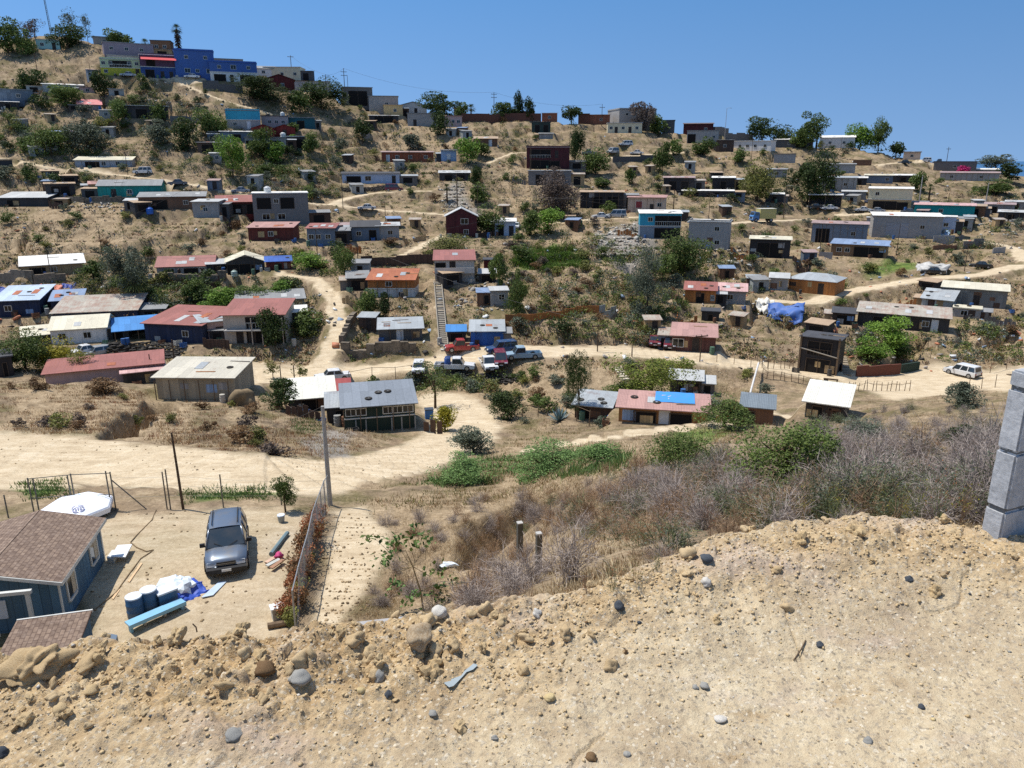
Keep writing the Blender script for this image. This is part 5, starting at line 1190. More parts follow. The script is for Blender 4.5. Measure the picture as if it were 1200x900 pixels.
def vehicle(px, py, kind, yaw, paintm, label, L=None, cat=None, far=True, pos=None, D=None):
    if pos is None: p, D = cast(px, py) if D is None else (at(px, py, D), D); p[2] = hz(p[0], p[1])
    else: p = pos
    spec = dict(sedan=(4.5, 1.75, 1.42), hatch=(4.0, 1.7, 1.5), suv=(4.5, 1.85, 1.75), van=(4.7, 1.85, 1.9), pickup=(5.2, 1.85, 1.75))[kind]
    L0, W, H = spec; L = L or L0
    names = dict(sedan='car', hatch='car', suv='suv', van='van', pickup='pickup_truck'); nm = names[kind]
    t = empty(nm, p, -math.atan2(p[0], p[1]) + R(yaw), label, cat or nm.replace('_truck', ' truck'))
    hx = W / 2; zb, zs = .3, .92 if kind != 'sedan' else .86
    hood = {'sedan': .27, 'hatch': .24, 'suv': .25, 'van': .18, 'pickup': .26}[kind] * L; zh = zs - .04
    y0, y1 = -L / 2, L / 2
    rear = {'sedan': y1 - .9, 'hatch': y1 - .06, 'suv': y1 - .05, 'van': y1 - .05, 'pickup': y0 + hood + 1.75}[kind]
    prof = [(y0 + .08, zb), (y0, zb + .12), (y0 + .02, zs - .24), (y0 + .16, zh - .08), (y0 + hood, zs)]
    if kind == 'sedan': prof += [(rear, zs), (y1 - .08, zs - .02), (y1, zs - .15)]
    elif kind == 'pickup': prof += [(rear, zs), (rear + .02, zs - .42), (y1 - .06, zs - .42), (y1 - .06, zs), (y1, zs)]
    else: prof += [(y1 - .02, zs), (y1, zs - .2)]
    prof += [(y1, zb + .12), (y1 - .1, zb)]
    b = MB(); b.prism(prof[::-1], 'x', -hx, hx)
    if kind == 'pickup':
        b.box(-hx, -hx + .07, rear + .03, y1 - .07, zs - .42, zs).box(hx - .07, hx, rear + .03, y1 - .07, zs - .42, zs)
    # wheel arches stand a little proud
    wr = .33 if kind in ('sedan', 'hatch') else .37; wy = (y0 + L * .185, y1 - L * .19)
    bo = b.build('body', paintm, t)
    bm_ = bo.data
    # cabin
    c0, c1 = y0 + hood - .02, rear; s0 = {'sedan': .55, 'hatch': .6, 'suv': .6, 'van': .75, 'pickup': .5}[kind]; s1 = {'sedan': .55, 'hatch': .35, 'suv': .22, 'van': .15, 'pickup': .15}[kind]; tx = hx - .17; bx = hx - .03
    A = [(-bx, c0, zs), (bx, c0, zs), (bx, c1, zs), (-bx, c1, zs)]; T = [(-tx, c0 + s0, H), (tx, c0 + s0, H), (tx, c1 - s1, H), (-tx, c1 - s1, H)]
    cb = MB(); cb.add(A + T, [(4, 5, 6, 7), (0, 1, 5, 4), (1, 2, 6, 5), (2, 3, 7, 6), (3, 0, 4, 7)])
    cb.add([(x * .93, y + (.08 if i < 2 else -.08), H) for i, (x, y, z) in enumerate(T)] + [(x * .82, y + (.25 if i < 2 else -.25), H + .045) for i, (x, y, z) in enumerate(T)], [(4, 5, 6, 7), (0, 1, 5, 4), (1, 2, 6, 5), (2, 3, 7, 6), (3, 0, 4, 7)])
    cb.build('cabin', paintm, t)
    def glass(name, q): MB().slab([q[0], q[1], q[2], q[3]], .004).build(name, CARGLASS, t) if False else MB().add(q, [(0, 1, 2, 3)]).build(name, CARGLASS, t)
    glass('windscreen', quad_in(A[0], A[1], T[1], T[0], .05, .07, .012)); glass('rear_window', quad_in(A[2], A[3], T[3], T[2], .09, .16, .012))
    for sgn in (1, -1):
        a, b_, c, d = (A[1], A[2], T[2], T[1]) if sgn > 0 else (A[3], A[0], T[0], T[3])
        nwin = {'sedan': 2, 'hatch': 2, 'suv': 3, 'van': 3, 'pickup': 1}[kind]; a, b_, c, d = map(np.array, (a, b_, c, d))
        for k in range(nwin):
            u0, u1 = k / nwin, (k + 1) / nwin; q = quad_in(a + (b_ - a) * u0, a + (b_ - a) * u1, d + (c - d) * u1, d + (c - d) * u0, .07, .12, .012); glass('side_window', q)
        for y in wy:
            tb = MB(); tb.prism([(y + wr * math.cos(q), wr + wr * math.sin(q)) for q in np.linspace(0, 2 * math.pi, 17)[:-1]], 'x', sgn * (hx - .2), sgn * (hx + .025)); w_ = tb.build('wheel', TYRE, t)
            MB().prism([(y + wr * .62 * math.cos(q), wr + wr * .62 * math.sin(q)) for q in np.linspace(0, 2 * math.pi, 13)[:-1]], 'x', sgn * (hx - .1), sgn * (hx + .035)).build('rim', RIM, w_)
        MB().obox((sgn * (hx - .28), y0 + .03, zs - .19), (.2, .01, 0), (0, .05, 0), (0, .02, .07)).build('headlight', LAMP, t)
        MB().obox((sgn * (hx - .16), y1 - .0, zs - .18), (.13, 0, 0), (0, .025, 0), (0, 0, .13)).build('tail_light', TAIL, t)
        MB().obox((sgn * (hx + .09), c0 + .35, zs + .1), (.1, 0, 0), (0, .06, 0), (0, 0, .08)).build('wing_mirror', BLACKP, t)
    MB().box(-hx + .03, hx - .03, y0 - .07, y0 + .1, zb + .02, zb + .24).build('front_bumper', BLACKP if kind != 'sedan' else paintm, t)
    MB().box(-hx + .03, hx - .03, y1 - .1, y1 + .07, zb + .06, zb + .26).build('rear_bumper', CHROME if kind == 'pickup' else BLACKP, t)
    MB().box(-.42, .42, y0 - .012, y0 + .06, zs - .27, zs - .12).build('grille', BLACKP, t)
    MB().box(-.24, .24, y0 - .085, y0 - .06, zb + .08, zb + .2).build('number_plate', PLATE, t)
    t['dims'] = (L, W, H)
    return t
CP_ = dict(white=car_paint('white', 'd8d8d6'), silver=car_paint('silver', 'a8acb0', .3), red=car_paint('red', 'a02c2c'), maroon=car_paint('maroon', '6c1c30'), blue=car_paint('blue', '2c4c74'), lightblue=car_paint('light_blue', '90a8b8'), black=car_paint('black', '1c1e22'), grey=car_paint('grey', '6a6e74', .3), slate=car_paint('slate', '5a6470', .45), green=car_paint('green', '3a6460'))
CARS = [ # px, py of the nearest ground, kind, heading (0 faces the camera, 90 drives to the right), paint, label, length
 (491,436,'hatch',-4,'white','white hatchback on the valley road with its front to the camera',None),
 (612,420,'pickup',-80,'lightblue','faded light blue pickup with a stake bed at the roadside',5.4),
 (541,411,'pickup',-82,'red','red pickup with a white load in its bed below the stairway',5.0),
 (572,431,'pickup',12,'white','white pickup parked nose first toward the tyre wall',None),
 (586,427,'van',5,'maroon','dark red and white van beside the nose-first white pickup',4.2),
 (588,413,'suv',-75,'blue','dark blue suv against the blue sheeted shack',4.6),
 (390,445,'sedan',-84,'white','white sedan by the road near the two roadside saplings',4.7),
 (767,404,'sedan',2,'maroon','small maroon car next to the maroon van',3.9),
 (785,407,'van',0,'maroon','maroon van parked at the pink roofed maroon house',4.4),
 (1127,440,'suv',-118,'white','white suv with black windows on the wide road bend',4.6),
 (1093,321,'sedan',-88,'black','black sedan in front of a silver tarp heap',4.6),
 (1149,314,'sedan',-86,'black','black sedan parked up the curving dirt road',4.4),
 (430,246,'sedan',-88,'white','white sedan on the mid slope dirt road',4.5),
 (462,224,'van',86,'maroon','maroon van below the stacked stone wall',4.8),
 (167,204,'suv',-84,'white','white suv on the upper dirt road above the teal house',4.4),
 (1011,248,'sedan',-80,'white','white sedan nearest the cream and tan house steps',4.3),
 (1027,249,'sedan',-75,'silver','silver sedan behind the white one at the cream and tan house',4.3),
 (1065,250,'sedan',-85,'grey','grey car between garage and bright turquoise house',4.3),
 (733,171,'suv',-70,'white','white car on the bend under the cream and white ridge house',4.6),
 (746,181,'sedan',-84,'white','white sedan over the small retaining wall',4.4),
 (718,180,'van',-40,'silver','silver van on the street above the wide green slope tree',4.4),
 (690,181,'pickup',-80,'grey','grey pickup at the bank below the ridge',4.8),
 (722,255,'van',-84,'silver','silver van before the long black shack',4.8),
 (704,256,'sedan',-80,'white','white car tail to the silver van before the long black shack',4.2),
 (955,245,'sedan',-80,'black','black car under the white carport roof',4.2),
 (972,246,'sedan',-80,'white','pale car under the white carport roof',4.2),
 (225,92,'sedan',-85,'white','white car in front of the tall blue building',4.4),
 (119,88,'sedan',-80,'green','dark green car beside the lime building',4.4),
 (150,90,'sedan',-80,'silver','silver car in front of the lime building door',4.4),
 (100,415,'sedan',-70,'white','white car among trees before the white cream roofed house',4.2),
 (116,417,'hatch',-72,'silver','silver hatchback beside the stone terraces of the white cream roofed house',4.2),
 (1060,192,'sedan',-82,'black','black car on the far right ridge road',4.4),
 (1084,190,'suv',-84,'white','white suv on the far right ridge road',4.2),
 (1101,191,'pickup',-82,'grey','dark grey pickup beside the stone grey far ridge house',4.8),
 (208,217,'sedan',-85,'grey','grey car on the dirt road behind the wide grey roofed shack',4.4),
 (282,226,'sedan',-85,'silver','silver car behind the white tank of the two storey grey house',4.3),
 (605,268,'sedan',-10,'white','white car half hidden by the tree past the white blue house',4.2),
]
for c in CARS: vehicle(c[0], c[1], c[2], c[3], CP_[c[4]], c[5], c[6])
# white crew cab truck with flat bed and blue drums
p, D = cast(533, 433); t = vehicle(0, 0, 'pickup', 84, CP_['white'], 'white crew cab truck carrying blue drums on the valley road', 5.6, None, True, p)
c, s = math.cos(t.rotation_euler[2]), math.sin(t.rotation_euler[2])
for k in range(2):
    lx, ly = -.42 + .84 * k, 1.0; o = empty('drum', (p[0] + c * lx - s * ly, p[1] + s * lx + c * ly, p[2] + .55), 0, ('blue drum standing in the truck bed, road side', 'blue drum standing in the truck bed, hill side')[k], 'drum')
    MB().lathe([(.36, 0), (.4, .05), (.4, .55), (.42, .6), (.4, .65), (.4, 1.15), (.36, 1.2)], 14).build('drum_body', paint('drum_blue', '2a5090', .5), o, smooth=True); MB().lathe([(.3, 1.2), (.3, 1.225)], 12).build('lid', paint('drum_blue_dark', '1c3460', .5), o)
# blue cab box truck on the hill
p, D = cast(893, 260); t = empty('box_truck', p, -math.atan2(p[0], p[1]) + R(-62), 'old blue cab truck with cream yellow box body', 'truck')
bl = car_paint('truck_blue', '4078b0'); yl = paint('truck_cream', 'c8b870', .6)
MB().prism([(-3.1, .5), (-1.4, .5), (-1.4, 2.5), (-2.6, 2.6), (-2.9, 1.7), (-3.1, 1.5)][::-1], 'x', -1.05, 1.05).build('cab', bl, t); MB().box(-1.2, 1.2, -1.3, 3.1, .85, 3.3).build('cargo_box', yl, t); MB().box(-1.22, 1.22, -1.32, 3.12, 3.303, 3.37).build('box_roof', paint('truck_roof', 'd8d4c4', .5), t)
MB().add(quad_in((-1, -2.88, 1.75), (1, -2.88, 1.75), (1, -2.63, 2.5), (-1, -2.63, 2.5), .06, .06, .03), [(0, 1, 2, 3)]).build('windscreen', CARGLASS, t)
for sx in (-1, 1):
    MB().box(sx * 1.06 - .01, sx * 1.06 + .01, -2.5, -1.6, 1.7, 2.35).build('side_window', CARGLASS, t)
    for y in (-2.2, 1.9):
        w_ = MB().prism([(y + .5 * math.cos(q), .5 + .5 * math.sin(q)) for q in np.linspace(0, 2 * math.pi, 17)[:-1]], 'x', sx * .75, sx * 1.1).build('wheel', TYRE, t); MB().prism([(y + .28 * math.cos(q), .5 + .28 * math.sin(q)) for q in np.linspace(0, 2 * math.pi, 13)[:-1]], 'x', sx * 1.0, sx * 1.115).build('rim', RIM, w_)
    MB().box(sx * .8 - .14, sx * .8 + .14, -3.13, -3.08, .95, 1.15).build('headlight', LAMP, t)
MB().box(-.6, .6, -3.125, -3.09, .9, 1.3).build('grille', BLACKP, t)
# ---- the dark grey suv in the yard: shaped from cross-sections
def yard_suv(p, rz):
    t = empty('suv', p, rz, 'dark grey suv parked on the bare yard, its hood toward the viewer', 'suv'); pm = car_paint('yard', '727c88', .5)
    L, W = 4.15, 1.82; st = []
    # stations from nose to tail: y, half width at sill, half width at belt, belt height, crown height at the centre
    S = [(-2.06,.70,.66,.62,.64),(-2.02,.80,.78,.80,.83),(-1.86,.87,.85,.90,.95),(-1.4,.90,.88,.97,1.02),(-.98,.91,.885,1.00,1.05),(-.5,.91,.89,1.01,1.05),(.3,.91,.895,1.02,1.05),(1.2,.91,.89,1.03,1.06),(1.8,.90,.88,1.03,1.06),(2.02,.86,.84,1.0,1.02),(2.08,.80,.78,.75,.76)]
    vs = []; n = 9
    for y, a, b_, zb, zc in S: vs += [(-a * .96, y, .28), (-a, y, .42), (-a, y, zb - .28), (-b_, y, zb), (-b_ * .55, y, zc), (b_ * .55, y, zc), (b_, y, zb), (a, y, zb - .28), (a, y, .42), (a * .96, y, .28)]
    n = 10; fs = [(i * n + k, i * n + k + 1, (i + 1) * n + k + 1, (i + 1) * n + k) for i in range(len(S) - 1) for k in range(n - 1)] + [tuple(range(n)), tuple(range((len(S) - 1) * n, len(S) * n))[::-1]]
    o = MB().add(vs, fs).build('body', pm, t); o.data.polygons.foreach_set('use_smooth', [True] * len(o.data.polygons))
    # cabin with curved roof
    C = [(-1.02,.86,1.03,None),(-.28,.70,1.66,1.70),(.4,.70,1.70,1.745),(1.3,.69,1.68,1.72),(1.86,.66,1.60,1.63),(2.02,.82,1.03,None)]
    rf = [(-.30,.70,1.655),(.4,.71,1.70),(1.3,.70,1.68),(1.80,.66,1.61)]
    vs = [];
    for y, a, z in rf: vs += [(-a, y, z - .05), (-a * .9, y, z + .01), (-a * .4, y, z + .04), (a * .4, y, z + .04), (a * .9, y, z + .01), (a, y, z - .05)]
    fs = [(i * 6 + k, i * 6 + k + 1, (i + 1) * 6 + k + 1, (i + 1) * 6 + k) for i in range(3) for k in range(5)]
    # pillars and a dark shell underneath
    b = MB().add(vs, fs)
    for sx in (-1, 1):
        for (ya, za, xa, yb, zb_, xb) in ((-1.02,1.02,.84,-.28,1.64,.69),(.28,1.02,.88,.32,1.66,.70),(1.18,1.02,.88,1.15,1.66,.69),(2.0,1.02,.83,1.8,1.58,.655)):
            b.obox(((sx * xa + sx * xb) / 2, (ya + yb) / 2, (za + zb_) / 2), (.035, 0, 0), (0, .045, 0), ((sx * xb - sx * xa) / 2, (yb - ya) / 2, (zb_ - za) / 2))
    ro = b.build('roof', pm, t); ro.data.polygons.foreach_set('use_smooth', [True] * len(ro.data.polygons))
    g = CARGLASS
    MB().add([(-.82,-1.0,1.05),(.82,-1.0,1.05),(.67,-.31,1.63),(-.67,-.31,1.63)], [(0,1,2,3)]).build('windscreen', g, t)
    MB().add([(.8,2.02,1.05),(-.8,2.02,1.05),(-.64,1.82,1.57),(.64,1.82,1.57)], [(0,1,2,3)]).build('rear_window', g, t)
    for sx in (-1, 1):
        for ya, yb, yc, yd in ((-.9,.27,.30,-.24),(.3,1.16,1.13,.33),(1.2,1.95,1.76,1.17)):
            q = [(sx*.865,ya,1.05),(sx*.875,yb,1.05),(sx*.695,yc,1.63),(sx*.695,yd,1.63)]; MB().add(q if sx > 0 else q[::-1], [(0,1,2,3)]).build('side_window', g, t)
        rk = MB().tube([(sx*.55,-.1,1.72),(sx*.56,-.05,1.79),(sx*.56,1.5,1.77),(sx*.55,1.56,1.70)], .02, 6); rk.build('roof_rail', BLACKP, t)
        MB().prism([(.0,0),(.1,.0),(.1,.14),(.0,.14)], 'x', sx*1.0, sx*1.0 + sx*.02)
        m = MB().obox((sx*1.0,-.72,1.1),(.11,0,0),(0,.055,.0),(0,0,.085)).tube([(sx*.86,-.72,1.04),(sx*.95,-.72,1.08)],.025,5).build('wing_mirror', BLACKP, t)
        for y in (-1.32, 1.3):
            arch = [(y + .43 * math.cos(q), .36 + .43 * math.sin(q)) for q in np.linspace(-.1, math.pi + .1, 13)] ; arch2 = [(y + .37 * math.cos(q), .36 + .37 * math.sin(q)) for q in np.linspace(math.pi + .1, -.1, 13)]
            k = len(arch); va = [(sx*.895, a[0], a[1]) for a in arch + arch2] + [(sx*.935, a[0], a[1]) for a in arch + arch2]; N = 2 * k
            MB().add(va, [(i, i + 1, N - 2 - i, N - 1 - i) for i in range(k - 1)] + [(N + i, N + i + 1, 2*N - 2 - i, 2*N - 1 - i) for i in range(k - 1)] + [(i, i + 1, N + i + 1, N + i) for i in range(N - 1)]).build('wheel_arch', BLACKP, t)
            w_ = MB().prism([(y + .36 * math.cos(q), .36 + .36 * math.sin(q)) for q in np.linspace(0, 2 * math.pi, 25)[:-1]], 'x', sx * .68, sx * .925).build('wheel', TYRE, t); MB().prism([(y + .22 * math.cos(q), .36 + .22 * math.sin(q)) for q in np.linspace(0, 2 * math.pi, 17)[:-1]], 'x', sx * .8, sx * .935).build('rim', RIM, w_)
        MB().obox((sx*.6,-1.985,.74),(.19,.0,0),(sx*-.01,.05,0),(0,.03,.085)).build('headlight', LAMP, t)
        MB().obox((sx*.74,2.03,.85),(.1,0,0),(0,.04,0),(0,0,.18)).build('tail_light', TAIL, t)
        [MB().box(sx*.905-.012, sx*.905+.012, q, q + .14, .9, .93).build('door_handle', BLACKP, t) for q in (.02, .95)]
    MB().box(-.4,.4,-2.06,-2.0,.68,.83).build('grille', BLACKP, t); MB().box(-.44,.44,-2.075,-2.055,.745,.765).box(-.4,.4,-2.072,-2.06,.69,.7).build('grille_bar', CHROME, t)
    MB().prism([(-2.16,.34),(-2.2,.42),(-2.2,.56),(-2.12,.62),(-1.95,.62),(-1.95,.34)], 'x', -.84, .84).build('front_bumper', BLACKP, t); MB().box(-.8,.8,2.0,2.16,.4,.62).build('rear_bumper', BLACKP, t)
    MB().box(-.2,.2,-2.225,-2.205,.44,.55).build('number_plate', PLATE, t)
    for sx in (-1, 1): MB().tube([(sx*.1,-1.04,1.07),(sx*.5,-.86,1.20)], .012, 4).build('wiper', BLACKP, t)
    MB().box(-.03,.03,-.55,-.5,1.3,1.4)
    return t
p, D = cast(268, 652); SUV = yard_suv(p, -math.atan2(p[0], p[1]) + R(-4)); SUV.scale = (.88,) * 3
# ------------------------------------------------------------------ walls, fences, poles, steps, tarps
def gpt(px, py): return cast(px, py)[0]
def height_to(p, py):
    """height above p whose top shows at photo row py"""
    lo, hi = 0., 40.
    for _ in range(40):
        m = (lo + hi) / 2; y = project(p[0], p[1], p[2] + m)[1]
        if y > py: lo = m
        else: hi = m
    return lo
def line_pts(pl, step):
    P = [gpt(*q) for q in pl]; out = []
    for a, b in zip(P[:-1], P[1:]):
        n = max(1, int(round(np.linalg.norm((b - a)[:2]) / step)))
        out += [a + (b - a) * k / n for k in range(n)]
    return out + [P[-1]]
def ground_wall(name, pl, hgt, th, mat, label, cat, step=2.5, ragged=0.0):
    S = line_pts(pl, step); o0 = S[0]; g = random.Random(int(pl[0][0])); b = MB()
    for a, c in zip(S[:-1], S[1:]):
        d = (c - a); L = np.linalg.norm(d[:2]); d = d / L; nrm = np.array([-d[1], d[0], 0]); zb = min(float(hz(a[0], a[1])), float(hz(c[0], c[1]))); zt = max(float(hz(a[0], a[1])), float(hz(c[0], c[1]))) + hgt + g.uniform(-ragged, ragged)
        m = (a + c) / 2 - o0; b.obox((m[0], m[1], (zb - .8 + zt) / 2 - o0[2]), (d[0] * L / 2, d[1] * L / 2, 0), tuple(nrm * th / 2), (0, 0, (zt - zb + .8) / 2))
    o = b.build(name, mat, None, loc=tuple(o0)); return tag(o, label, cat, None, 'thing')
KB = lambda key: wall_mat('k', key, WC[key])
STONEW = stone_mat('dry_wall', '4a443c', '9a8c78', 1.6)
ground_wall('block_wall', [(200,146),(240,144)], 1.6, .2, KB('stonegrey'), 'grey block garden wall on the bare slope beside the turquoise storey house', 'wall')
ground_wall('retaining_wall', [(238,104),(285,109)], 2.0, .4, KB('darkgrey'), 'dark retaining wall on the bank under the blue buildings', 'wall')
ground_wall('block_wall', [(541,143),(590,143),(634,143)], 2.6, .2, wall_mat('k', 'darkbrick', WC['darkbrick']), 'long dark brown wall running along the ridge', 'wall')
ground_wall('block_wall', [(838,161),(882,163)], 3.0, .2, KB('stonegrey'), 'tall plain grey wall between the skyline street lamp and the ridge trees', 'wall')
ground_wall('plank_wall', [(410,316),(450,312),(508,310)], 1.7, .12, wall_mat('w', 'darkbrown', WC['darkbrown']), 'dark patched plank fence above the rusty roofed orange house', 'fence', 2.2, .2)
ground_wall('retaining_wall', [(718,190),(766,188)], 1.5, .3, KB('darkgrey'), 'small dark retaining wall under the parked white ridge cars', 'wall')
ground_wall('block_wall', [(1093,284),(1118,284)], 1.6, .2, KB('cement'), 'low grey block wall segment before the little white house', 'wall')
ground_wall('block_wall', [(1128,292),(1152,288)], 1.7, .2, KB('stonegrey'), 'corner of grey block wall beside the curving dirt road', 'wall')
ground_wall('block_wall', [(1093,293),(1122,292)], 1.0, .2, KB('brown'), 'low brown block wall half sunk in the dry bank', 'wall')
ground_wall('block_wall', [(1163,297),(1177,297)], 1.2, .2, KB('cement'), 'short block wall stub inside the bend of the curving dirt road', 'wall')
ground_wall('brick_wall', [(1003,441),(1030,440),(1054,438)], 1.5, .25, wall_mat('k', 'red', '6c4438'), 'reddish brick wall holding the green garden bank', 'wall', 2, .1)
ground_wall('retaining_wall', [(1055,437),(1076,433)], 1.2, .3, wall_mat('p', 'darkgreen', '5c6850'), 'mossy grey green wall continuing the reddish brick wall', 'wall')
ground_wall('plank_fence', [(592,376),(620,377),(650,374),(675,369),(702,368)], 1.1, .08, wall_mat('w', 'orange', '8c5c38'), 'wavy brown plank fence along the bare slope above the valley road', 'fence', 1.6, .08)
ground_wall('plank_fence', [(702,368),(722,367)], 1.3, .08, wall_mat('t', 'tinpale', WC['greyblue']), 'grey tin end of the wavy brown plank fence', 'fence', 1.6, .08)
ground_wall('stone_wall', [(183,330),(225,331),(265,328)], 1.6, .6, STONEW, 'dark stone terrace wall under the dull red gabled grey house', 'wall', 1.5, .2)
ground_wall('stone_wall', [(0,330),(40,331),(78,329)], 1.4, .5, STONEW, 'dark stone terrace wall under the tan house with white roof', 'wall', 1.5, .2)
ground_wall('stone_wall', [(400,408),(440,411),(488,410)], 1.0, .7, STONEW, 'rough stone bank wall in front of the dark metal shed', 'wall', 1.2, .2)
ground_wall('stone_wall', [(60,238),(100,238),(165,240)], .9, .6, STONEW, 'rough stone edge wall between teal house and bare terrace', 'wall', 1.4, .2)
ground_wall('stone_wall', [(400,402),(408,385),(416,372)], .8, .7, STONEW, 'pale stone bank wall beside the path behind the dark metal shed', 'wall', 1.2, .2)
ground_wall('plank_fence', [(968,372),(975,392),(983,418),(986,436)], 1.0, .1, wall_mat('w', 'darkbrown', WC['darkbrown']), 'weathered plank fence running downhill beside the tall black shed', 'fence', 1.4, .1)
ground_wall('block_wall', [(960,300),(975,304)], .9, .2, KB('cement'), 'low block wall by the low brown shack with blue grey roof', 'wall')
# tyre walls: each tyre a part
_tm = MB(); _r, _n, _k = .33, 12, 7
_vs = [((_r + .13 * math.cos(2 * math.pi * j / _k)) * math.cos(2 * math.pi * i / _n), (_r + .13 * math.cos(2 * math.pi * j / _k)) * math.sin(2 * math.pi * i / _n), .115 * math.sin(2 * math.pi * j / _k)) for i in range(_n) for j in range(_k)]
_fs = [(i * _k + j, ((i + 1) % _n) * _k + j, ((i + 1) % _n) * _k + (j + 1) % _k, i * _k + (j + 1) % _k) for i in range(_n) for j in range(_k)]
TYME = MB().add(_vs, _fs).mesh('tyre', stone_mat('old_tyre', '232120', '5a554e', 3), True)
def tyre_wall(pl, rows, label, lean=.22):
    S = line_pts(pl, .78); root = empty('tyre_wall', S[0], 0, label, 'tyre wall'); g = random.Random(len(S)); n = 0
    for r in range(rows):
        for k, p in enumerate(S):
            if n >= 100: return
            q = S[min(k + 1, len(S) - 1)] - S[max(k - 1, 0)]; q = q / (np.linalg.norm(q) + 1e-9); nr = np.array([-q[1], q[0], 0]); nr = nr if nr[1] > 0 else -nr
            w = p - S[0] + nr * r * .3 + q * (.39 * (r % 2)); w[2] = float(hz(p[0] + nr[0] * r * .3, p[1] + nr[1] * r * .3)) - S[0][2]; w[2] = max(w[2], float(hz(p[0], p[1])) - S[0][2] + .2 * r) + .08
            o = link('tyre', TYME, root, tuple(w)); o.rotation_euler = (g.uniform(-.25, .25), g.uniform(-.25, .25), 0); n += 1
tyre_wall([(527,442),(560,446),(606,445)], 4, 'black tyre retaining wall below the parked pickups')
tyre_wall([(402,224),(430,224),(458,222)], 5, 'stacked pale tyre and stone wall under the long white and blue house')
tyre_wall([(130,409),(168,411),(208,411)], 4, 'upper tyre terrace in front of the blue roofed carport')
tyre_wall([(125,416),(165,419),(205,419)], 4, 'lower tyre terrace directly behind the very wide salmon roof')
# stairs
def stairs(a, b, wdt, n, mat, label, rails=True):
    A, B = gpt(*a), gpt(*b); d = B - A; L = np.hypot(d[0], d[1]); u = np.array([d[0] / L, d[1] / L, 0]); s = np.array([-u[1], u[0], 0]); root = empty('stairway', A, 0, label, 'stairs')
    for k in range(n):
        f = (k + .5) / n; p = A + d * f; z = max(float(hz(p[0], p[1])) + .06, p[2]) - A[2]; q = p - A
        MB().obox((q[0], q[1], z - .14), tuple(u * L / n * .45), tuple(s * wdt / 2), (0, 0, .2)).build('step', mat, root)
    if rails:
        for sg in (-1, 1):
            pts = [A + d * f + s * sg * (wdt / 2 + .08) - A for f in np.linspace(0, 1, 9)]
            for q in pts: q[2] = max(q[2], float(hz(q[0] + A[0], q[1] + A[1])) - A[2]) + .3
            MB().tube(pts, .1, 5).build('side_rail', mat, root)
stairs((520,406), (513,331), 1.1, 36, paint('stair_concrete', '968e80', .9), 'long straight concrete stairway climbing to the off-white red roofed house')
stairs((733,446), (723,430), 1.2, 6, paint('stair_pale', 'd4c8b0', .9), 'short flight of pale steps beside the big pepper tree', False)
stairs((1066,414), (1058,392), 1.1, 9, paint('stair_pale', 'd4c8b0', .9), 'winding pale steps beside the green garden bank', False)
stairs((993,440), (984,402), 1.0, 14, stone_mat('step_stone', '6e6252', 'a89a82', 3), 'rough stone steps between tall black shed and green garden', False)
# stake fences
STAKE = stone_mat('stake_wood', '4a3c2e', '84705a', 5)
def stake_fence(pl, n, hgt, rails, label, r=.05, cat='fence', lean=.12):
    P = line_pts(pl, .3); root = empty('stake_fence', P[0], 0, label, cat); g = random.Random(n * 7 + int(pl[0][0])); tops = []
    for k in range(n):
        p = P[int(k * (len(P) - 1) / max(1, n - 1))]; q = p - P[0]; q[2] = float(hz(p[0], p[1])) - P[0][2]; h = hgt * g.uniform(.8, 1.15); t = q + np.array([g.uniform(-lean, lean), g.uniform(-lean, lean), h])
        MB().tube([q - np.array([0, 0, .3]), (q + t) / 2, t], [r, r * .9, r * .75], 5).build('stake', STAKE, root); tops.append((q, t))
    for z in rails: MB().tube([q + (t - q) * z for q, t in tops], .03, 4).build('rail', STAKE, root)
stake_fence([(1001,459),(1066,458)], 13, 1.3, (.7,), 'row of pale stakes with open gaps along the wide road bend')
stake_fence([(893,442),(925,447),(957,453)], 10, 1.2, (.45, .9), 'rail fence along the valley road below the tall black shed')
stake_fence([(893,431),(915,432),(935,430)], 8, 2.0, (.6,), 'tall rough stake fence beside the tall black shed')
stake_fence([(872,404),(882,416),(893,430)], 8, 1.6, (.5, .85), 'rough stake fence running down to the valley road')
stake_fence([(984,457),(1000,458)], 4, 1.2, (.8,), 'few stakes by the dark doorway frame')
stake_fence([(1135,456),(1148,456),(1166,454)], 3, 1.8, (), 'three leaning stakes at the edge of the lavender scrub')
stake_fence([(410,452),(436,449),(474,445),(520,442)], 5, 2.0, (.95,), 'thin wire fence posts between valley road and grey shingled house')
stake_fence([(840,424),(870,428),(900,434)], 4, 1.4, (), 'sparse road posts near the leaning white pipe')
stake_fence([(1160,437),(1181,432),(1198,428)], 3, 1.6, (.8,), 'fence posts behind the white suv on the road bend')
stake_fence([(740,418),(741,419)], 2, 1.8, (), 'pair of thin posts at the valley road edge near the pale steps')
stake_fence([(920,368),(945,365),(965,368)], 6, 1.2, (.8,), 'picket line in front of the orange hipped roof house')
stake_fence([(1085,398),(1090,420)], 3, 1.2, (), 'crooked sticks on the cut bank')
stake_fence([(612,492),(625,490),(640,487),(690,500)], 7, 1.7, (.9,), 'thin post fence around the agave field')
stake_fence([(400,262),(412,258),(430,257)], 4, 1.4, (.9,), 'thin fence below the white sedan on the mid slope')
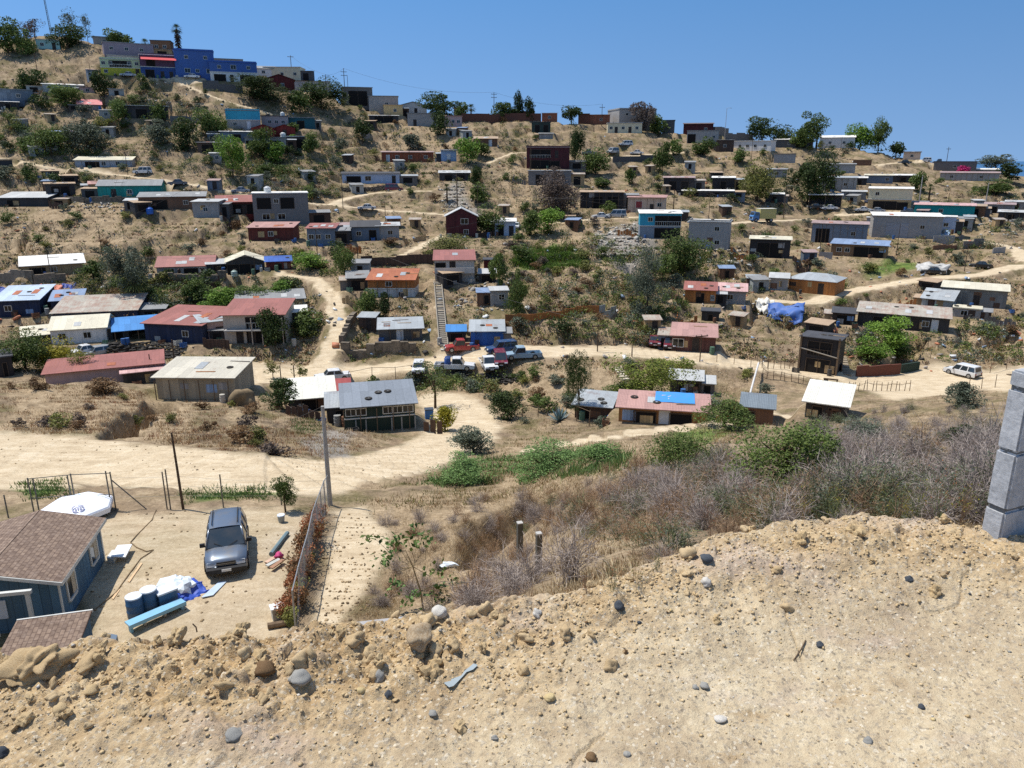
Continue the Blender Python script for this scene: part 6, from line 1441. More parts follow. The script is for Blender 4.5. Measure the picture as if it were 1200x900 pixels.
# dark doorway frame, leaning white pipe
p, D = cast(972, 458); t = empty('door_frame', p, -math.atan2(p[0], p[1]), 'dark free standing doorway frame at the roadside', 'frame')
MB().box(-.85, -.3, -.06, .06, -.3, 1.5).build('door_panel', DOOR_D, t); MB().box(.7, .85, -.06, .06, -.3, 1.5).build('post', WOODP, t); MB().box(-.9, .9, -.08, .08, 1.503, 1.68).build('lintel', WOODP, t)
A, B = gpt(888, 436), gpt(878, 468); o = MB().tube([A - A + np.array([0, 0, 1.3]), (B - A) * .5 + np.array([0, 0, 1.0]), B - A + np.array([0, 0, .5])], .13, 8).build('pipe', paint('pipe_white', 'd4d0c8', .5), None, loc=tuple(A)); tag(o, 'long white pipe leaning down the bank below the road', 'pipe')
# tarps
def drape(px, py, w, h, dep, mat, label, yaw=0, rise=None, name='tarp', seed=1, z0=.15):
    p, D = cast(px, py); m = D / FPX; W, H = w * m, h * m; g = np.random.default_rng(seed); n = 18; u = np.linspace(-.5, .5, n); v = np.linspace(0, 1, n); U, V = np.meshgrid(u, v)
    X = U * W * (1 - .12 * np.abs(V - .5)) ; Y = V * dep; wr = fbm(U * 5 + seed, V * 3.2, seed, 4); X = X + .12 * W * wr * np.abs(U) * 2; Y = Y + .25 * dep * fbm(U * 4, V * 4, seed + 3, 3) * (V > .02); Z = z0 + H * .8 * V ** .75 + .3 * H * wr - .35 * H * np.abs(fbm(U * 3 + 4, V * 1.5, seed + 7, 2))
    me = grid_mesh(name, X, Y, Z, mat); o = link(name, me, None, tuple(p)); o.rotation_euler = (0, 0, -math.atan2(p[0], p[1]) + R(yaw)); sm = o.modifiers.new('thick', 'SOLIDIFY'); sm.thickness = .02
    return tag(o, label, 'tarp')
drape(60, 349, 27, 16, 2.5, paint('tarp_orange', 'd08068', .7), 'crumpled orange pink tarp between navy house and blue tarps', seed=3)
drape(83, 348, 16, 15, 2.5, paint('tarp_navy', '2c4490', .6), 'dark blue tarp heap beside the orange pink tarp', seed=4)
drape(20, 344, 38, 8, 2, paint('tarp_blue', '34509c', .6), 'long low blue tarp behind the navy house roof', seed=5)
drape(919, 377, 42, 20, 4.2, paint('tarp_shack_blue', '4468a8', .6), 'rumpled blue tarp thrown over a low shack on the dry slope', seed=6, z0=.5)
drape(899, 370, 20, 20, 3.0, paint('tarp_white', 'd8d4c8', .6), 'white tarp sheet hanging next to the rumpled blue tarp', yaw=20, seed=7, z0=.4)
drape(1092, 320, 34, 12, 3.0, paint('tarp_silver', 'b0aea8', .5), 'silver grey tarp heap behind the black sedan', seed=8)
drape(1104, 278, 15, 8, 2.0, paint('tarp_pale_blue', '9cb4cc', .6), 'pale blue tarp in front of the little white house', seed=9)
drape(946, 486, 7, 18, 2.0, paint('tarp_sky', '3c8cd0', .6), 'bright blue tarp strip hanging at the side of the cream white roofed shack', yaw=-25, seed=10)
h = hfind('partly under a blue tarp'); k_ = h['rise'] / h['d']
X, Y = np.meshgrid(np.linspace(-.8, 2.9, 16), np.linspace(h['d'] * .35, h['d'] + .2, 10)); o = link('tarp', grid_mesh('tarp', X, Y, h['H'] + k_ * Y + .16 + .05 * fbm(X * 2, Y * 2, 4, 3), paint('tarp_sky', '3c8cd0', .6)), None, tuple(h['p'])); o.rotation_euler = (0, 0, h['rz']); tag(o, 'bright blue tarp spread over the back of the salmon roofed wooden house', 'tarp')
# utility poles
CONC = stone_mat('pole_concrete', '84827c', 'b0aca4', 4); POLEW = stone_mat('pole_wood', '382c24', '6a5846', 5)
POLE_TOPS = {}
def pole(px, py, top, r, arms, label, mat=None, name='utility_pole', cat='pole', toppx=None, lamp=False):
    p, D = cast(px, py); h = height_to(p, top); t = empty(name, p, 0, label, cat); dx = 0 if toppx is None else (toppx - px) * D / FPX - (p[0] / D * 0)
    q = (0.0, 0, h)
    if toppx is not None:
        x0 = project(p[0], p[1], p[2] + h)[0]; q = ((toppx - x0) * D / FPX, 0, h)
    MB().tube([(0, 0, -.5), (q[0] / 2, 0, h / 2), q], [r, r * .85, r * .65], 8).build('shaft', mat or POLEW, t)
    for k, z in enumerate(arms): 
        MB().obox((q[0] * z, -r, h * z), (.95, .3, 0), (-.03, .06, 0), (0, 0, .07)).build('crossarm', POLEW, t)
        for s in (-.85, 0, .85): MB().lathe([(.05, 0), (.06, .08), (.03, .16)], 6, (q[0] * z + s * .95, s * .3 - r, h * z + .07)).build('insulator', paint('insulator', '5a5450', .4), t)
    if lamp: MB().tube([q, (q[0] + .5, -.1, h + .15), (q[0] + 1.2, -.2, h + .1)], .04, 5).build('lamp_arm', CONC, t); MB().obox((q[0] + 1.4, -.22, h + .08), (.28, 0, 0), (0, .1, 0), (0, 0, .06)).build('lamp_head', CONC, t)
    POLE_TOPS[label] = np.array(p) + np.array(q)
P1 = 'grey pole at the corner of the wire mesh yard fence'
pole(387, 592, 476, .13, (), P1, CONC, toppx=378)
pole(215, 597, 507, .07, (), 'dark leaning pole at the back of the yard', POLEW, 'pole', toppx=201)
pole(342, 88, 65, .14, (.95,), 'telegraph pole above the cream flat roofed hill house')
pole(382, 100, 87, .12, (.9,), 'short telegraph pole over the pale grey house with brown roof end')
pole(404, 106, 80, .14, (.9, .8), 'double armed pole on the skyline beside the stone grey house')
pole(408, 108, 88, .1, (), 'thin single pole next to the double armed skyline pole', name='pole')
pole(579, 138, 108, .13, (.93, .82), 'telegraph cross pole rising behind the long brown ridge wall')
pole(629, 143, 123, .12, (.85,), 'cross pole between round ridge tree and big concrete building') if False else pole(705, 148, 122, .12, (.85,), 'cross pole between round ridge tree and big concrete building')
pole(849, 165, 127, .1, (), 'skyline street lamp by the dark flat block', CONC, 'street_lamp', 'street lamp', lamp=True)
pole(918, 256, 218, .13, (), 'street lamp between olive tree and drooping dark tree', POLEW, 'street_lamp', 'street lamp', lamp=True)
pole(536, 243, 203, .16, (), 'thick dark pole in the scrap yard', toppx=535)
pole(789, 248, 222, .14, (), 'dark pole at the end of the beige pink roofed house', name='pole')
pole(1155, 238, 214, .16, (), 'pale pole leaning on the right hillside', CONC, 'pole', toppx=1159)
pole(1075, 250, 207, .18, (), 'tall pale pole behind the garage and bright turquoise house', CONC)
pole(1109, 250, 226, .1, (), 'dark thin pole over the bright turquoise roof', name='pole')
pole(622, 205, 168, .14, (), 'pole at the edge of the maroon balcony house', name='pole')
pole(206, 436, 398, .1, (), 'black post beside the salmon roofed house yard', name='post', cat='post')
pole(178, 441, 415, .09, (), 'dark thin post rising through the wide salmon roof edge', name='post', cat='post')
pole(346, 455, 428, .09, (), 'dark post beside the cream white roofed shack', name='post', cat='post')
pole(330, 452, 428, .08, (), 'thin dark post near the roadside saplings', name='post', cat='post')
pole(424, 250, 225, .09, (), 'pair post near the white sedan, first', name='post', cat='post') if False else None
pole(1108, 198, 172, .12, (.9,), 'far ridge pole behind the stone grey flat roofed house')
pole(245, 152, 128, .1, (), 'thin pole on the bare slope beside the turquoise storey', name='pole')
pole(44, 86, 62, .1, (), 'thin pole on the hill below the aqua house', name='pole')
pole(107, 90, 73, .1, (), 'leaning pole beside the lime green building', name='pole', toppx=104)
pole(985, 176, 160, .08, (), 'short pole by the red shed with white roof', name='pole')
pole(379, 128, 111, .1, (), 'thin pole amid the dark trees of the upper hill', name='pole')
# lattice radio mast on the summit
p, D = cast(62, 50); h_ = height_to(p, -6); t = empty('radio_mast', p, .3, 'thin lattice radio mast on the summit, its tip beyond the photo', 'mast'); s_ = paint('mast_steel', '5a5c60', .6)
for k in range(3):
    a = k * 2.094; MB().tube([(math.cos(a) * .35, math.sin(a) * .35, -.3), (math.cos(a) * .22 - .6, math.sin(a) * .22, h_)], .05, 5).build('leg', s_, t)
b = MB(); n = 26
for k in range(n):
    z0, z1 = h_ * k / n, h_ * (k + 1) / n
    for j in range(3):
        a, c = j * 2.094, (j + 1) * 2.094; r0 = .35 - .13 * k / n; b.tube([(math.cos(a) * r0 - .6 * k / n, math.sin(a) * r0, z0), (math.cos(c) * r0 - .6 * (k + 1) / n, math.sin(c) * r0, z1)], .03, 4)
b.build('lattice', s_, t)
def cable(a, b, sag, label, r=.022):
    a, b = np.array(a), np.array(b); P = [(b - a) * u + np.array([0, 0, -sag * 4 * u * (1 - u)]) for u in np.linspace(0, 1, 14)]; o = MB().tube(P, r, 4).build('cable', paint('cable_black', '26262a', .6), None, loc=tuple(a)); tag(o, label, 'cable', 'thin black cables between hillside poles' if 'strung' in label else None)
T_ = POLE_TOPS; K_ = list(T_)
def PT(s): return next(T_[k] for k in K_ if s in k)
cable(PT('telegraph pole above the cream'), PT('short telegraph'), .8, 'sagging cable between the two poles over the hill houses')
cable(PT('short telegraph'), PT('double armed pole'), .8, 'sagging cable running to the double armed skyline pole')
cable(PT('double armed pole'), PT('telegraph cross pole'), 2.5, 'long skyline cable from the stone grey house to the brown ridge wall')
cable(PT('telegraph cross pole'), PT('cross pole between'), 2.0, 'long skyline cable over the ridge brick houses')
cable(PT('dark leaning pole'), np.array([PT(P1)[0], PT(P1)[1], PT(P1)[2]]), .6, 'thin cable between yard corner pole and dark leaning pole', .008)
# ------------------------------------------------------------------ yard: blue house, fences, clutter
Z0 = float(cast(150, 690)[0][2])
def on_z(px, py, z): r = ray(px, py); return r * (z / r[2])
zE = Z0 + 1.78; E1, E2 = on_z(124, 607.5, zE), on_z(72, 683, zE); ax = (E1 - E2); ax[2] = 0; Lh = np.linalg.norm(ax); ax /= Lh; nx = np.array([ax[1], -ax[0], 0])   # nx points right of the house
rise = min(np.linspace(.3, 2.4, 200), key=lambda q: abs(np.dot(on_z(47, 600, zE + q) - E1, ax))); R1 = on_z(47, 600, zE + rise); half = abs(np.dot(R1 - E1, nx))
hrz = math.atan2(ax[1], ax[0]) - math.pi / 2; org = E2 + ax * .25 - nx * (half + .0); org[2] = Z0      # house origin: middle of the near gable at ground level
bw = half - .22; Lw = Lh - .5; SHG = None
def shingle_mat():
    t = NT('brown_shingles'); v = t.coords(); sx = t.n('ShaderNodeSeparateXYZ'); t.l(v, sx.inputs[0]); cb = t.n('ShaderNodeCombineXYZ'); t.l(sx.outputs[1], cb.inputs[0]); t.l(sx.outputs[0], cb.inputs[1])
    br = t.n('ShaderNodeTexBrick'); t.l(cb.outputs[0], br.inputs['Vector']); br.inputs['Scale'].default_value = 1; br.inputs['Brick Width'].default_value = .22; br.inputs['Row Height'].default_value = .14; br.inputs['Mortar Size'].default_value = .012; br.inputs['Bias'].default_value = 0
    br.inputs['Color1'].default_value = (*lin('5e5046'), 1); br.inputs['Color2'].default_value = (*lin('96826f'), 1); br.inputs['Mortar'].default_value = (*lin('4a3a34'), 1)
    n = t.noise(v, 6, 4, .7); t.bsdf(t.mix(.5, br.outputs['Color'], t.ramp(n, [(.3, lin('625248')), (.5, lin('847062')), (.7, lin('a29082'))])), .95, 0, .15, br.outputs['Fac'], -.02, .7); return t.m
SHG = shingle_mat(); BLUEW = wall_mat('w', 'house_blue', '506f84'); TRIM = paint('trim_white', 'c8c8c0', .6)
BH = empty('house', org, hrz, 'blue plank house with brown shingled gable roof in the near yard', 'house'); HW = 1.78 - rise * .22 / half
MB().prism([(-bw, -.3), (bw, -.3), (bw, HW), (0, HW + rise * bw / half), (-bw, HW)], 'y', 0, Lw).build('wall', BLUEW, BH)
rb = MB(); 
for sg in (1, -1): rb.slab([(sg * .002, -.25, HW + rise + .06), (sg * half, -.25, HW + .0 + .06 - rise * .1), (sg * half, Lw + .25, HW + .06 - rise * .1), (sg * .002, Lw + .25, HW + rise + .06)], .07)
rb.build('roof', SHG, BH)
for sg in (1, -1): MB().slab([(0, -.29, HW + rise + .0), (sg * half, -.29, HW - rise * .1), (sg * half, -.252, HW - rise * .1), (0, -.252, HW + rise)], .12).build('fascia', TRIM, BH)
MB().box(half - .02, half + .025, -.25, Lw + .25, HW - .07, HW + .07).build('gutter', TRIM, BH)
for y0 in (Lw * .12, Lw * .68):
    f = MB(); f.box(bw, bw + .05, y0, y0 + .09, .55, 1.45).box(bw, bw + .05, y0 + .81, y0 + .9, .55, 1.45).box(bw, bw + .05, y0 + .09, y0 + .81, 1.36, 1.45).box(bw, bw + .07, y0 + .09, y0 + .81, .5, .6); o = f.build('window', TRIM, BH)
    MB().box(bw, bw + .02, y0 + .09, y0 + .5, .6, 1.36).build('pane', PANE, o); MB().box(bw, bw + .03, y0 + .5, y0 + .81, .6, 1.36).build('blind', paint('blind_cream', 'bcae94', .8), o)
for y0 in (0, Lw): MB().box(bw - .02, bw + .03, y0 - .03, y0 + .06, -.2, HW - .1).build('corner_board', TRIM, BH)
MB().box(bw - .75, bw - .63, -.75, -.63, -.2, HW + .02).build('porch_post', TRIM, BH); MB().box(-half, bw - .55, -.76, -.62, HW + .02, HW + .14).build('porch_beam', TRIM, BH)
for k in range(3): MB().tube([(-bw + .2 + k * 1.1, -.7, HW), (-bw + .9 + k * .75, -.55, .15)], .018, 5).build('guy_rope', TRIM, BH)
MB().box(-.5, .4, -.04, .0, .5, 1.2).build('wall_panel', paint('panel_white', 'c4ccd4', .5), BH)
# lower shed in front of the gable
T1, T2, B2, B1 = on_z(20, 729, Z0 + 1.5), on_z(108, 717, Z0 + 1.5), on_z(87, 772, Z0 + 1.05), on_z(-10, 785, Z0 + 1.05)
sh_o = (T2 + B2) / 2; sh_o[2] = Z0; SH = empty('shed', sh_o, hrz, 'small blue shed with brown shingled lean roof in front of the blue house gable', 'shed'); ci, si = math.cos(-hrz), math.sin(-hrz)
def loc_(p): q = np.array(p) - sh_o; return np.array([ci * q[0] - si * q[1], si * q[0] + ci * q[1], q[2]])
t1, t2, b2, b1 = map(loc_, (T1, T2, B2, B1)); MB().slab([b1, b2, t2, t1], .06).build('roof', SHG, SH)
ins = lambda a, c: a * .93 + c * .07
cc = (t1 + t2 + b1 + b2) / 4; q = [ins(v, cc) for v in (b1, b2, t2, t1)]; MB().add([(v[0], v[1], -.4) for v in q] + [(v[0], v[1], v[2] - .01) for v in q], [(3, 2, 1, 0), (4, 5, 6, 7), (0, 1, 5, 4), (1, 2, 6, 5), (2, 3, 7, 6), (3, 0, 4, 7)]).build('wall', BLUEW, SH)
m_ = (t1 + t2) / 2; MB().obox(tuple(m_ + np.array([0, .03, .02])), tuple((t2 - t1) / 2 * 1.01), (0, .03, 0), (0, 0, .05)).build('fascia', TRIM, SH)
def yp(px, py): return cast(px, py)[0]
def flat_thing(name, pts, z, th, mat, label, cat):
    P = [yp(*q) for q in pts]; o0 = P[0]; b = MB().slab([(p - o0) * np.array([1, 1, 0]) + np.array([0, 0, z]) for p in P], th); return tag(b.build(name, mat, None, loc=tuple(o0)), label, cat)
flat_thing('concrete_slab', [(88,768),(102,748),(124,758),(118,775)], .02, .1, CONC, 'grey concrete slab beside the small blue shed', 'slab')
flat_thing('doorstep', [(126,659),(132,650),(139,650),(134,661)], .0, .22, paint('step_white', 'd8d8d0', .7), 'white doorstep at the blue house wall', 'step')
flat_thing('board', [(131,660),(139,646),(156,645),(148,660)], .25, .05, paint('board_white', 'e0e2e0', .6), 'square white board propped beside the blue house doorstep', 'board')
o = flat_thing('box', [(121,757),(128,751),(139,753),(136,764)], .0, .3, paint('box_grey_blue', '5c6c7c', .6), 'grey blue box by the concrete slab corner', 'box')
# white canopy with ring emblem behind the house
p, D = cast(93, 605); cz = .5; t = empty('canopy', p, -math.atan2(p[0], p[1]) + .25, 'white canopy with a dark ring emblem behind the blue house', 'canopy'); cw = paint('canopy_white', 'e8ebf0', .5, dirt=.08)
a_ = 1.55
MB().lathe([(a_, 0), (a_ * .97, .07), (a_ * .8, .19), (a_ * .5, .3), (a_ * .2, .35), (.04, .36)], 7, (0, 0, cz)).build('roof_cloth', cw, t); MB().lathe([(a_ * 1.003, -.22), (a_ * 1.003, .0)], 7, (0, 0, cz)).build('valance', cw, t)
for k in range(4): q_ = .78 + k * math.pi / 2; MB().tube([(a_ * .84 * math.cos(q_), a_ * .84 * math.sin(q_), -.1), (a_ * .84 * math.cos(q_), a_ * .84 * math.sin(q_), cz)], .03, 6).build('leg', CHROME, t)
em = MB(); dr = np.array([-.25, -.97, 0]); fn = dr * .32 + np.array([0, 0, .94]); fn /= np.linalg.norm(fn); c0 = dr * a_ * .62 + np.array([0, 0, cz + .255]) + fn * .04; ux = np.array([.97, -.25, 0]); uy = np.cross(fn, ux)
for k in range(24):
    if k % 6: em.add([c0 + r_ * (ux * math.cos(q) + uy * math.sin(q)) for q, r_ in ((k * math.pi / 12, .27), ((k + 1) * math.pi / 12, .27), ((k + 1) * math.pi / 12, .2), (k * math.pi / 12, .2))], [(0, 1, 2, 3)])
for dx in (-.1, 0, .1): em.obox(tuple(c0 + ux * dx), tuple(ux * .03), tuple(uy * .1), tuple(fn * .004))
em.build('emblem', paint('emblem_grey_violet', '8c8ca4', .6), t)
# metal fence at the back of the yard
FST = paint('fence_steel', '6a665c', .6)
def rod(b, a, c, r): b.tube([a, c], r, 5)
BACK = [(10,607,580),(40,601,560),(46,600,561),(86,598,557),(90,598,555),(131,598,552),(136,598,553),(196,597,553),(200,597,550),(262,595,556),(330,592,560),(386,591,558)]
root = empty('metal_fence', yp(40,601), 0, 'open steel post and rail fence along the back of the yard', 'fence'); o0 = yp(40,601); tops = []
for px, py, ty in BACK:
    p = yp(px, py); h_ = height_to(p, ty); q = p - o0; MB().tube([q - np.array([0, 0, .3]), q + np.array([0, 0, h_])], .032, 6).build('post', FST, root); tops.append((q, h_))
for a, c in ((1, 4), (4, 6)):
    for f in (.97, .42): MB().tube([tops[a][0] + np.array([0, 0, tops[a][1] * f]), tops[c][0] + np.array([0, 0, tops[c][1] * f])], .022, 5).build('rail', FST, root)
MB().tube([tops[6][0] + np.array([0, 0, tops[6][1] * .8]), yp(172, 597) - o0], .03, 5).build('brace', FST, root)
w_ = MB()
for f in (.35, .6, .85):
    for k in range(6, len(tops) - 1): w_.tube([tops[k][0] + np.array([0, 0, tops[k][1] * f]), tops[k + 1][0] + np.array([0, 0, tops[k + 1][1] * f])], .006, 3)
for k in range(6, len(tops) - 1): pass
w_.build('wire', FST, root)
# wire mesh fence on the right side of the yard
GAL = paint('galvanised', '9a9c9c', .45, .3)
F0, F1 = yp(386, 594), yp(347, 742); root = empty('wire_mesh_fence', F0, 0, 'grey wire mesh fence between the yard and the bare strip', 'fence'); n = 8; d = F1 - F0; L = np.hypot(d[0], d[1]); u = d / L; ht = 1.7
gz = lambda f: np.array([d[0] * f, d[1] * f, float(hz(F0[0] + d[0] * f, F0[1] + d[1] * f)) - F0[2]])
for k in range(n + 1): q = gz(k / n); MB().tube([q - np.array([0, 0, .3]), q + np.array([0, 0, ht])], .03, 6).build('post', GAL, root)
MB().tube([gz(k / n) + np.array([0, 0, ht - .03]) for k in range(n + 1)], .022, 5).build('top_rail', GAL, root)
wm = MB(); st = .17; N = int(L / st)
for k in range(N):
    for sg in (1, -1):
        f0 = k / N; f1 = f0 + sg * ht / L
        if 0 <= f1 <= 1: a, c = gz(f0) + np.array([0, 0, .03]), gz(f1) + np.array([0, 0, ht - .05]); wm.tube([a, c], .0035, 3, False)
wm.build('wire_mesh', GAL, root)
# cart of barrels
bp, D = cast(184, 726); az = -math.atan2(bp[0], bp[1]); LB = paint('light_blue_board', '7cb0cc', .6); t = empty('hand_cart', bp, az + .36, 'low pale blue wooden cart with small wheels in the yard', 'cart')
MB().box(-1.0, 1.0, -.2, .2, .28, .33).box(-1.0, 1.0, -.24, -.202, .22, .36).build('deck', LB, t)
for x in (-.45, .25): MB().prism([(-.02 + .15 * math.cos(q), .15 + .15 * math.sin(q)) for q in np.linspace(0, 2 * math.pi, 15)[:-1]], 'x', x - .03, x + .03).build('wheel', paint('wheel_pale', 'a8a49c', .7), t)
for x in (-.9, .9): MB().box(x - .04, x + .04, -.1, .1, -.05, .3).build('leg', LB, t)
def barrel(px, py, r, hh, label): 
    p, D = cast(px, py); t = empty('barrel', p, 0, label, 'barrel'); MB().lathe([(r * .94, 0), (r, .04), (r, hh * .3), (r * 1.04, hh * .33), (r, hh * .36), (r, hh * .64), (r * 1.04, hh * .67), (r, hh * .7), (r, hh - .03), (r * .97, hh)], 18).build('barrel_body', paint('barrel_navy', '2f587c', .5), t, smooth=True); MB().lathe([(r * .98, hh + .002), (r * .98, hh + .05), (r * .8, hh + .06)], 18).build('lid', paint('lid_white', 'd4dde6', .5), t)
barrel(160, 722, .29, .78, 'dark blue barrel with white lid, farther from the white bags'); barrel(177, 715, .29, .82, 'dark blue barrel with white lid, between another barrel and the blue bin')
p, D = cast(196, 709); t = empty('bin', p, az + .3, 'dark blue square bin with pale top beside two barrels', 'bin'); MB().box(-.32, .32, -.26, .26, 0, .62).build('bin_body', paint('barrel_navy', '2f587c', .5), t); MB().box(-.36, .36, -.3, .3, .622, .68).build('lid', paint('lid_pale', 'c8ccd0', .6), t)
def lump(seed, amp=.3, sub=2):
    import bmesh
    bm = bmesh.new(); bmesh.ops.create_icosphere(bm, subdivisions=sub, radius=1); g = np.random.default_rng(seed); k = g.normal(size=(6, 3)) * 1.6; ph = g.uniform(0, 6.28, 6)
    for v in bm.verts:
        c = np.array(v.co); s = 1 + amp * sum(math.sin(np.dot(k[i], c) * (1 + i * .45) + ph[i]) / (1.5 + i * .5) for i in range(6)); v.co = v.co * max(.35, s + (.09 * float(fbm(c[0] * 3 + c[2] * 2.1, c[1] * 3 - c[2] * 1.7, seed, 4)) if sub > 2 else 0))
    return bm
def lump_mesh(name, seed, mat, amp=.3, sub=2, smooth=True):
    bm = lump(seed, amp, sub); me = bpy.data.meshes.new(name); bm.to_mesh(me); bm.free(); me.materials.append(mat)
    if smooth: me.polygons.foreach_set('use_smooth', [True] * len(me.polygons))
    return me
BAGM = [lump_mesh('bag', 20 + k, paint('bag_white', 'd8e0e4', .6, dirt=.12), .35, 2, False) for k in range(3)]
for k, (px, py, s) in enumerate([(200,697,.36),(209,696,.38),(217,695,.36),(204,688,.36),(213,687,.34),(222,690,.3)]):
    p, D = cast(px, py); o = link('bag', BAGM[k % 3], None, (p[0], p[1], p[2] + s * .55)); o.scale = (s, s, s * .75); o.rotation_euler = (0, 0, k * 1.3); tag(o, 'crumpled white plastic bag in the heap beside the blue bin', 'bag', 'crumpled white bags heaped beside the blue bin')
drape(228, 702, 40, 13, .8, paint('tarp_yard_blue', '2c50b0', .5), 'crumpled bright blue tarp lying in the yard', yaw=28, seed=21, z0=.03)
flat_thing('sheet', [(236,702),(256,683),(266,682),(250,699)], .04, .03, paint('sheet_pale', 'b4c4d4', .5), 'pale sheet lying in front of the parked suv', 'sheet')
# junk by the fence
p, D = cast(322, 662); A, B = yp(318, 652), yp(337, 627); tag(MB().tube([np.array([0, 0, .1]), B - A + np.array([0, 0, .1])], .1, 8).build('pipe', paint('pipe_grey', '6c8084', .5), None, loc=tuple(A)), 'grey drain pipe section lying by the yard fence', 'pipe')
for k, (a, c, col, lab) in enumerate([((312,661),(330,650),'c8a890','pinkish plank on the scrap heap by the yard fence'), ((313,666),(328,658),'b8b8b0','grey plank on the scrap heap by the yard fence'), ((318,670),(332,660),'a0785c','brown plank on the scrap heap by the yard fence')]):
    A, C = yp(*a), yp(*c); q = C - A; L = np.linalg.norm(q); q = q / L; s = np.array([-q[1], q[0], 0]); tag(MB().obox(tuple(q * L / 2 + np.array([0, 0, .06 + .05 * k])), tuple(q * L / 2), tuple(s * .09), (0, 0, .025)).build('plank', paint('plank_' + col, col, .8), None, loc=tuple(A)), lab, 'plank')
o = link('cloth', lump_mesh('cloth', 33, paint('cloth_magenta', 'b83c70', .7), .4), None, tuple(yp(327, 655) + np.array([0, 0, .15]))); o.scale = (.16, .16, .14); tag(o, 'bright pink cloth bundle on the scrap heap by the yard fence', 'cloth')
p, D = cast(326, 724); t = empty('table', p, -math.atan2(p[0], p[1]) + .15, 'small white topped crate table by the yard fence', 'table'); MB().box(-.25, .25, -.2, .2, .45, .5).build('tabletop', paint('board_white', 'e0e2e0', .6), t); MB().box(-.2, .2, -.16, .16, 0, .448).build('crate', paint('crate_grey', 'a8a49a', .8), t)
p, D = cast(330, 612); t = empty('bucket', p, 0, 'white topped bucket near the young yard tree', 'bucket'); MB().lathe([(.13, 0), (.17, .34)], 12).build('bucket_body', paint('bucket_grey', '8c9494', .6), t); MB().lathe([(.18, .341), (.17, .38)], 12).build('lid', paint('lid_white', 'd4dde6', .5), t)
A, B = yp(314, 737), yp(337, 733); tag(MB().tube([np.array([0, 0, .12]), B - A + np.array([0, 0, .12])], .11, 8).build('log', STAKE, None, loc=tuple(A)), 'short pale log at the foot of the yard fence', 'log')
hp = [(183,598),(178,610),(160,628),(153,636),(160,642),(172,647),(180,645),(176,648),(165,655),(150,675),(136,695),(110,716)]
S = [yp(*q) for q in hp]; tag(MB().tube([q - S[0] + np.array([0, 0, .03]) for q in S], .022, 5).build('hose', paint('hose_brown', '7a6444', .6), None, loc=tuple(S[0])), 'thin brown hose snaking over the yard from the fence', 'hose')
flat_thing('plank', [(131,702),(139,690),(141,691),(133,703)], .01, .03, paint('plank_pale', 'd0b088', .8), 'pale plank end lying by the blue house shadow', 'plank')
flat_thing('plank', [(150,682),(165,660),(167,661),(152,683)], .01, .03, paint('plank_pale', 'd0b088', .8), 'long pale plank lying beside the brown hose', 'plank')
p, D = cast(503, 491); t = empty('portable_bin', p, .2, 'blue plastic bin beside the yellow green round bush', 'bin'); MB().box(-.45, .45, -.4, .4, 0, 1.15).build('bin_body', paint('bin_blue', '2c6cb0', .5), t); MB().box(-.5, .5, -.45, .45, 1.152, 1.25).build('lid', paint('bin_dark', '3a4450', .5), t)
for k, (px, py, tp) in enumerate([(609, 655, 613), (631, 671, 626)]):
    p, D = cast(px, py, 0.0); h_ = height_to(p, tp); t = empty('post', p, .3, ('grey square post with pale cap, farther of the two in the dry grass', 'grey square post with pale cap, nearer of the two in the dry grass')[k], 'post'); w_ = 3.1 * D / FPX
    MB().box(-w_, w_, -w_, w_, -.5, h_).build('shaft', stone_mat('post_grey', '48463f', '6e6a60', 8), t); MB().box(-w_ * 1.05, w_ * 1.05, -w_ * 1.05, w_ * 1.05, h_ + .001, h_ + .03).build('cap', paint('cap_pale', 'b0aca4', .8), t)
# big stone-and-earth lump beside the tan panelled shed
p, D = cast(288, 474); o = link('boulder', lump_mesh('boulder', 51, stone_mat('conglomerate', '5a4a38', 'a08c6c', 1.5), .3, 3), None, tuple(p + np.array([0, 0, .5]))); o.scale = (1.25, 1.0, 1.2); tag(o, 'large rough brown boulder at the end of the tan panelled shed', 'boulder')
p, D = cast(525, 664); o = link('bag', BAGM[0], None, tuple(p + np.array([0, 0, .1]))); o.scale = (.28, .2, .14); tag(o, 'torn white plastic bag caught in the dry weeds', 'bag')
# rubble, scrap and litter nobody could count
def rubble(name, polys, n, s0, s1, cols, seed):
    g = np.random.default_rng(seed); V = []; F = []; MI = []; cube = np.array([(-1,-1,-1),(1,-1,-1),(1,1,-1),(-1,1,-1),(-1,-1,1),(1,-1,1),(1,1,1),(-1,1,1)], float); cf = np.array([(0,3,2,1),(4,5,6,7),(0,1,5,4),(1,2,6,5),(2,3,7,6),(3,0,4,7)]); k = 0
    for i, poly in enumerate(polys):
        for q in sow(n[i], poly, seed + i, False):
            s = g.uniform(s0, s1) * np.array([g.uniform(.5, 1.6), g.uniform(.4, 1.2), g.uniform(.15, .6)]); e = Euler(tuple(g.normal(size=3) * np.array([.4, .4, 3]))).to_matrix(); c = (cube * g.uniform(.75, 1, (8, 1)) * s) @ np.array(e).T + q[:3] + np.array([0, 0, s[2] * .5]); V.append(c); F.append(cf + 8 * k); MI.append(np.full(6, g.integers(0, len(cols)))); k += 1
    tag(link(name, bulk(name, np.concatenate(V), np.concatenate(F), [paint('scrap_' + c, c, .8) for c in cols], np.concatenate(MI))), None, None, None, 'stuff')
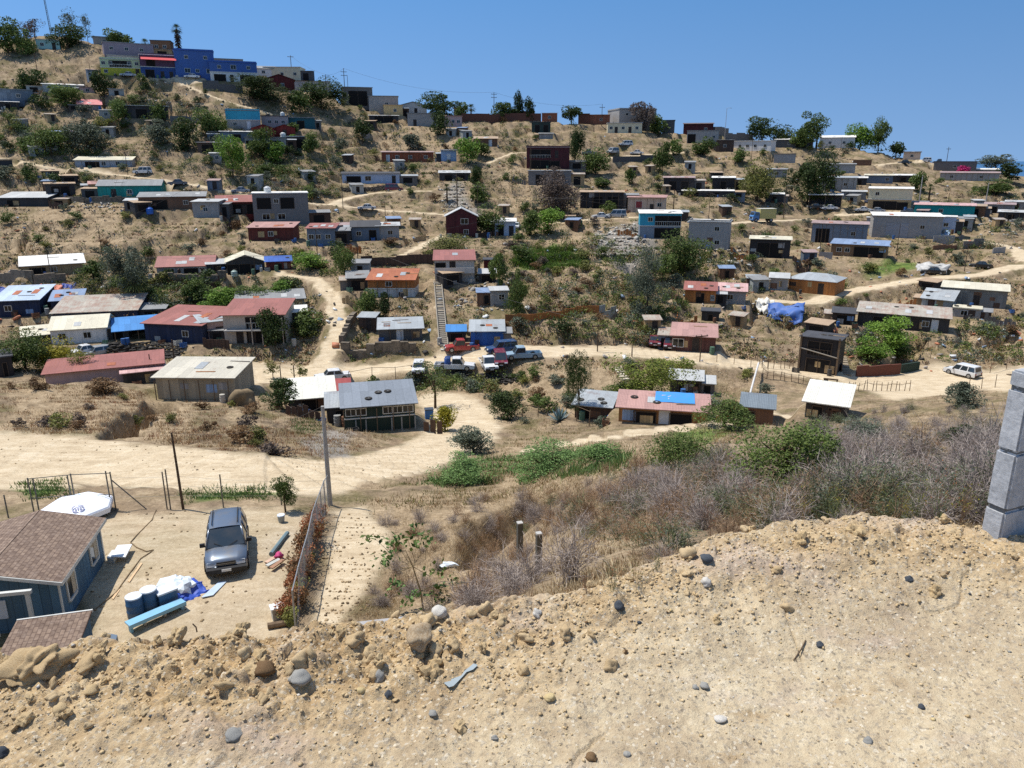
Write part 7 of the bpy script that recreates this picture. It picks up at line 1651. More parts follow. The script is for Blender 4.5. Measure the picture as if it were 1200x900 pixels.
rubble('rubble', [[(695,268),(742,262),(758,285),(735,310),(715,300)], [(512,220),(545,215),(550,248),(520,250)], [(820,290),(880,290),(880,310),(830,310)], [(330,345),(370,350),(372,385),(345,390)], [(1000,390),(1060,385),(1060,400),(1000,402)], [(180,100),(200,92),(200,125),(150,125)], [(830,440),(840,480),(812,470),(805,450)], [(60,235),(160,238),(160,246),(60,244)], [(1150,255),(1200,255),(1200,275),(1150,275)], [(560,320),(600,320),(590,365),(530,360)]],
       [420, 220, 120, 130, 90, 110, 90, 90, 120, 130], .1, .4, ['a8a49a', '8c8880', 'a08e74', '6a5c4c', 'c4beb2'], 130)
rubble('litter', [[(0,60),(400,130),(400,430),(0,430)], [(400,130),(800,150),(800,420),(400,420)], [(800,160),(1200,210),(1200,440),(800,430)]], [360, 300, 360], .1, .45, ['d8d8d4', '8ca0b4', '6a5c4c', 'a8a098', '3a3632', 'b87858'], 140)
rubble('dirt_lumps', [[(0,445),(400,480),(500,560),(0,545)], [(30,600),(330,597),(330,740),(100,760)], [(380,600),(440,600),(440,720),(370,735)], [(400,440),(900,440),(900,500),(400,520)]], [420, 130, 260, 420], .02, .06, ['8c7656', 'a8906c', '6a5840'], 150)
# ------------------------------------------------------------------ yard clutter round the hillside houses
cr = random.Random(99); BOARD = [wall_mat('w', k, WC[k]) for k in ('darkbrown', 'tan', 'orange', 'stonegrey')]; JUNKC = [paint('junk_' + c, c, .7) for c in ('2c5c94', '8c8c88', '6c4a34', 'b0aca0', '3c3a38', '4c6c58')]
DRUM = [MB().lathe([(.28, 0), (.29, .3), (.305, .32), (.29, .34), (.29, .6), (.305, .62), (.29, .64), (.28, .88), (.24, .885)], 12).mesh('drum', m, False) for m in JUNKC]
CRATE = []
for m in JUNKC:
    b = MB().box(-.4, .4, -.3, .3, 0, .06)
    for k in range(3): b.box(-.4, .4, -.3, -.27, .08 + k * .18, .2 + k * .18).box(-.4, .4, .27, .3, .08 + k * .18, .2 + k * .18).box(-.4, -.37, -.27, .27, .08 + k * .18, .2 + k * .18).box(.37, .4, -.27, .27, .08 + k * .18, .2 + k * .18)
    for x in (-.36, .36):
        for y in (-.26, .26): b.box(x - .03, x + .03, y - .03, y + .03, .06, .62)
    CRATE.append(b.mesh('crate', m))
nf = 0
for h in HS:
    if h['D'] > 235 or h['D'] < 70: continue
    W, d, H = h['W'], h['d'], h['H']
    def gp(x, y): q = on_house(h, x, y, 0); return np.array([q[0], q[1], float(hz(q[0], q[1]))])
    for _ in range(cr.randint(1, 3)):
        x = cr.uniform(-W / 2 - 1.5, W / 2 + 1.5); y = cr.uniform(-1.6, -.5); q = gp(x, y)
        if abs(q[2] - h['p'][2]) > 1.2: continue
        if cr.random() < .5: o = link('drum', cr.choice(DRUM), None, tuple(q)); tag(o, 'old drum standing about in a hillside yard', 'drum', 'old drums in the hillside yards')
        else: o = link('crate', cr.choice(CRATE), None, tuple(q)); tag(o, 'slatted crate left in a hillside yard', 'crate', 'slatted crates in the hillside yards')
        o.rotation_euler = (0, 0, cr.uniform(0, 3)); s = cr.uniform(.8, 1.3); o.scale = (s, s, s)
    if h['roof'] in 'sgfb' and W > 3 and cr.random() < .55:
        for _ in range(cr.randint(1, 3)):
            u = cr.uniform(-W * .42, W * .42); v = cr.uniform(.15, .8) * d; k = 0 if h['roof'] in 'fb' else h['rise'] / (d if h['roof'] == 's' else d / 2); z = H + .19 + (0 if h['roof'] in 'fb' else (k * v if h['roof'] == 's' else k * min(v, d - v)) - .05)
            if h['roof'] == 'b': z = H + .12 - min(h['rise'], .5) * v / d
            if h['roof'] == 'f': z = H + .3
            if cr.random() < .6: o = link('tyre', TYME, None, on_house(h, u, v, z)); o.rotation_euler = (0, 0, h['rz']); o.scale = (.85, .85, .85); tag(o, 'old tyre weighing down a hillside roof', 'tyre', 'old tyres on the hillside roofs')
            else: L = cr.uniform(.6, 1.3); o = MB().box(-L, L, -.09, .09, 0, .05).build('roof_plank', cr.choice(BOARD), None, loc=on_house(h, u, v, z - .02)); o.rotation_euler = (0, 0, h['rz'] + cr.uniform(-.12, .12)); tag(o, 'loose plank lying on a hillside roof', 'plank', 'loose planks on the hillside roofs')
    if cr.random() < .42 and nf < 60:
        sd = cr.choice((-1, 1)); pts = [gp(sd * (W / 2 + .6), -1.2), gp(sd * (W / 2 + .6 + cr.uniform(2, 5)), -1.2 + cr.uniform(-.6, .6))]
        if cr.random() < .5: pts.append(gp(sd * (W / 2 + 4), cr.uniform(1, 3)))
        b = MB(); o0 = pts[0]
        for a, c in zip(pts[:-1], pts[1:]):
            n = max(3, int(np.linalg.norm(c - a) / .55))
            for k in range(n):
                f = (k + .5) / n; q = a + (c - a) * f; q[2] = float(hz(q[0], q[1])); u = (c - a) / np.linalg.norm(c - a); s = np.array([-u[1], u[0], 0]); hh = cr.uniform(.9, 1.5); b.obox(tuple(q - o0 + np.array([0, 0, hh / 2 - .2])), tuple(u * .275), tuple(s * (.03 + .02 * (k % 2))), (0, 0, hh / 2 + .2))
        tag(b.build('plank_fence', cr.choice(BOARD), None, loc=tuple(o0)), 'short patchwork plank fence beside a hillside house', 'fence', 'short plank fences beside hillside houses', 'thing'); nf += 1
# more thin poles along the hill and the valley road
EXTRA = [(150,205,178),(262,232,196),(402,244,212),(452,262,236),(372,300,268),(120,300,268),(600,226,196),(665,262,232),(830,262,226),(960,300,262),(1050,300,262),(1130,318,284),(700,412,380),(820,424,392),(60,325,292),(300,330,300),(420,316,286),(560,248,218),(480,192,168),(880,192,162)]
ET = []
for px, py, tp in EXTRA:
    pole(px, py, tp, .085, (.94,) if px % 3 else (), 'thin weathered wooden pole among the hillside houses'); ET.append(POLE_TOPS['thin weathered wooden pole among the hillside houses'])
ET.sort(key=lambda q: q[0])
for k, a in enumerate(ET):
    for c in sorted(ET[k + 1:], key=lambda q: np.linalg.norm(q - a))[:2]:
        if np.linalg.norm(c - a) < 75: cable(a, c, .9, 'thin black cable strung between hillside poles', .018)
for o in list(COL.objects):
    if o.get('label') == 'thin weathered wooden pole among the hillside houses': o['group'] = 'thin wooden poles among the hillside houses'
# ------------------------------------------------------------------ tiny makeshift sheds that fill the gaps between the houses
SHEDT = []
for k, (wk, wc, rc, W, d, H, rise, op) in enumerate([('w', 'darkbrown', 'zinc', 2.6, 2.2, 1.9, .3, 'd'), ('t', 'tinpale', 'grey', 3.2, 2.4, 2.0, .35, 'o'), ('w', 'tan', 'patch', 2.4, 2.0, 1.8, .25, 'd'), ('t', 'dark', 'tan', 3.6, 2.6, 2.0, .3, 'O'), ('k', 'cement', 'palegrey', 2.8, 2.6, 2.2, .2, 'w'), ('w', 'brown', 'bluegrey', 3.0, 2.2, 1.9, .3, 'o'), ('t', 'greyblue', 'pinkgrey', 2.8, 2.3, 2.0, .3, 'd')]):
    r_ = bpy.data.objects.new('shed', None); ps = [wall_mesh(W, d, H, 's', rise, -1.5).build('wall', wall_mat(wk, wc, WC[wc]), r_), roof_mesh(W, d, H, 's', rise, .22).build('roof', roof_mat(rc, *RC[rc], rustcol='8a4c30' if rc == 'patch' else '6e4c38'), r_)]
    opening(r_, op, W * .12 if op in 'dw' else 0, .02, H, W); SHEDT.append((r_, [c for c in COL.objects if c.parent == r_]))
sg_ = random.Random(5); spots = np.concatenate([sow(n, pl, 700 + i) for i, (n, pl) in enumerate([(12, [(0,70),(240,100),(240,300),(0,300)]), (10, [(240,140),(420,160),(420,300),(240,300)]), (9, [(420,140),(640,160),(640,300),(420,300)]), (9, [(660,160),(860,180),(860,300),(660,300)]), (12, [(860,190),(1190,220),(1190,350),(860,350)]), (5, [(400,320),(600,320),(600,400),(400,400)]), (5, [(760,320),(1000,330),(1000,400),(760,400)])])])
lab_ = 'tiny makeshift shed standing between the houses of the far hillside'
used = set()
for q in spots:
    k = sg_.randrange(len(SHEDT)); r0, ch = SHEDT[k]
    if k in used: r = r0.copy()
    else: r = r0
    COL.objects.link(r); r.location = (q[0], q[1], q[2] + .25); r.rotation_euler = (0, 0, -math.atan2(q[0], q[1]) + R(sg_.uniform(-30, 30))); tag(r, lab_, 'shed', 'tiny makeshift sheds between the far houses')
    if k in used:
        for c in ch:
            e = c.copy(); COL.objects.link(e); e.parent = r
            for g_c in [x for x in c.children]: e2 = g_c.copy(); COL.objects.link(e2); e2.parent = e
    used.add(k)
for k, (r0, ch) in enumerate(SHEDT):
    if k not in used:
        for c in ch:
            for x in list(c.children): bpy.data.objects.remove(x)
            bpy.data.objects.remove(c)
# ------------------------------------------------------------------ the dirt ledge underfoot
NX, NY = 1500, 640; lx_ = np.linspace(-3.35, 3.85, NX); ly_ = .4 + (3.38 - .4) * np.linspace(0, 1, NY) ** .85; LX, LY = np.meshgrid(lx_, ly_)
def ledge_h(X, Y):
    yl, zl = lip(X); s = Y - yl; wob = .07 * fbm(X * 2.2, Y * 2.2, 201, 3) + .03 * fbm(X * 8, Y * 8, 202, 2); s = s + wob
    side = sstep(-3.35, -2.9, X) * (1 - sstep(3.4, 3.85, X)) * sstep(.4, .75, Y)
    flat = -1.5 + .02 * fbm(X * .8, Y * .8, 203, 3) + .03 * sstep(.6, 2.0, X)
    mound = (zl + 1.5) * np.exp(-(np.minimum(s, 0) / .42) ** 2)
    z = np.maximum(flat, flat * 0 - 1.5 + mound) + .3 * (flat + 1.5) * (mound < .02)
    z = flat + mound
    loose = np.exp(-((s + .1) / np.where(X < .15, .33, .2)) ** 2) * np.interp(X, [-2, -.2, .5, 1.0, 1.8], [1, 1, .6, .55, .8]); loose = loose * (.5 + .5 * sstep(-.35, .3, fbm(X * 1.6, Y * 1.6, 204, 3) + .25))
    d1, d2, idd = worley(X * 15, Y * 15, 5); c1 = np.clip(1 - (d1 / .62) ** 2, 0, 1) ** .7 * (idd > .35) * (.4 + idd)
    e1, e2, ie = worley(X * 34, Y * 34, 8); c2 = np.clip(1 - (e1 / .6) ** 2, 0, 1) * (ie > .45) * ie
    f1, f2, if_ = worley(X * 75, Y * 75, 12); c3 = np.clip(1 - (f1 / .55) ** 2, 0, 1) * (if_ > .6) * if_
    z = z + loose * (.021 * c1 + .05 * fbm(X * 5, Y * 5, 205, 3)) + (.0012 + .013 * loose) * c2 + (.0012 + .004 * loose) * c3
    z = z + .010 * fbm(X * 3.4, Y * 3.4, 206, 4) + .006 * fbm(X * 18, Y * 18, 207, 3) + .003 * fbm(X * 60, Y * 60, 208, 2)
    # dried crust, cracked where it has lifted
    crust = sstep(.02, .2, fbm(X * 1.3 + 3, Y * 1.3, 209, 3)) * (1 - np.clip(loose * 1.6, 0, 1)) ; g1, g2, ig = worley(X * 4.5 + .15 * fbm(X * 9, Y * 9, 3, 2), Y * 4.5 + .15 * fbm(X * 9, Y * 9, 4, 2), 14); crack = (g2 - g1 < .035) * (ig > .5)
    z = z - .012 * crack * crust * (fbm(X * 2, Y * 2, 210, 2) > .05) + .006 * crust * ig
    z = z - np.where(s > 0, np.minimum(1.25 * s + .6 * s * s, 3.5), 0)
    return side * z + (1 - side) * (np.where(s > 0, z - .02, lip(X)[1] - .02)), loose, s
LZ, LOOSE, LS = ledge_h(LX, LY)
def ledge_at(x, y): return float(ledge_h(np.array([x]), np.array([y]))[0][0])
def ledge_mat():
    t = NT('sandy_ledge'); v = t.coords(); n1 = t.noise(v, 1.3, 6, .65); n2 = t.noise(v, 7, 6, .7); n3 = t.noise(v, 45, 5, .75); n4 = t.noise(v, 150, 3, .8)
    a = t.math('ADD', t.math('ADD', t.math('MULTIPLY', n1, .3), t.math('MULTIPLY', n2, .3)), t.math('ADD', t.math('MULTIPLY', n3, .25), t.math('MULTIPLY', n4, .15)))
    c = t.ramp(a, [(.36, lin('94826a')), (.45, lin('b09d80')), (.53, lin('c4b292')), (.64, lin('d8caae'))])
    at_ = t.n('ShaderNodeAttribute', attribute_name='cover'); sp = t.n('ShaderNodeSeparateColor'); t.l(at_.outputs['Color'], sp.inputs[0])
    c = t.mix(t.math('MULTIPLY', sp.outputs[0], .7), c, t.ramp(t.math('ADD', t.math('MULTIPLY', n2, .5), t.math('MULTIPLY', n3, .5)), [(.34, lin('8c704a')), (.5, lin('b4966a')), (.66, lin('cdb48a'))]))
    pk = t.noise(t.coords((1.2, 2.2, 1)), 1.7, 5, .6); c = t.mix(t.ramp(pk, [(.52, (0, 0, 0)), (.68, (.55, .55, .55))]), c, lin('b8a698'))
    br = t.noise(t.coords((1, 1.6, 1)), 2.6, 6, .7); c = t.mix(t.ramp(br, [(.58, (0, 0, 0)), (.7, (.6, .6, .6))]), c, lin('94764e'))
    sp_ = t.n('ShaderNodeTexVoronoi'); sp_.inputs['Scale'].default_value = 130; t.l(v, sp_.inputs['Vector']); hs = t.n('ShaderNodeSeparateColor'); t.l(sp_.outputs['Color'], hs.inputs[0])
    grain = t.ramp(hs.outputs[0], [(.78, (0, 0, 0)), (.82, (1, 1, 1))]); c = t.mix(t.math('MULTIPLY', grain, .65), c, t.ramp(hs.outputs[1], [(.0, lin('6c6256')), (.5, lin('a89c88')), (1, lin('e0d4bc'))]))
    b = t.math('ADD', t.math('MULTIPLY', n3, .6), t.math('MULTIPLY', n4, .5)); t.bsdf(c, .97, 0, .1, b, .012, .9); return t.m
LED = ledge_mat(); lcov = np.stack([np.clip(LOOSE * 1.3, 0, 1), LOOSE * 0, LOOSE * 0, LOOSE * 0], -1)
tag(link('dirt_ground', grid_mesh('dirt_ground', LX, LY, LZ, LED, lcov)), None, None, None, 'structure')
def on_ledge(px, py):
    r = ray(px, py); D = np.linspace(1.4, 3.6, 500); P = r[None] * D[:, None]; g = P[:, 2] - ledge_h(P[:, 0], P[:, 1])[0]; k = np.nonzero(g < 0)[0]; k = int(k[0]) if len(k) else int(np.argmin(np.abs(g))); return r * D[k], D[k]
ST = dict(tan=stone_mat('tan', 'a2875f', 'd2bb94', 14), clod=stone_mat('clod', 'a88d64', 'd0b88e', 18), grey=stone_mat('grey', '7c7c78', 'aaa69c', 12), dark=stone_mat('dark', '33383e', '5a5e62', 12), white=stone_mat('white', 'b4ada0', 'dcd6ca', 12), brown=stone_mat('brown', '5a452e', '8c7050', 12), yellow=stone_mat('yellow', 'b8a070', 'dcc898', 12), split=stone_mat('split', '8a6c48', 'd0c2a6', 5))
LM = {k: [lump_mesh('stone', 70 + i * 3, m, .34 if k in ('clod', 'tan', 'split') else .2, 3) for i in range(3)] for k, m in ST.items()}
STONES = [(494,755,27,'split','biggest rounded boulder on the loose bank, half brown half pale',1.0),(512,766,18,'tan','tan clod leaning against the biggest rounded boulder',.8),(503,731,19,'tan','tan rock on the lip beside the pale chalky rock',.8),(515,721,17,'white','pale chalky pointed rock on the lip beside the grey plank',.8),
 (445,796,14,'grey','grey angular stone below the loose bank, near the small slate pebble',1.0),(455,815,9,'dark','small slate blue pebble just below the grey angular stone',.8),(423,811,9,'yellow','small tan pebble to the side of the slate blue pebble',.8),(644,818,12,'yellow','flat pale yellow stone lying by itself on the hard dirt',.55),(725,712,13,'dark','dark round stone on the lip below the big leafless bush',.8),
 (827,657,15,'dark','dark oval stone on the lip beside the near scrub',.65),(828,684,12,'white','whitish stone under the dark oval stone',.8),(629,721,11,'white','pale square stone on the lip end of the grey plank',.9),(553,722,11,'tan','tan stone lying on the grey plank',.8),(693,890,13,'brown','brown round stone at the bottom edge of the picture',.7),
 (960,757,9,'dark','small black blue pebble alone on the hard dirt',.75),(825,806,10,'grey','grey pebble next to a smaller one on the hard dirt',.75),(815,807,7,'grey','smaller pebble of the touching grey pair',.8),(1017,869,11,'grey','flat round grey pebble near the bottom edge',.55),(844,844,13,'white','flat whitish stone on the hard dirt',.5),(275,862,20,'grey','round flat grey stone pressed into the cracked crust',.35),
 (352,797,24,'grey','broad grey rock slab at the foot of the loose bank',.6),(310,790,22,'brown','dark brown crumbling clod above the broad grey rock slab',.8),(2,885,14,'dark','dark grey stone cut by the corner of the picture',.8),(733,765,6,'brown','tiny brown stone on the smooth sand hollow',.9),(107,813,14,'clod','dark brown clod in the middle of the loose bank by the small blue shed',.8),(70,835,16,'clod','long clod with shaded side on the loose bank',.6),(580,866,8,'grey','small grey pebble below the torn plastic strip',.7),(507,838,9,'grey','weathered grey pebble in the hard dirt near the torn plastic strip',.7),(910,669,11,'tan','tan rounded stone near the crest of the ledge',.7),(1065,680,9,'dark','dark pebble on the cracked yellow crust of the ledge',.7),(735,885,8,'grey','tiny grey stone beside the brown round bottom stone',.7),(1080,830,8,'dark','small dark stone on the bare dirt near the concrete pillar side',.7)]
for k, (px, py, d, m, lab, fl) in enumerate(STONES):
    p, D = on_ledge(px, py); s = d / 2 * D / FPX; o = link('stone', LM[m][k % 3], None, (p[0], p[1], p[2] + s * fl * .55)); o.scale = (s * 1.05, s * .95, s * fl); o.rotation_euler = (rng.uniform(-.2, .2), rng.uniform(-.2, .2), rng.uniform(0, 6.28)); tag(o, lab, 'stone')
# undercut crust block at the end of the bank by the small shed
for k, (px, py, w, hh, lab) in enumerate([(45, 788, 54, .5, 'large undercut slab of crusted earth on the lip above the small blue shed'), (105, 783, 30, .45, 'smaller slab of crusted earth beside the large undercut slab'), (22, 797, 26, .6, 'broken earth block on the far end of the large undercut slab')]):
    p, D = on_ledge(px, py); s = w / 2 * D / FPX; o = link('earth_block', lump_mesh('earth_block', 140 + k, ST['tan'], .42, 5, False), None, (p[0], p[1], p[2] + s * .42)); o.scale = (s, s * .7, s * hh); o.rotation_euler = (.1, -.12, .2 + k); tag(o, lab, 'clod')
g = np.random.default_rng(301); n = 0
CL = [lump_mesh('clod', 170 + i, ST['clod' if i % 2 else 'tan'], .36, 3, i % 2 == 0) for i in range(6)]
while n < 270:
    x = g.uniform(-1.95, 2.1); yl, zl = lip(x); s_ = g.normal() * .12 - .12
    if s_ > .12 or (x > .3 and g.random() < .6): continue
    y = yl + s_; r = .005 + .018 * g.random() ** 2.6; z = ledge_at(x, y); o = link('clod', CL[g.integers(0, 6)], None, (x, y, z + r * .35)); o.scale = (r * g.uniform(.8, 1.4), r * g.uniform(.8, 1.3), r * g.uniform(.6, 1)); o.rotation_euler = tuple(g.uniform(0, 6.28, 3)); n += 1
    tag(o, 'crumbly tan clod of earth in the loose bank along the lip', 'clod', 'tan earth clods in the loose bank along the lip')
def pebbles(name, n, s0, s1, mats, seed, near_lip):
    g = np.random.default_rng(seed); x = g.uniform(-2.4, 2.7, n); yl = lip(x)[0]; y = np.where(g.random(n) < near_lip, yl - np.abs(g.normal(size=n)) * .25, g.uniform(1.3, 2.9, n)); ok = y < yl + .05; x, y = x[ok], y[ok]; n = len(x); z = ledge_h(x, y)[0]
    s = (s0 + (s1 - s0) * g.random(n) ** 3)[:, None]; base = np.array([(1,0,0),(.3,.95,0),(-.8,.6,0),(-.8,-.6,0),(.3,-.95,0),(.1,.1,.8),(0,0,-.8)]); V = base[None] * s[:, :, None] * g.uniform(.65, 1.25, (n, 7, 3)); a = g.uniform(0, 6.28, n); c, si = np.cos(a)[:, None], np.sin(a)[:, None]
    V = np.stack([V[:, :, 0] * c - V[:, :, 1] * si, V[:, :, 0] * si + V[:, :, 1] * c, V[:, :, 2]], -1) + np.stack([x, y, z], 1)[:, None] + np.array([0, 0, 1]) * s[:, :, None] * .25
    f = np.array([(i, (i + 1) % 5, 5) for i in range(5)] + [((i + 1) % 5, i, 6) for i in range(5)]); F = (f[None] + 7 * np.arange(n)[:, None, None]).reshape(-1, 3)
    tag(link(name, bulk(name, V.reshape(-1, 3), F, mats, np.repeat(g.integers(0, len(mats), n), 10), True)), None, None, None, 'stuff')
pebbles('gravel', 16000, .0007, .0038, [ST['tan'], ST['tan'], ST['yellow'], ST['grey'], ST['tan'], ST['white'], ST['yellow']], 401, .25)
pebbles('gravel', 260, .003, .009, [ST['grey'], ST['tan'], ST['dark'], ST['brown'], ST['white'], ST['yellow'], ST['tan']], 402, .3)
pebbles('loose_crumbs', 9000, .0015, .008, [ST['clod'], ST['tan']], 403, .97)
# torn plastic strip, dry twig, grey plank behind the lip
p, D = on_ledge(523, 806); q, _ = on_ledge(559, 781); d = q - p; sd = np.array([-d[1], d[0], 0]); sd /= np.linalg.norm(sd); g = np.random.default_rng(9); pts = [(0, .012), (.12, .016), (.3, .009), (.5, .003), (.62, .005), (.8, .010), (.95, .009), (1.0, .003)]; b = MB(); L_ = []
for f, w_ in pts: c = d * f; c[2] = ledge_at(p[0] + c[0], p[1] + c[1]) - p[2] + .006; L_.append((c - sd * w_ * g.uniform(.7, 1.2), c + sd * w_ * g.uniform(.7, 1.2)))
for a, c in zip(L_[:-1], L_[1:]): b.add([a[0], a[1], c[1], c[0]], [(0, 1, 2, 3)])
tag(b.build('plastic_strip', paint('plastic_blue_grey', '929c9e', .6), None, loc=tuple(p)), 'torn blue grey plastic strip trodden into the dirt', 'plastic')
A, B = ray(412, 737), ray(585, 716); yA = lip(A[0] * 2.5)[0]; A = A * ((lip(A[0] * 2.5)[0] + .06) / A[1]); B = B * ((lip(B[0] * 2.5)[0] + .09) / B[1]); d = (B - A); L = np.linalg.norm(d); d /= L; s_ = np.cross((0, 0, 1), d); s_ /= np.linalg.norm(s_)
tag(MB().obox((0, 0, 0), tuple(d * L / 2), tuple(s_ * .03), (0, 0, .016)).build('plank', stone_mat('grey_plank', '8c8a88', 'b8b4b0', 10), None, loc=tuple((A + B) / 2 + np.array([0, 0, -.012]))), 'long grey plank lying half buried along the lip', 'plank')
for k, (a, c, lab) in enumerate([((930,775),(944,752),'thin dry twig lying on the hard dirt by the small black blue pebble'), ((231,742),(226,733),'short dry stick poking up on the lip by the yard')]):
    P, _ = on_ledge(*a); Q, _ = on_ledge(*c); tag(MB().tube([np.array([0, 0, .004]), (Q - P) * .5 + np.array([.004, 0, .008]), Q - P + np.array([0, 0, .006])], .0022, 5).build('twig', STAKE, None, loc=tuple(P)), lab, 'twig')
# weeds growing on the lip near the scrub
for k, (px, py, s_) in enumerate([(720,697,.22),(745,690,.2),(770,678,.16),(835,628,.2),(905,614,.22),(1055,606,.25),(1105,606,.3),(1132,612,.25),(980,606,.2),(690,702,.16),(1080,604,.22),(945,612,.2)]):
    p, D = on_ledge(px, py); me = scrub_twigs(700 + k, TWIGB if k % 2 else TWIGG, 12, 6, 160, LEAF['rust' if k % 3 == 0 else 'yellow' if k > 4 else 'olive']); o = link('weed', me, None, (p[0], p[1] + .03, p[2] - .01)); o.scale = (s_ * .5, s_ * .5, s_ * .8); tag(o, 'small dry reddish weed rooted on the lip of the ledge' if k % 3 == 0 else 'small dry yellowish weed rooted on the lip of the ledge', 'weed', 'reddish weeds on the lip' if k % 3 == 0 else 'yellowish weeds on the lip')
# ------------------------------------------------------------------ concrete block pillar
def block_mat():
    t = NT('concrete_block'); v = t.coords(); f = t.noise(v, 9, 6, .7); f2 = t.noise(v, 90, 4, .75); b = t.math('ADD', t.math('MULTIPLY', t.noise(v, 60, 5, .8), .7), t.math('MULTIPLY', t.noise(t.coords((4, 4, 26)), 3, 3), .4))
    c = t.ramp(t.math('ADD', t.math('MULTIPLY', f, .6), t.math('MULTIPLY', f2, .4)), [(.35, lin('8c8e90')), (.52, lin('b0b1b2')), (.68, lin('c6c6c4'))]); t.bsdf(c, .9, 0, .25, b, .004, .6); return t.m
_p, _D = on_ledge(1172, 633); C = ray(1172, 631) * _D; a1 = R(13); _r2 = ray(1149, 620.5); fw = _r2 * (C[2] / _r2[2]) - C; W1_ = float(np.linalg.norm(fw[:2])); fw = np.array([fw[0], fw[1], 0]) / W1_; rg = np.array([fw[1], -fw[0], 0])
PIL = empty('block_pillar', (C[0], C[1], C[2]), 0, 'grey concrete block pillar standing on the ledge at the edge of the photo', 'pillar'); bmt = block_mat(); mort = paint('mortar_dark', '6a6a68', .95)
def zof(py): return height_to(C, py)
zj = [-.14, zof(600.5), zof(533), zof(460), zof(438)]; W1, W2 = W1_, .16 * _D
def bevel_block(z0, z1):
    import bmesh
    bm = bmesh.new(); bmesh.ops.create_cube(bm, size=1)
    for v in bm.verts: v.co = Vector(tuple(rg * (v.co.x + .5) * W2 + fw * (v.co.y + .5) * W1 + np.array([0, 0, z0 + (v.co.z + .5) * (z1 - z0)])))
    bmesh.ops.bevel(bm, geom=bm.edges[:], offset=.007, segments=2, affect='EDGES'); bmesh.ops.subdivide_edges(bm, edges=[e for e in bm.edges if e.calc_length() > .05], cuts=14, use_grid_fill=True)
    bm.normal_update()
    for v in bm.verts: v.co += v.normal * (.0014 * float(fbm(v.co.x * 40 + v.co.z * 13, v.co.y * 40 + v.co.z * 37, 9, 3)))
    me = bpy.data.meshes.new('block'); bm.to_mesh(me); bm.free(); me.materials.append(bmt); return me
for z0, z1 in zip(zj[:-1], zj[1:]): link('block', bevel_block(z0 + .003, z1 - .003), PIL)
MB().obox(tuple(rg * W2 / 2 + fw * W1 / 2 + np.array([0, 0, (zj[0] + zj[-1]) / 2])), tuple(rg * (W2 / 2 - .007)), tuple(fw * (W1 / 2 - .007)), (0, 0, (zj[-1] - zj[0]) / 2 - .012)).build('mortar_core', mort, PIL)
# ------------------------------------------------------------------ camera, sky, sun
cd_ = bpy.data.cameras.new('camera'); cam = bpy.data.objects.new('camera', cd_); COL.objects.link(cam); scene.camera = cam
cam.rotation_euler = (R(90) - PITCH, 0, 0); cd_.sensor_width = 36; cd_.sensor_fit = 'HORIZONTAL'; cd_.lens = 36 * FPX / 1200; cd_.clip_end = 80000; cd_.clip_start = .05
SUN_EL, SUN_AZ = R(66), R(-70)      # azimuth from straight ahead, negative is to the viewer's left
w = bpy.data.worlds.new('World'); scene.world = w; w.use_nodes = True; nt = w.node_tree; nt.nodes.clear()
sky = nt.nodes.new('ShaderNodeTexSky'); sky.sky_type = 'NISHITA'; sky.sun_disc = False; sky.sun_elevation = SUN_EL; sky.sun_rotation = SUN_AZ
sky.air_density = 1.0; sky.dust_density = 0.3; sky.ozone_density = 1.6; sky.altitude = 200
bg = nt.nodes.new('ShaderNodeBackground'); bg.inputs['Strength'].default_value = .14; ow = nt.nodes.new('ShaderNodeOutputWorld')
tc_ = nt.nodes.new('ShaderNodeTexCoord'); ma_ = nt.nodes.new('ShaderNodeVectorMath'); ma_.operation = 'MULTIPLY_ADD'; ma_.inputs[1].default_value = (1, 1, .8); ma_.inputs[2].default_value = (0, 0, .3); no_ = nt.nodes.new('ShaderNodeVectorMath'); no_.operation = 'NORMALIZE'
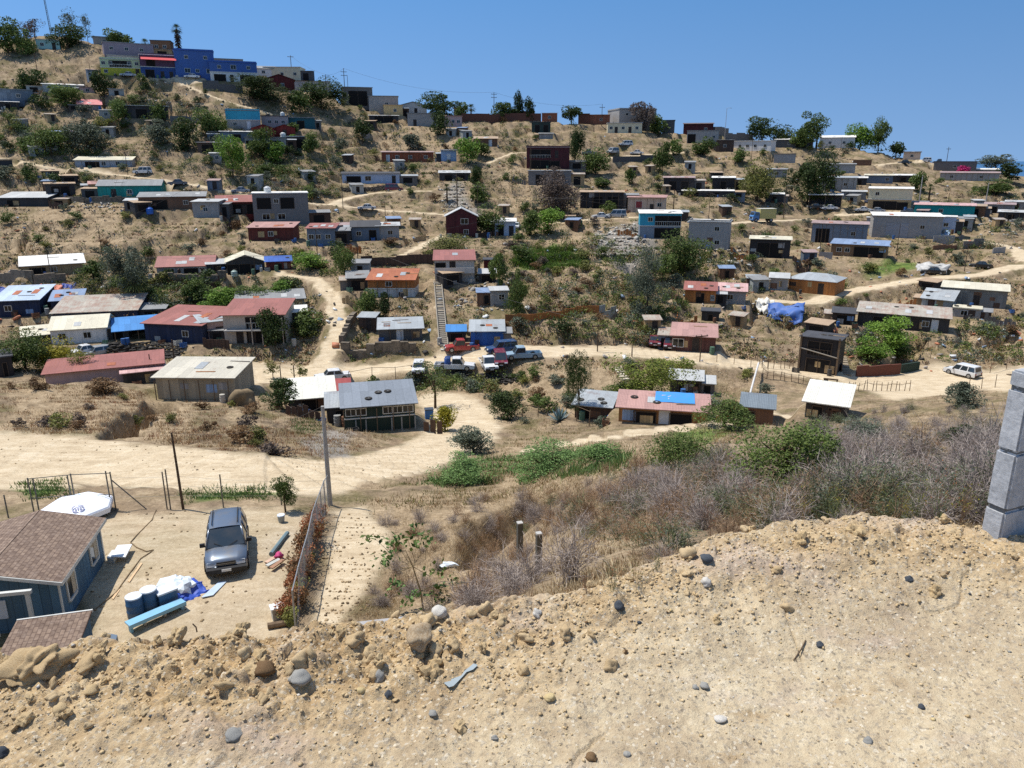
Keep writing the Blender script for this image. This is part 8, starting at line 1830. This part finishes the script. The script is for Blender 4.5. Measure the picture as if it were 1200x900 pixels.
nt.links.new(tc_.outputs['Generated'], ma_.inputs[0]); nt.links.new(ma_.outputs[0], no_.inputs[0]); nt.links.new(no_.outputs[0], sky.inputs[0]); sx_ = nt.nodes.new('ShaderNodeSeparateXYZ'); nt.links.new(tc_.outputs['Generated'], sx_.inputs[0]); rp_ = nt.nodes.new('ShaderNodeValToRGB'); nt.links.new(sx_.outputs[2], rp_.inputs[0])
rp_.color_ramp.elements[0].position = .0; rp_.color_ramp.elements[0].color = (.72, .80, .84, 1); rp_.color_ramp.elements[1].position = .22; rp_.color_ramp.elements[1].color = (.42, .70, .86, 1)
_e = rp_.color_ramp.elements.new(.45); _e.color = (.88, .93, .95, 1)
mu_ = nt.nodes.new('ShaderNodeMix'); mu_.data_type = 'RGBA'; mu_.blend_type = 'MULTIPLY'; mu_.inputs[0].default_value = 1.0; nt.links.new(sky.outputs[0], mu_.inputs['A']); nt.links.new(rp_.outputs[0], mu_.inputs['B']); nt.links.new(mu_.outputs['Result'], bg.inputs[0]); nt.links.new(bg.outputs[0], ow.inputs[0])
sl = bpy.data.lights.new('sun', 'SUN'); sl.energy = 4.1; sl.angle = R(.5); sl.color = (1, .96, .90); so = bpy.data.objects.new('sun', sl); COL.objects.link(so)
to_sun = Vector((math.sin(SUN_AZ) * math.cos(SUN_EL), math.cos(SUN_AZ) * math.cos(SUN_EL), math.sin(SUN_EL)))
so.rotation_euler = (-to_sun).to_track_quat('-Z', 'Y').to_euler(); so.location = (0, 0, 60)
vs_ = scene.view_settings; scene.display_settings.display_device = 'sRGB'; vs_.view_transform = 'Standard'; vs_.look = 'None'; vs_.gamma = 1; vs_.use_curve_mapping = False; vs_.exposure = 0.38
scene.cycles.use_denoising = False; scene.cycles.max_bounces = 5; scene.cycles.diffuse_bounces = 3; scene.cycles.transparent_max_bounces = 6
m_ = NT('sea_water'); vv = m_.coords(); m_.bsdf(lin('2c5a80'), .35, 0, .5)
X_ = np.array([[-60000., 60000.], [-60000., 60000.]]); Y_ = np.array([[380., 380.], [60000., 60000.]]); Z_ = np.full((2, 2), -66.)
tag(link('sea', grid_mesh('sea', X_, Y_, Z_, m_.m)), None, None, None, 'structure')
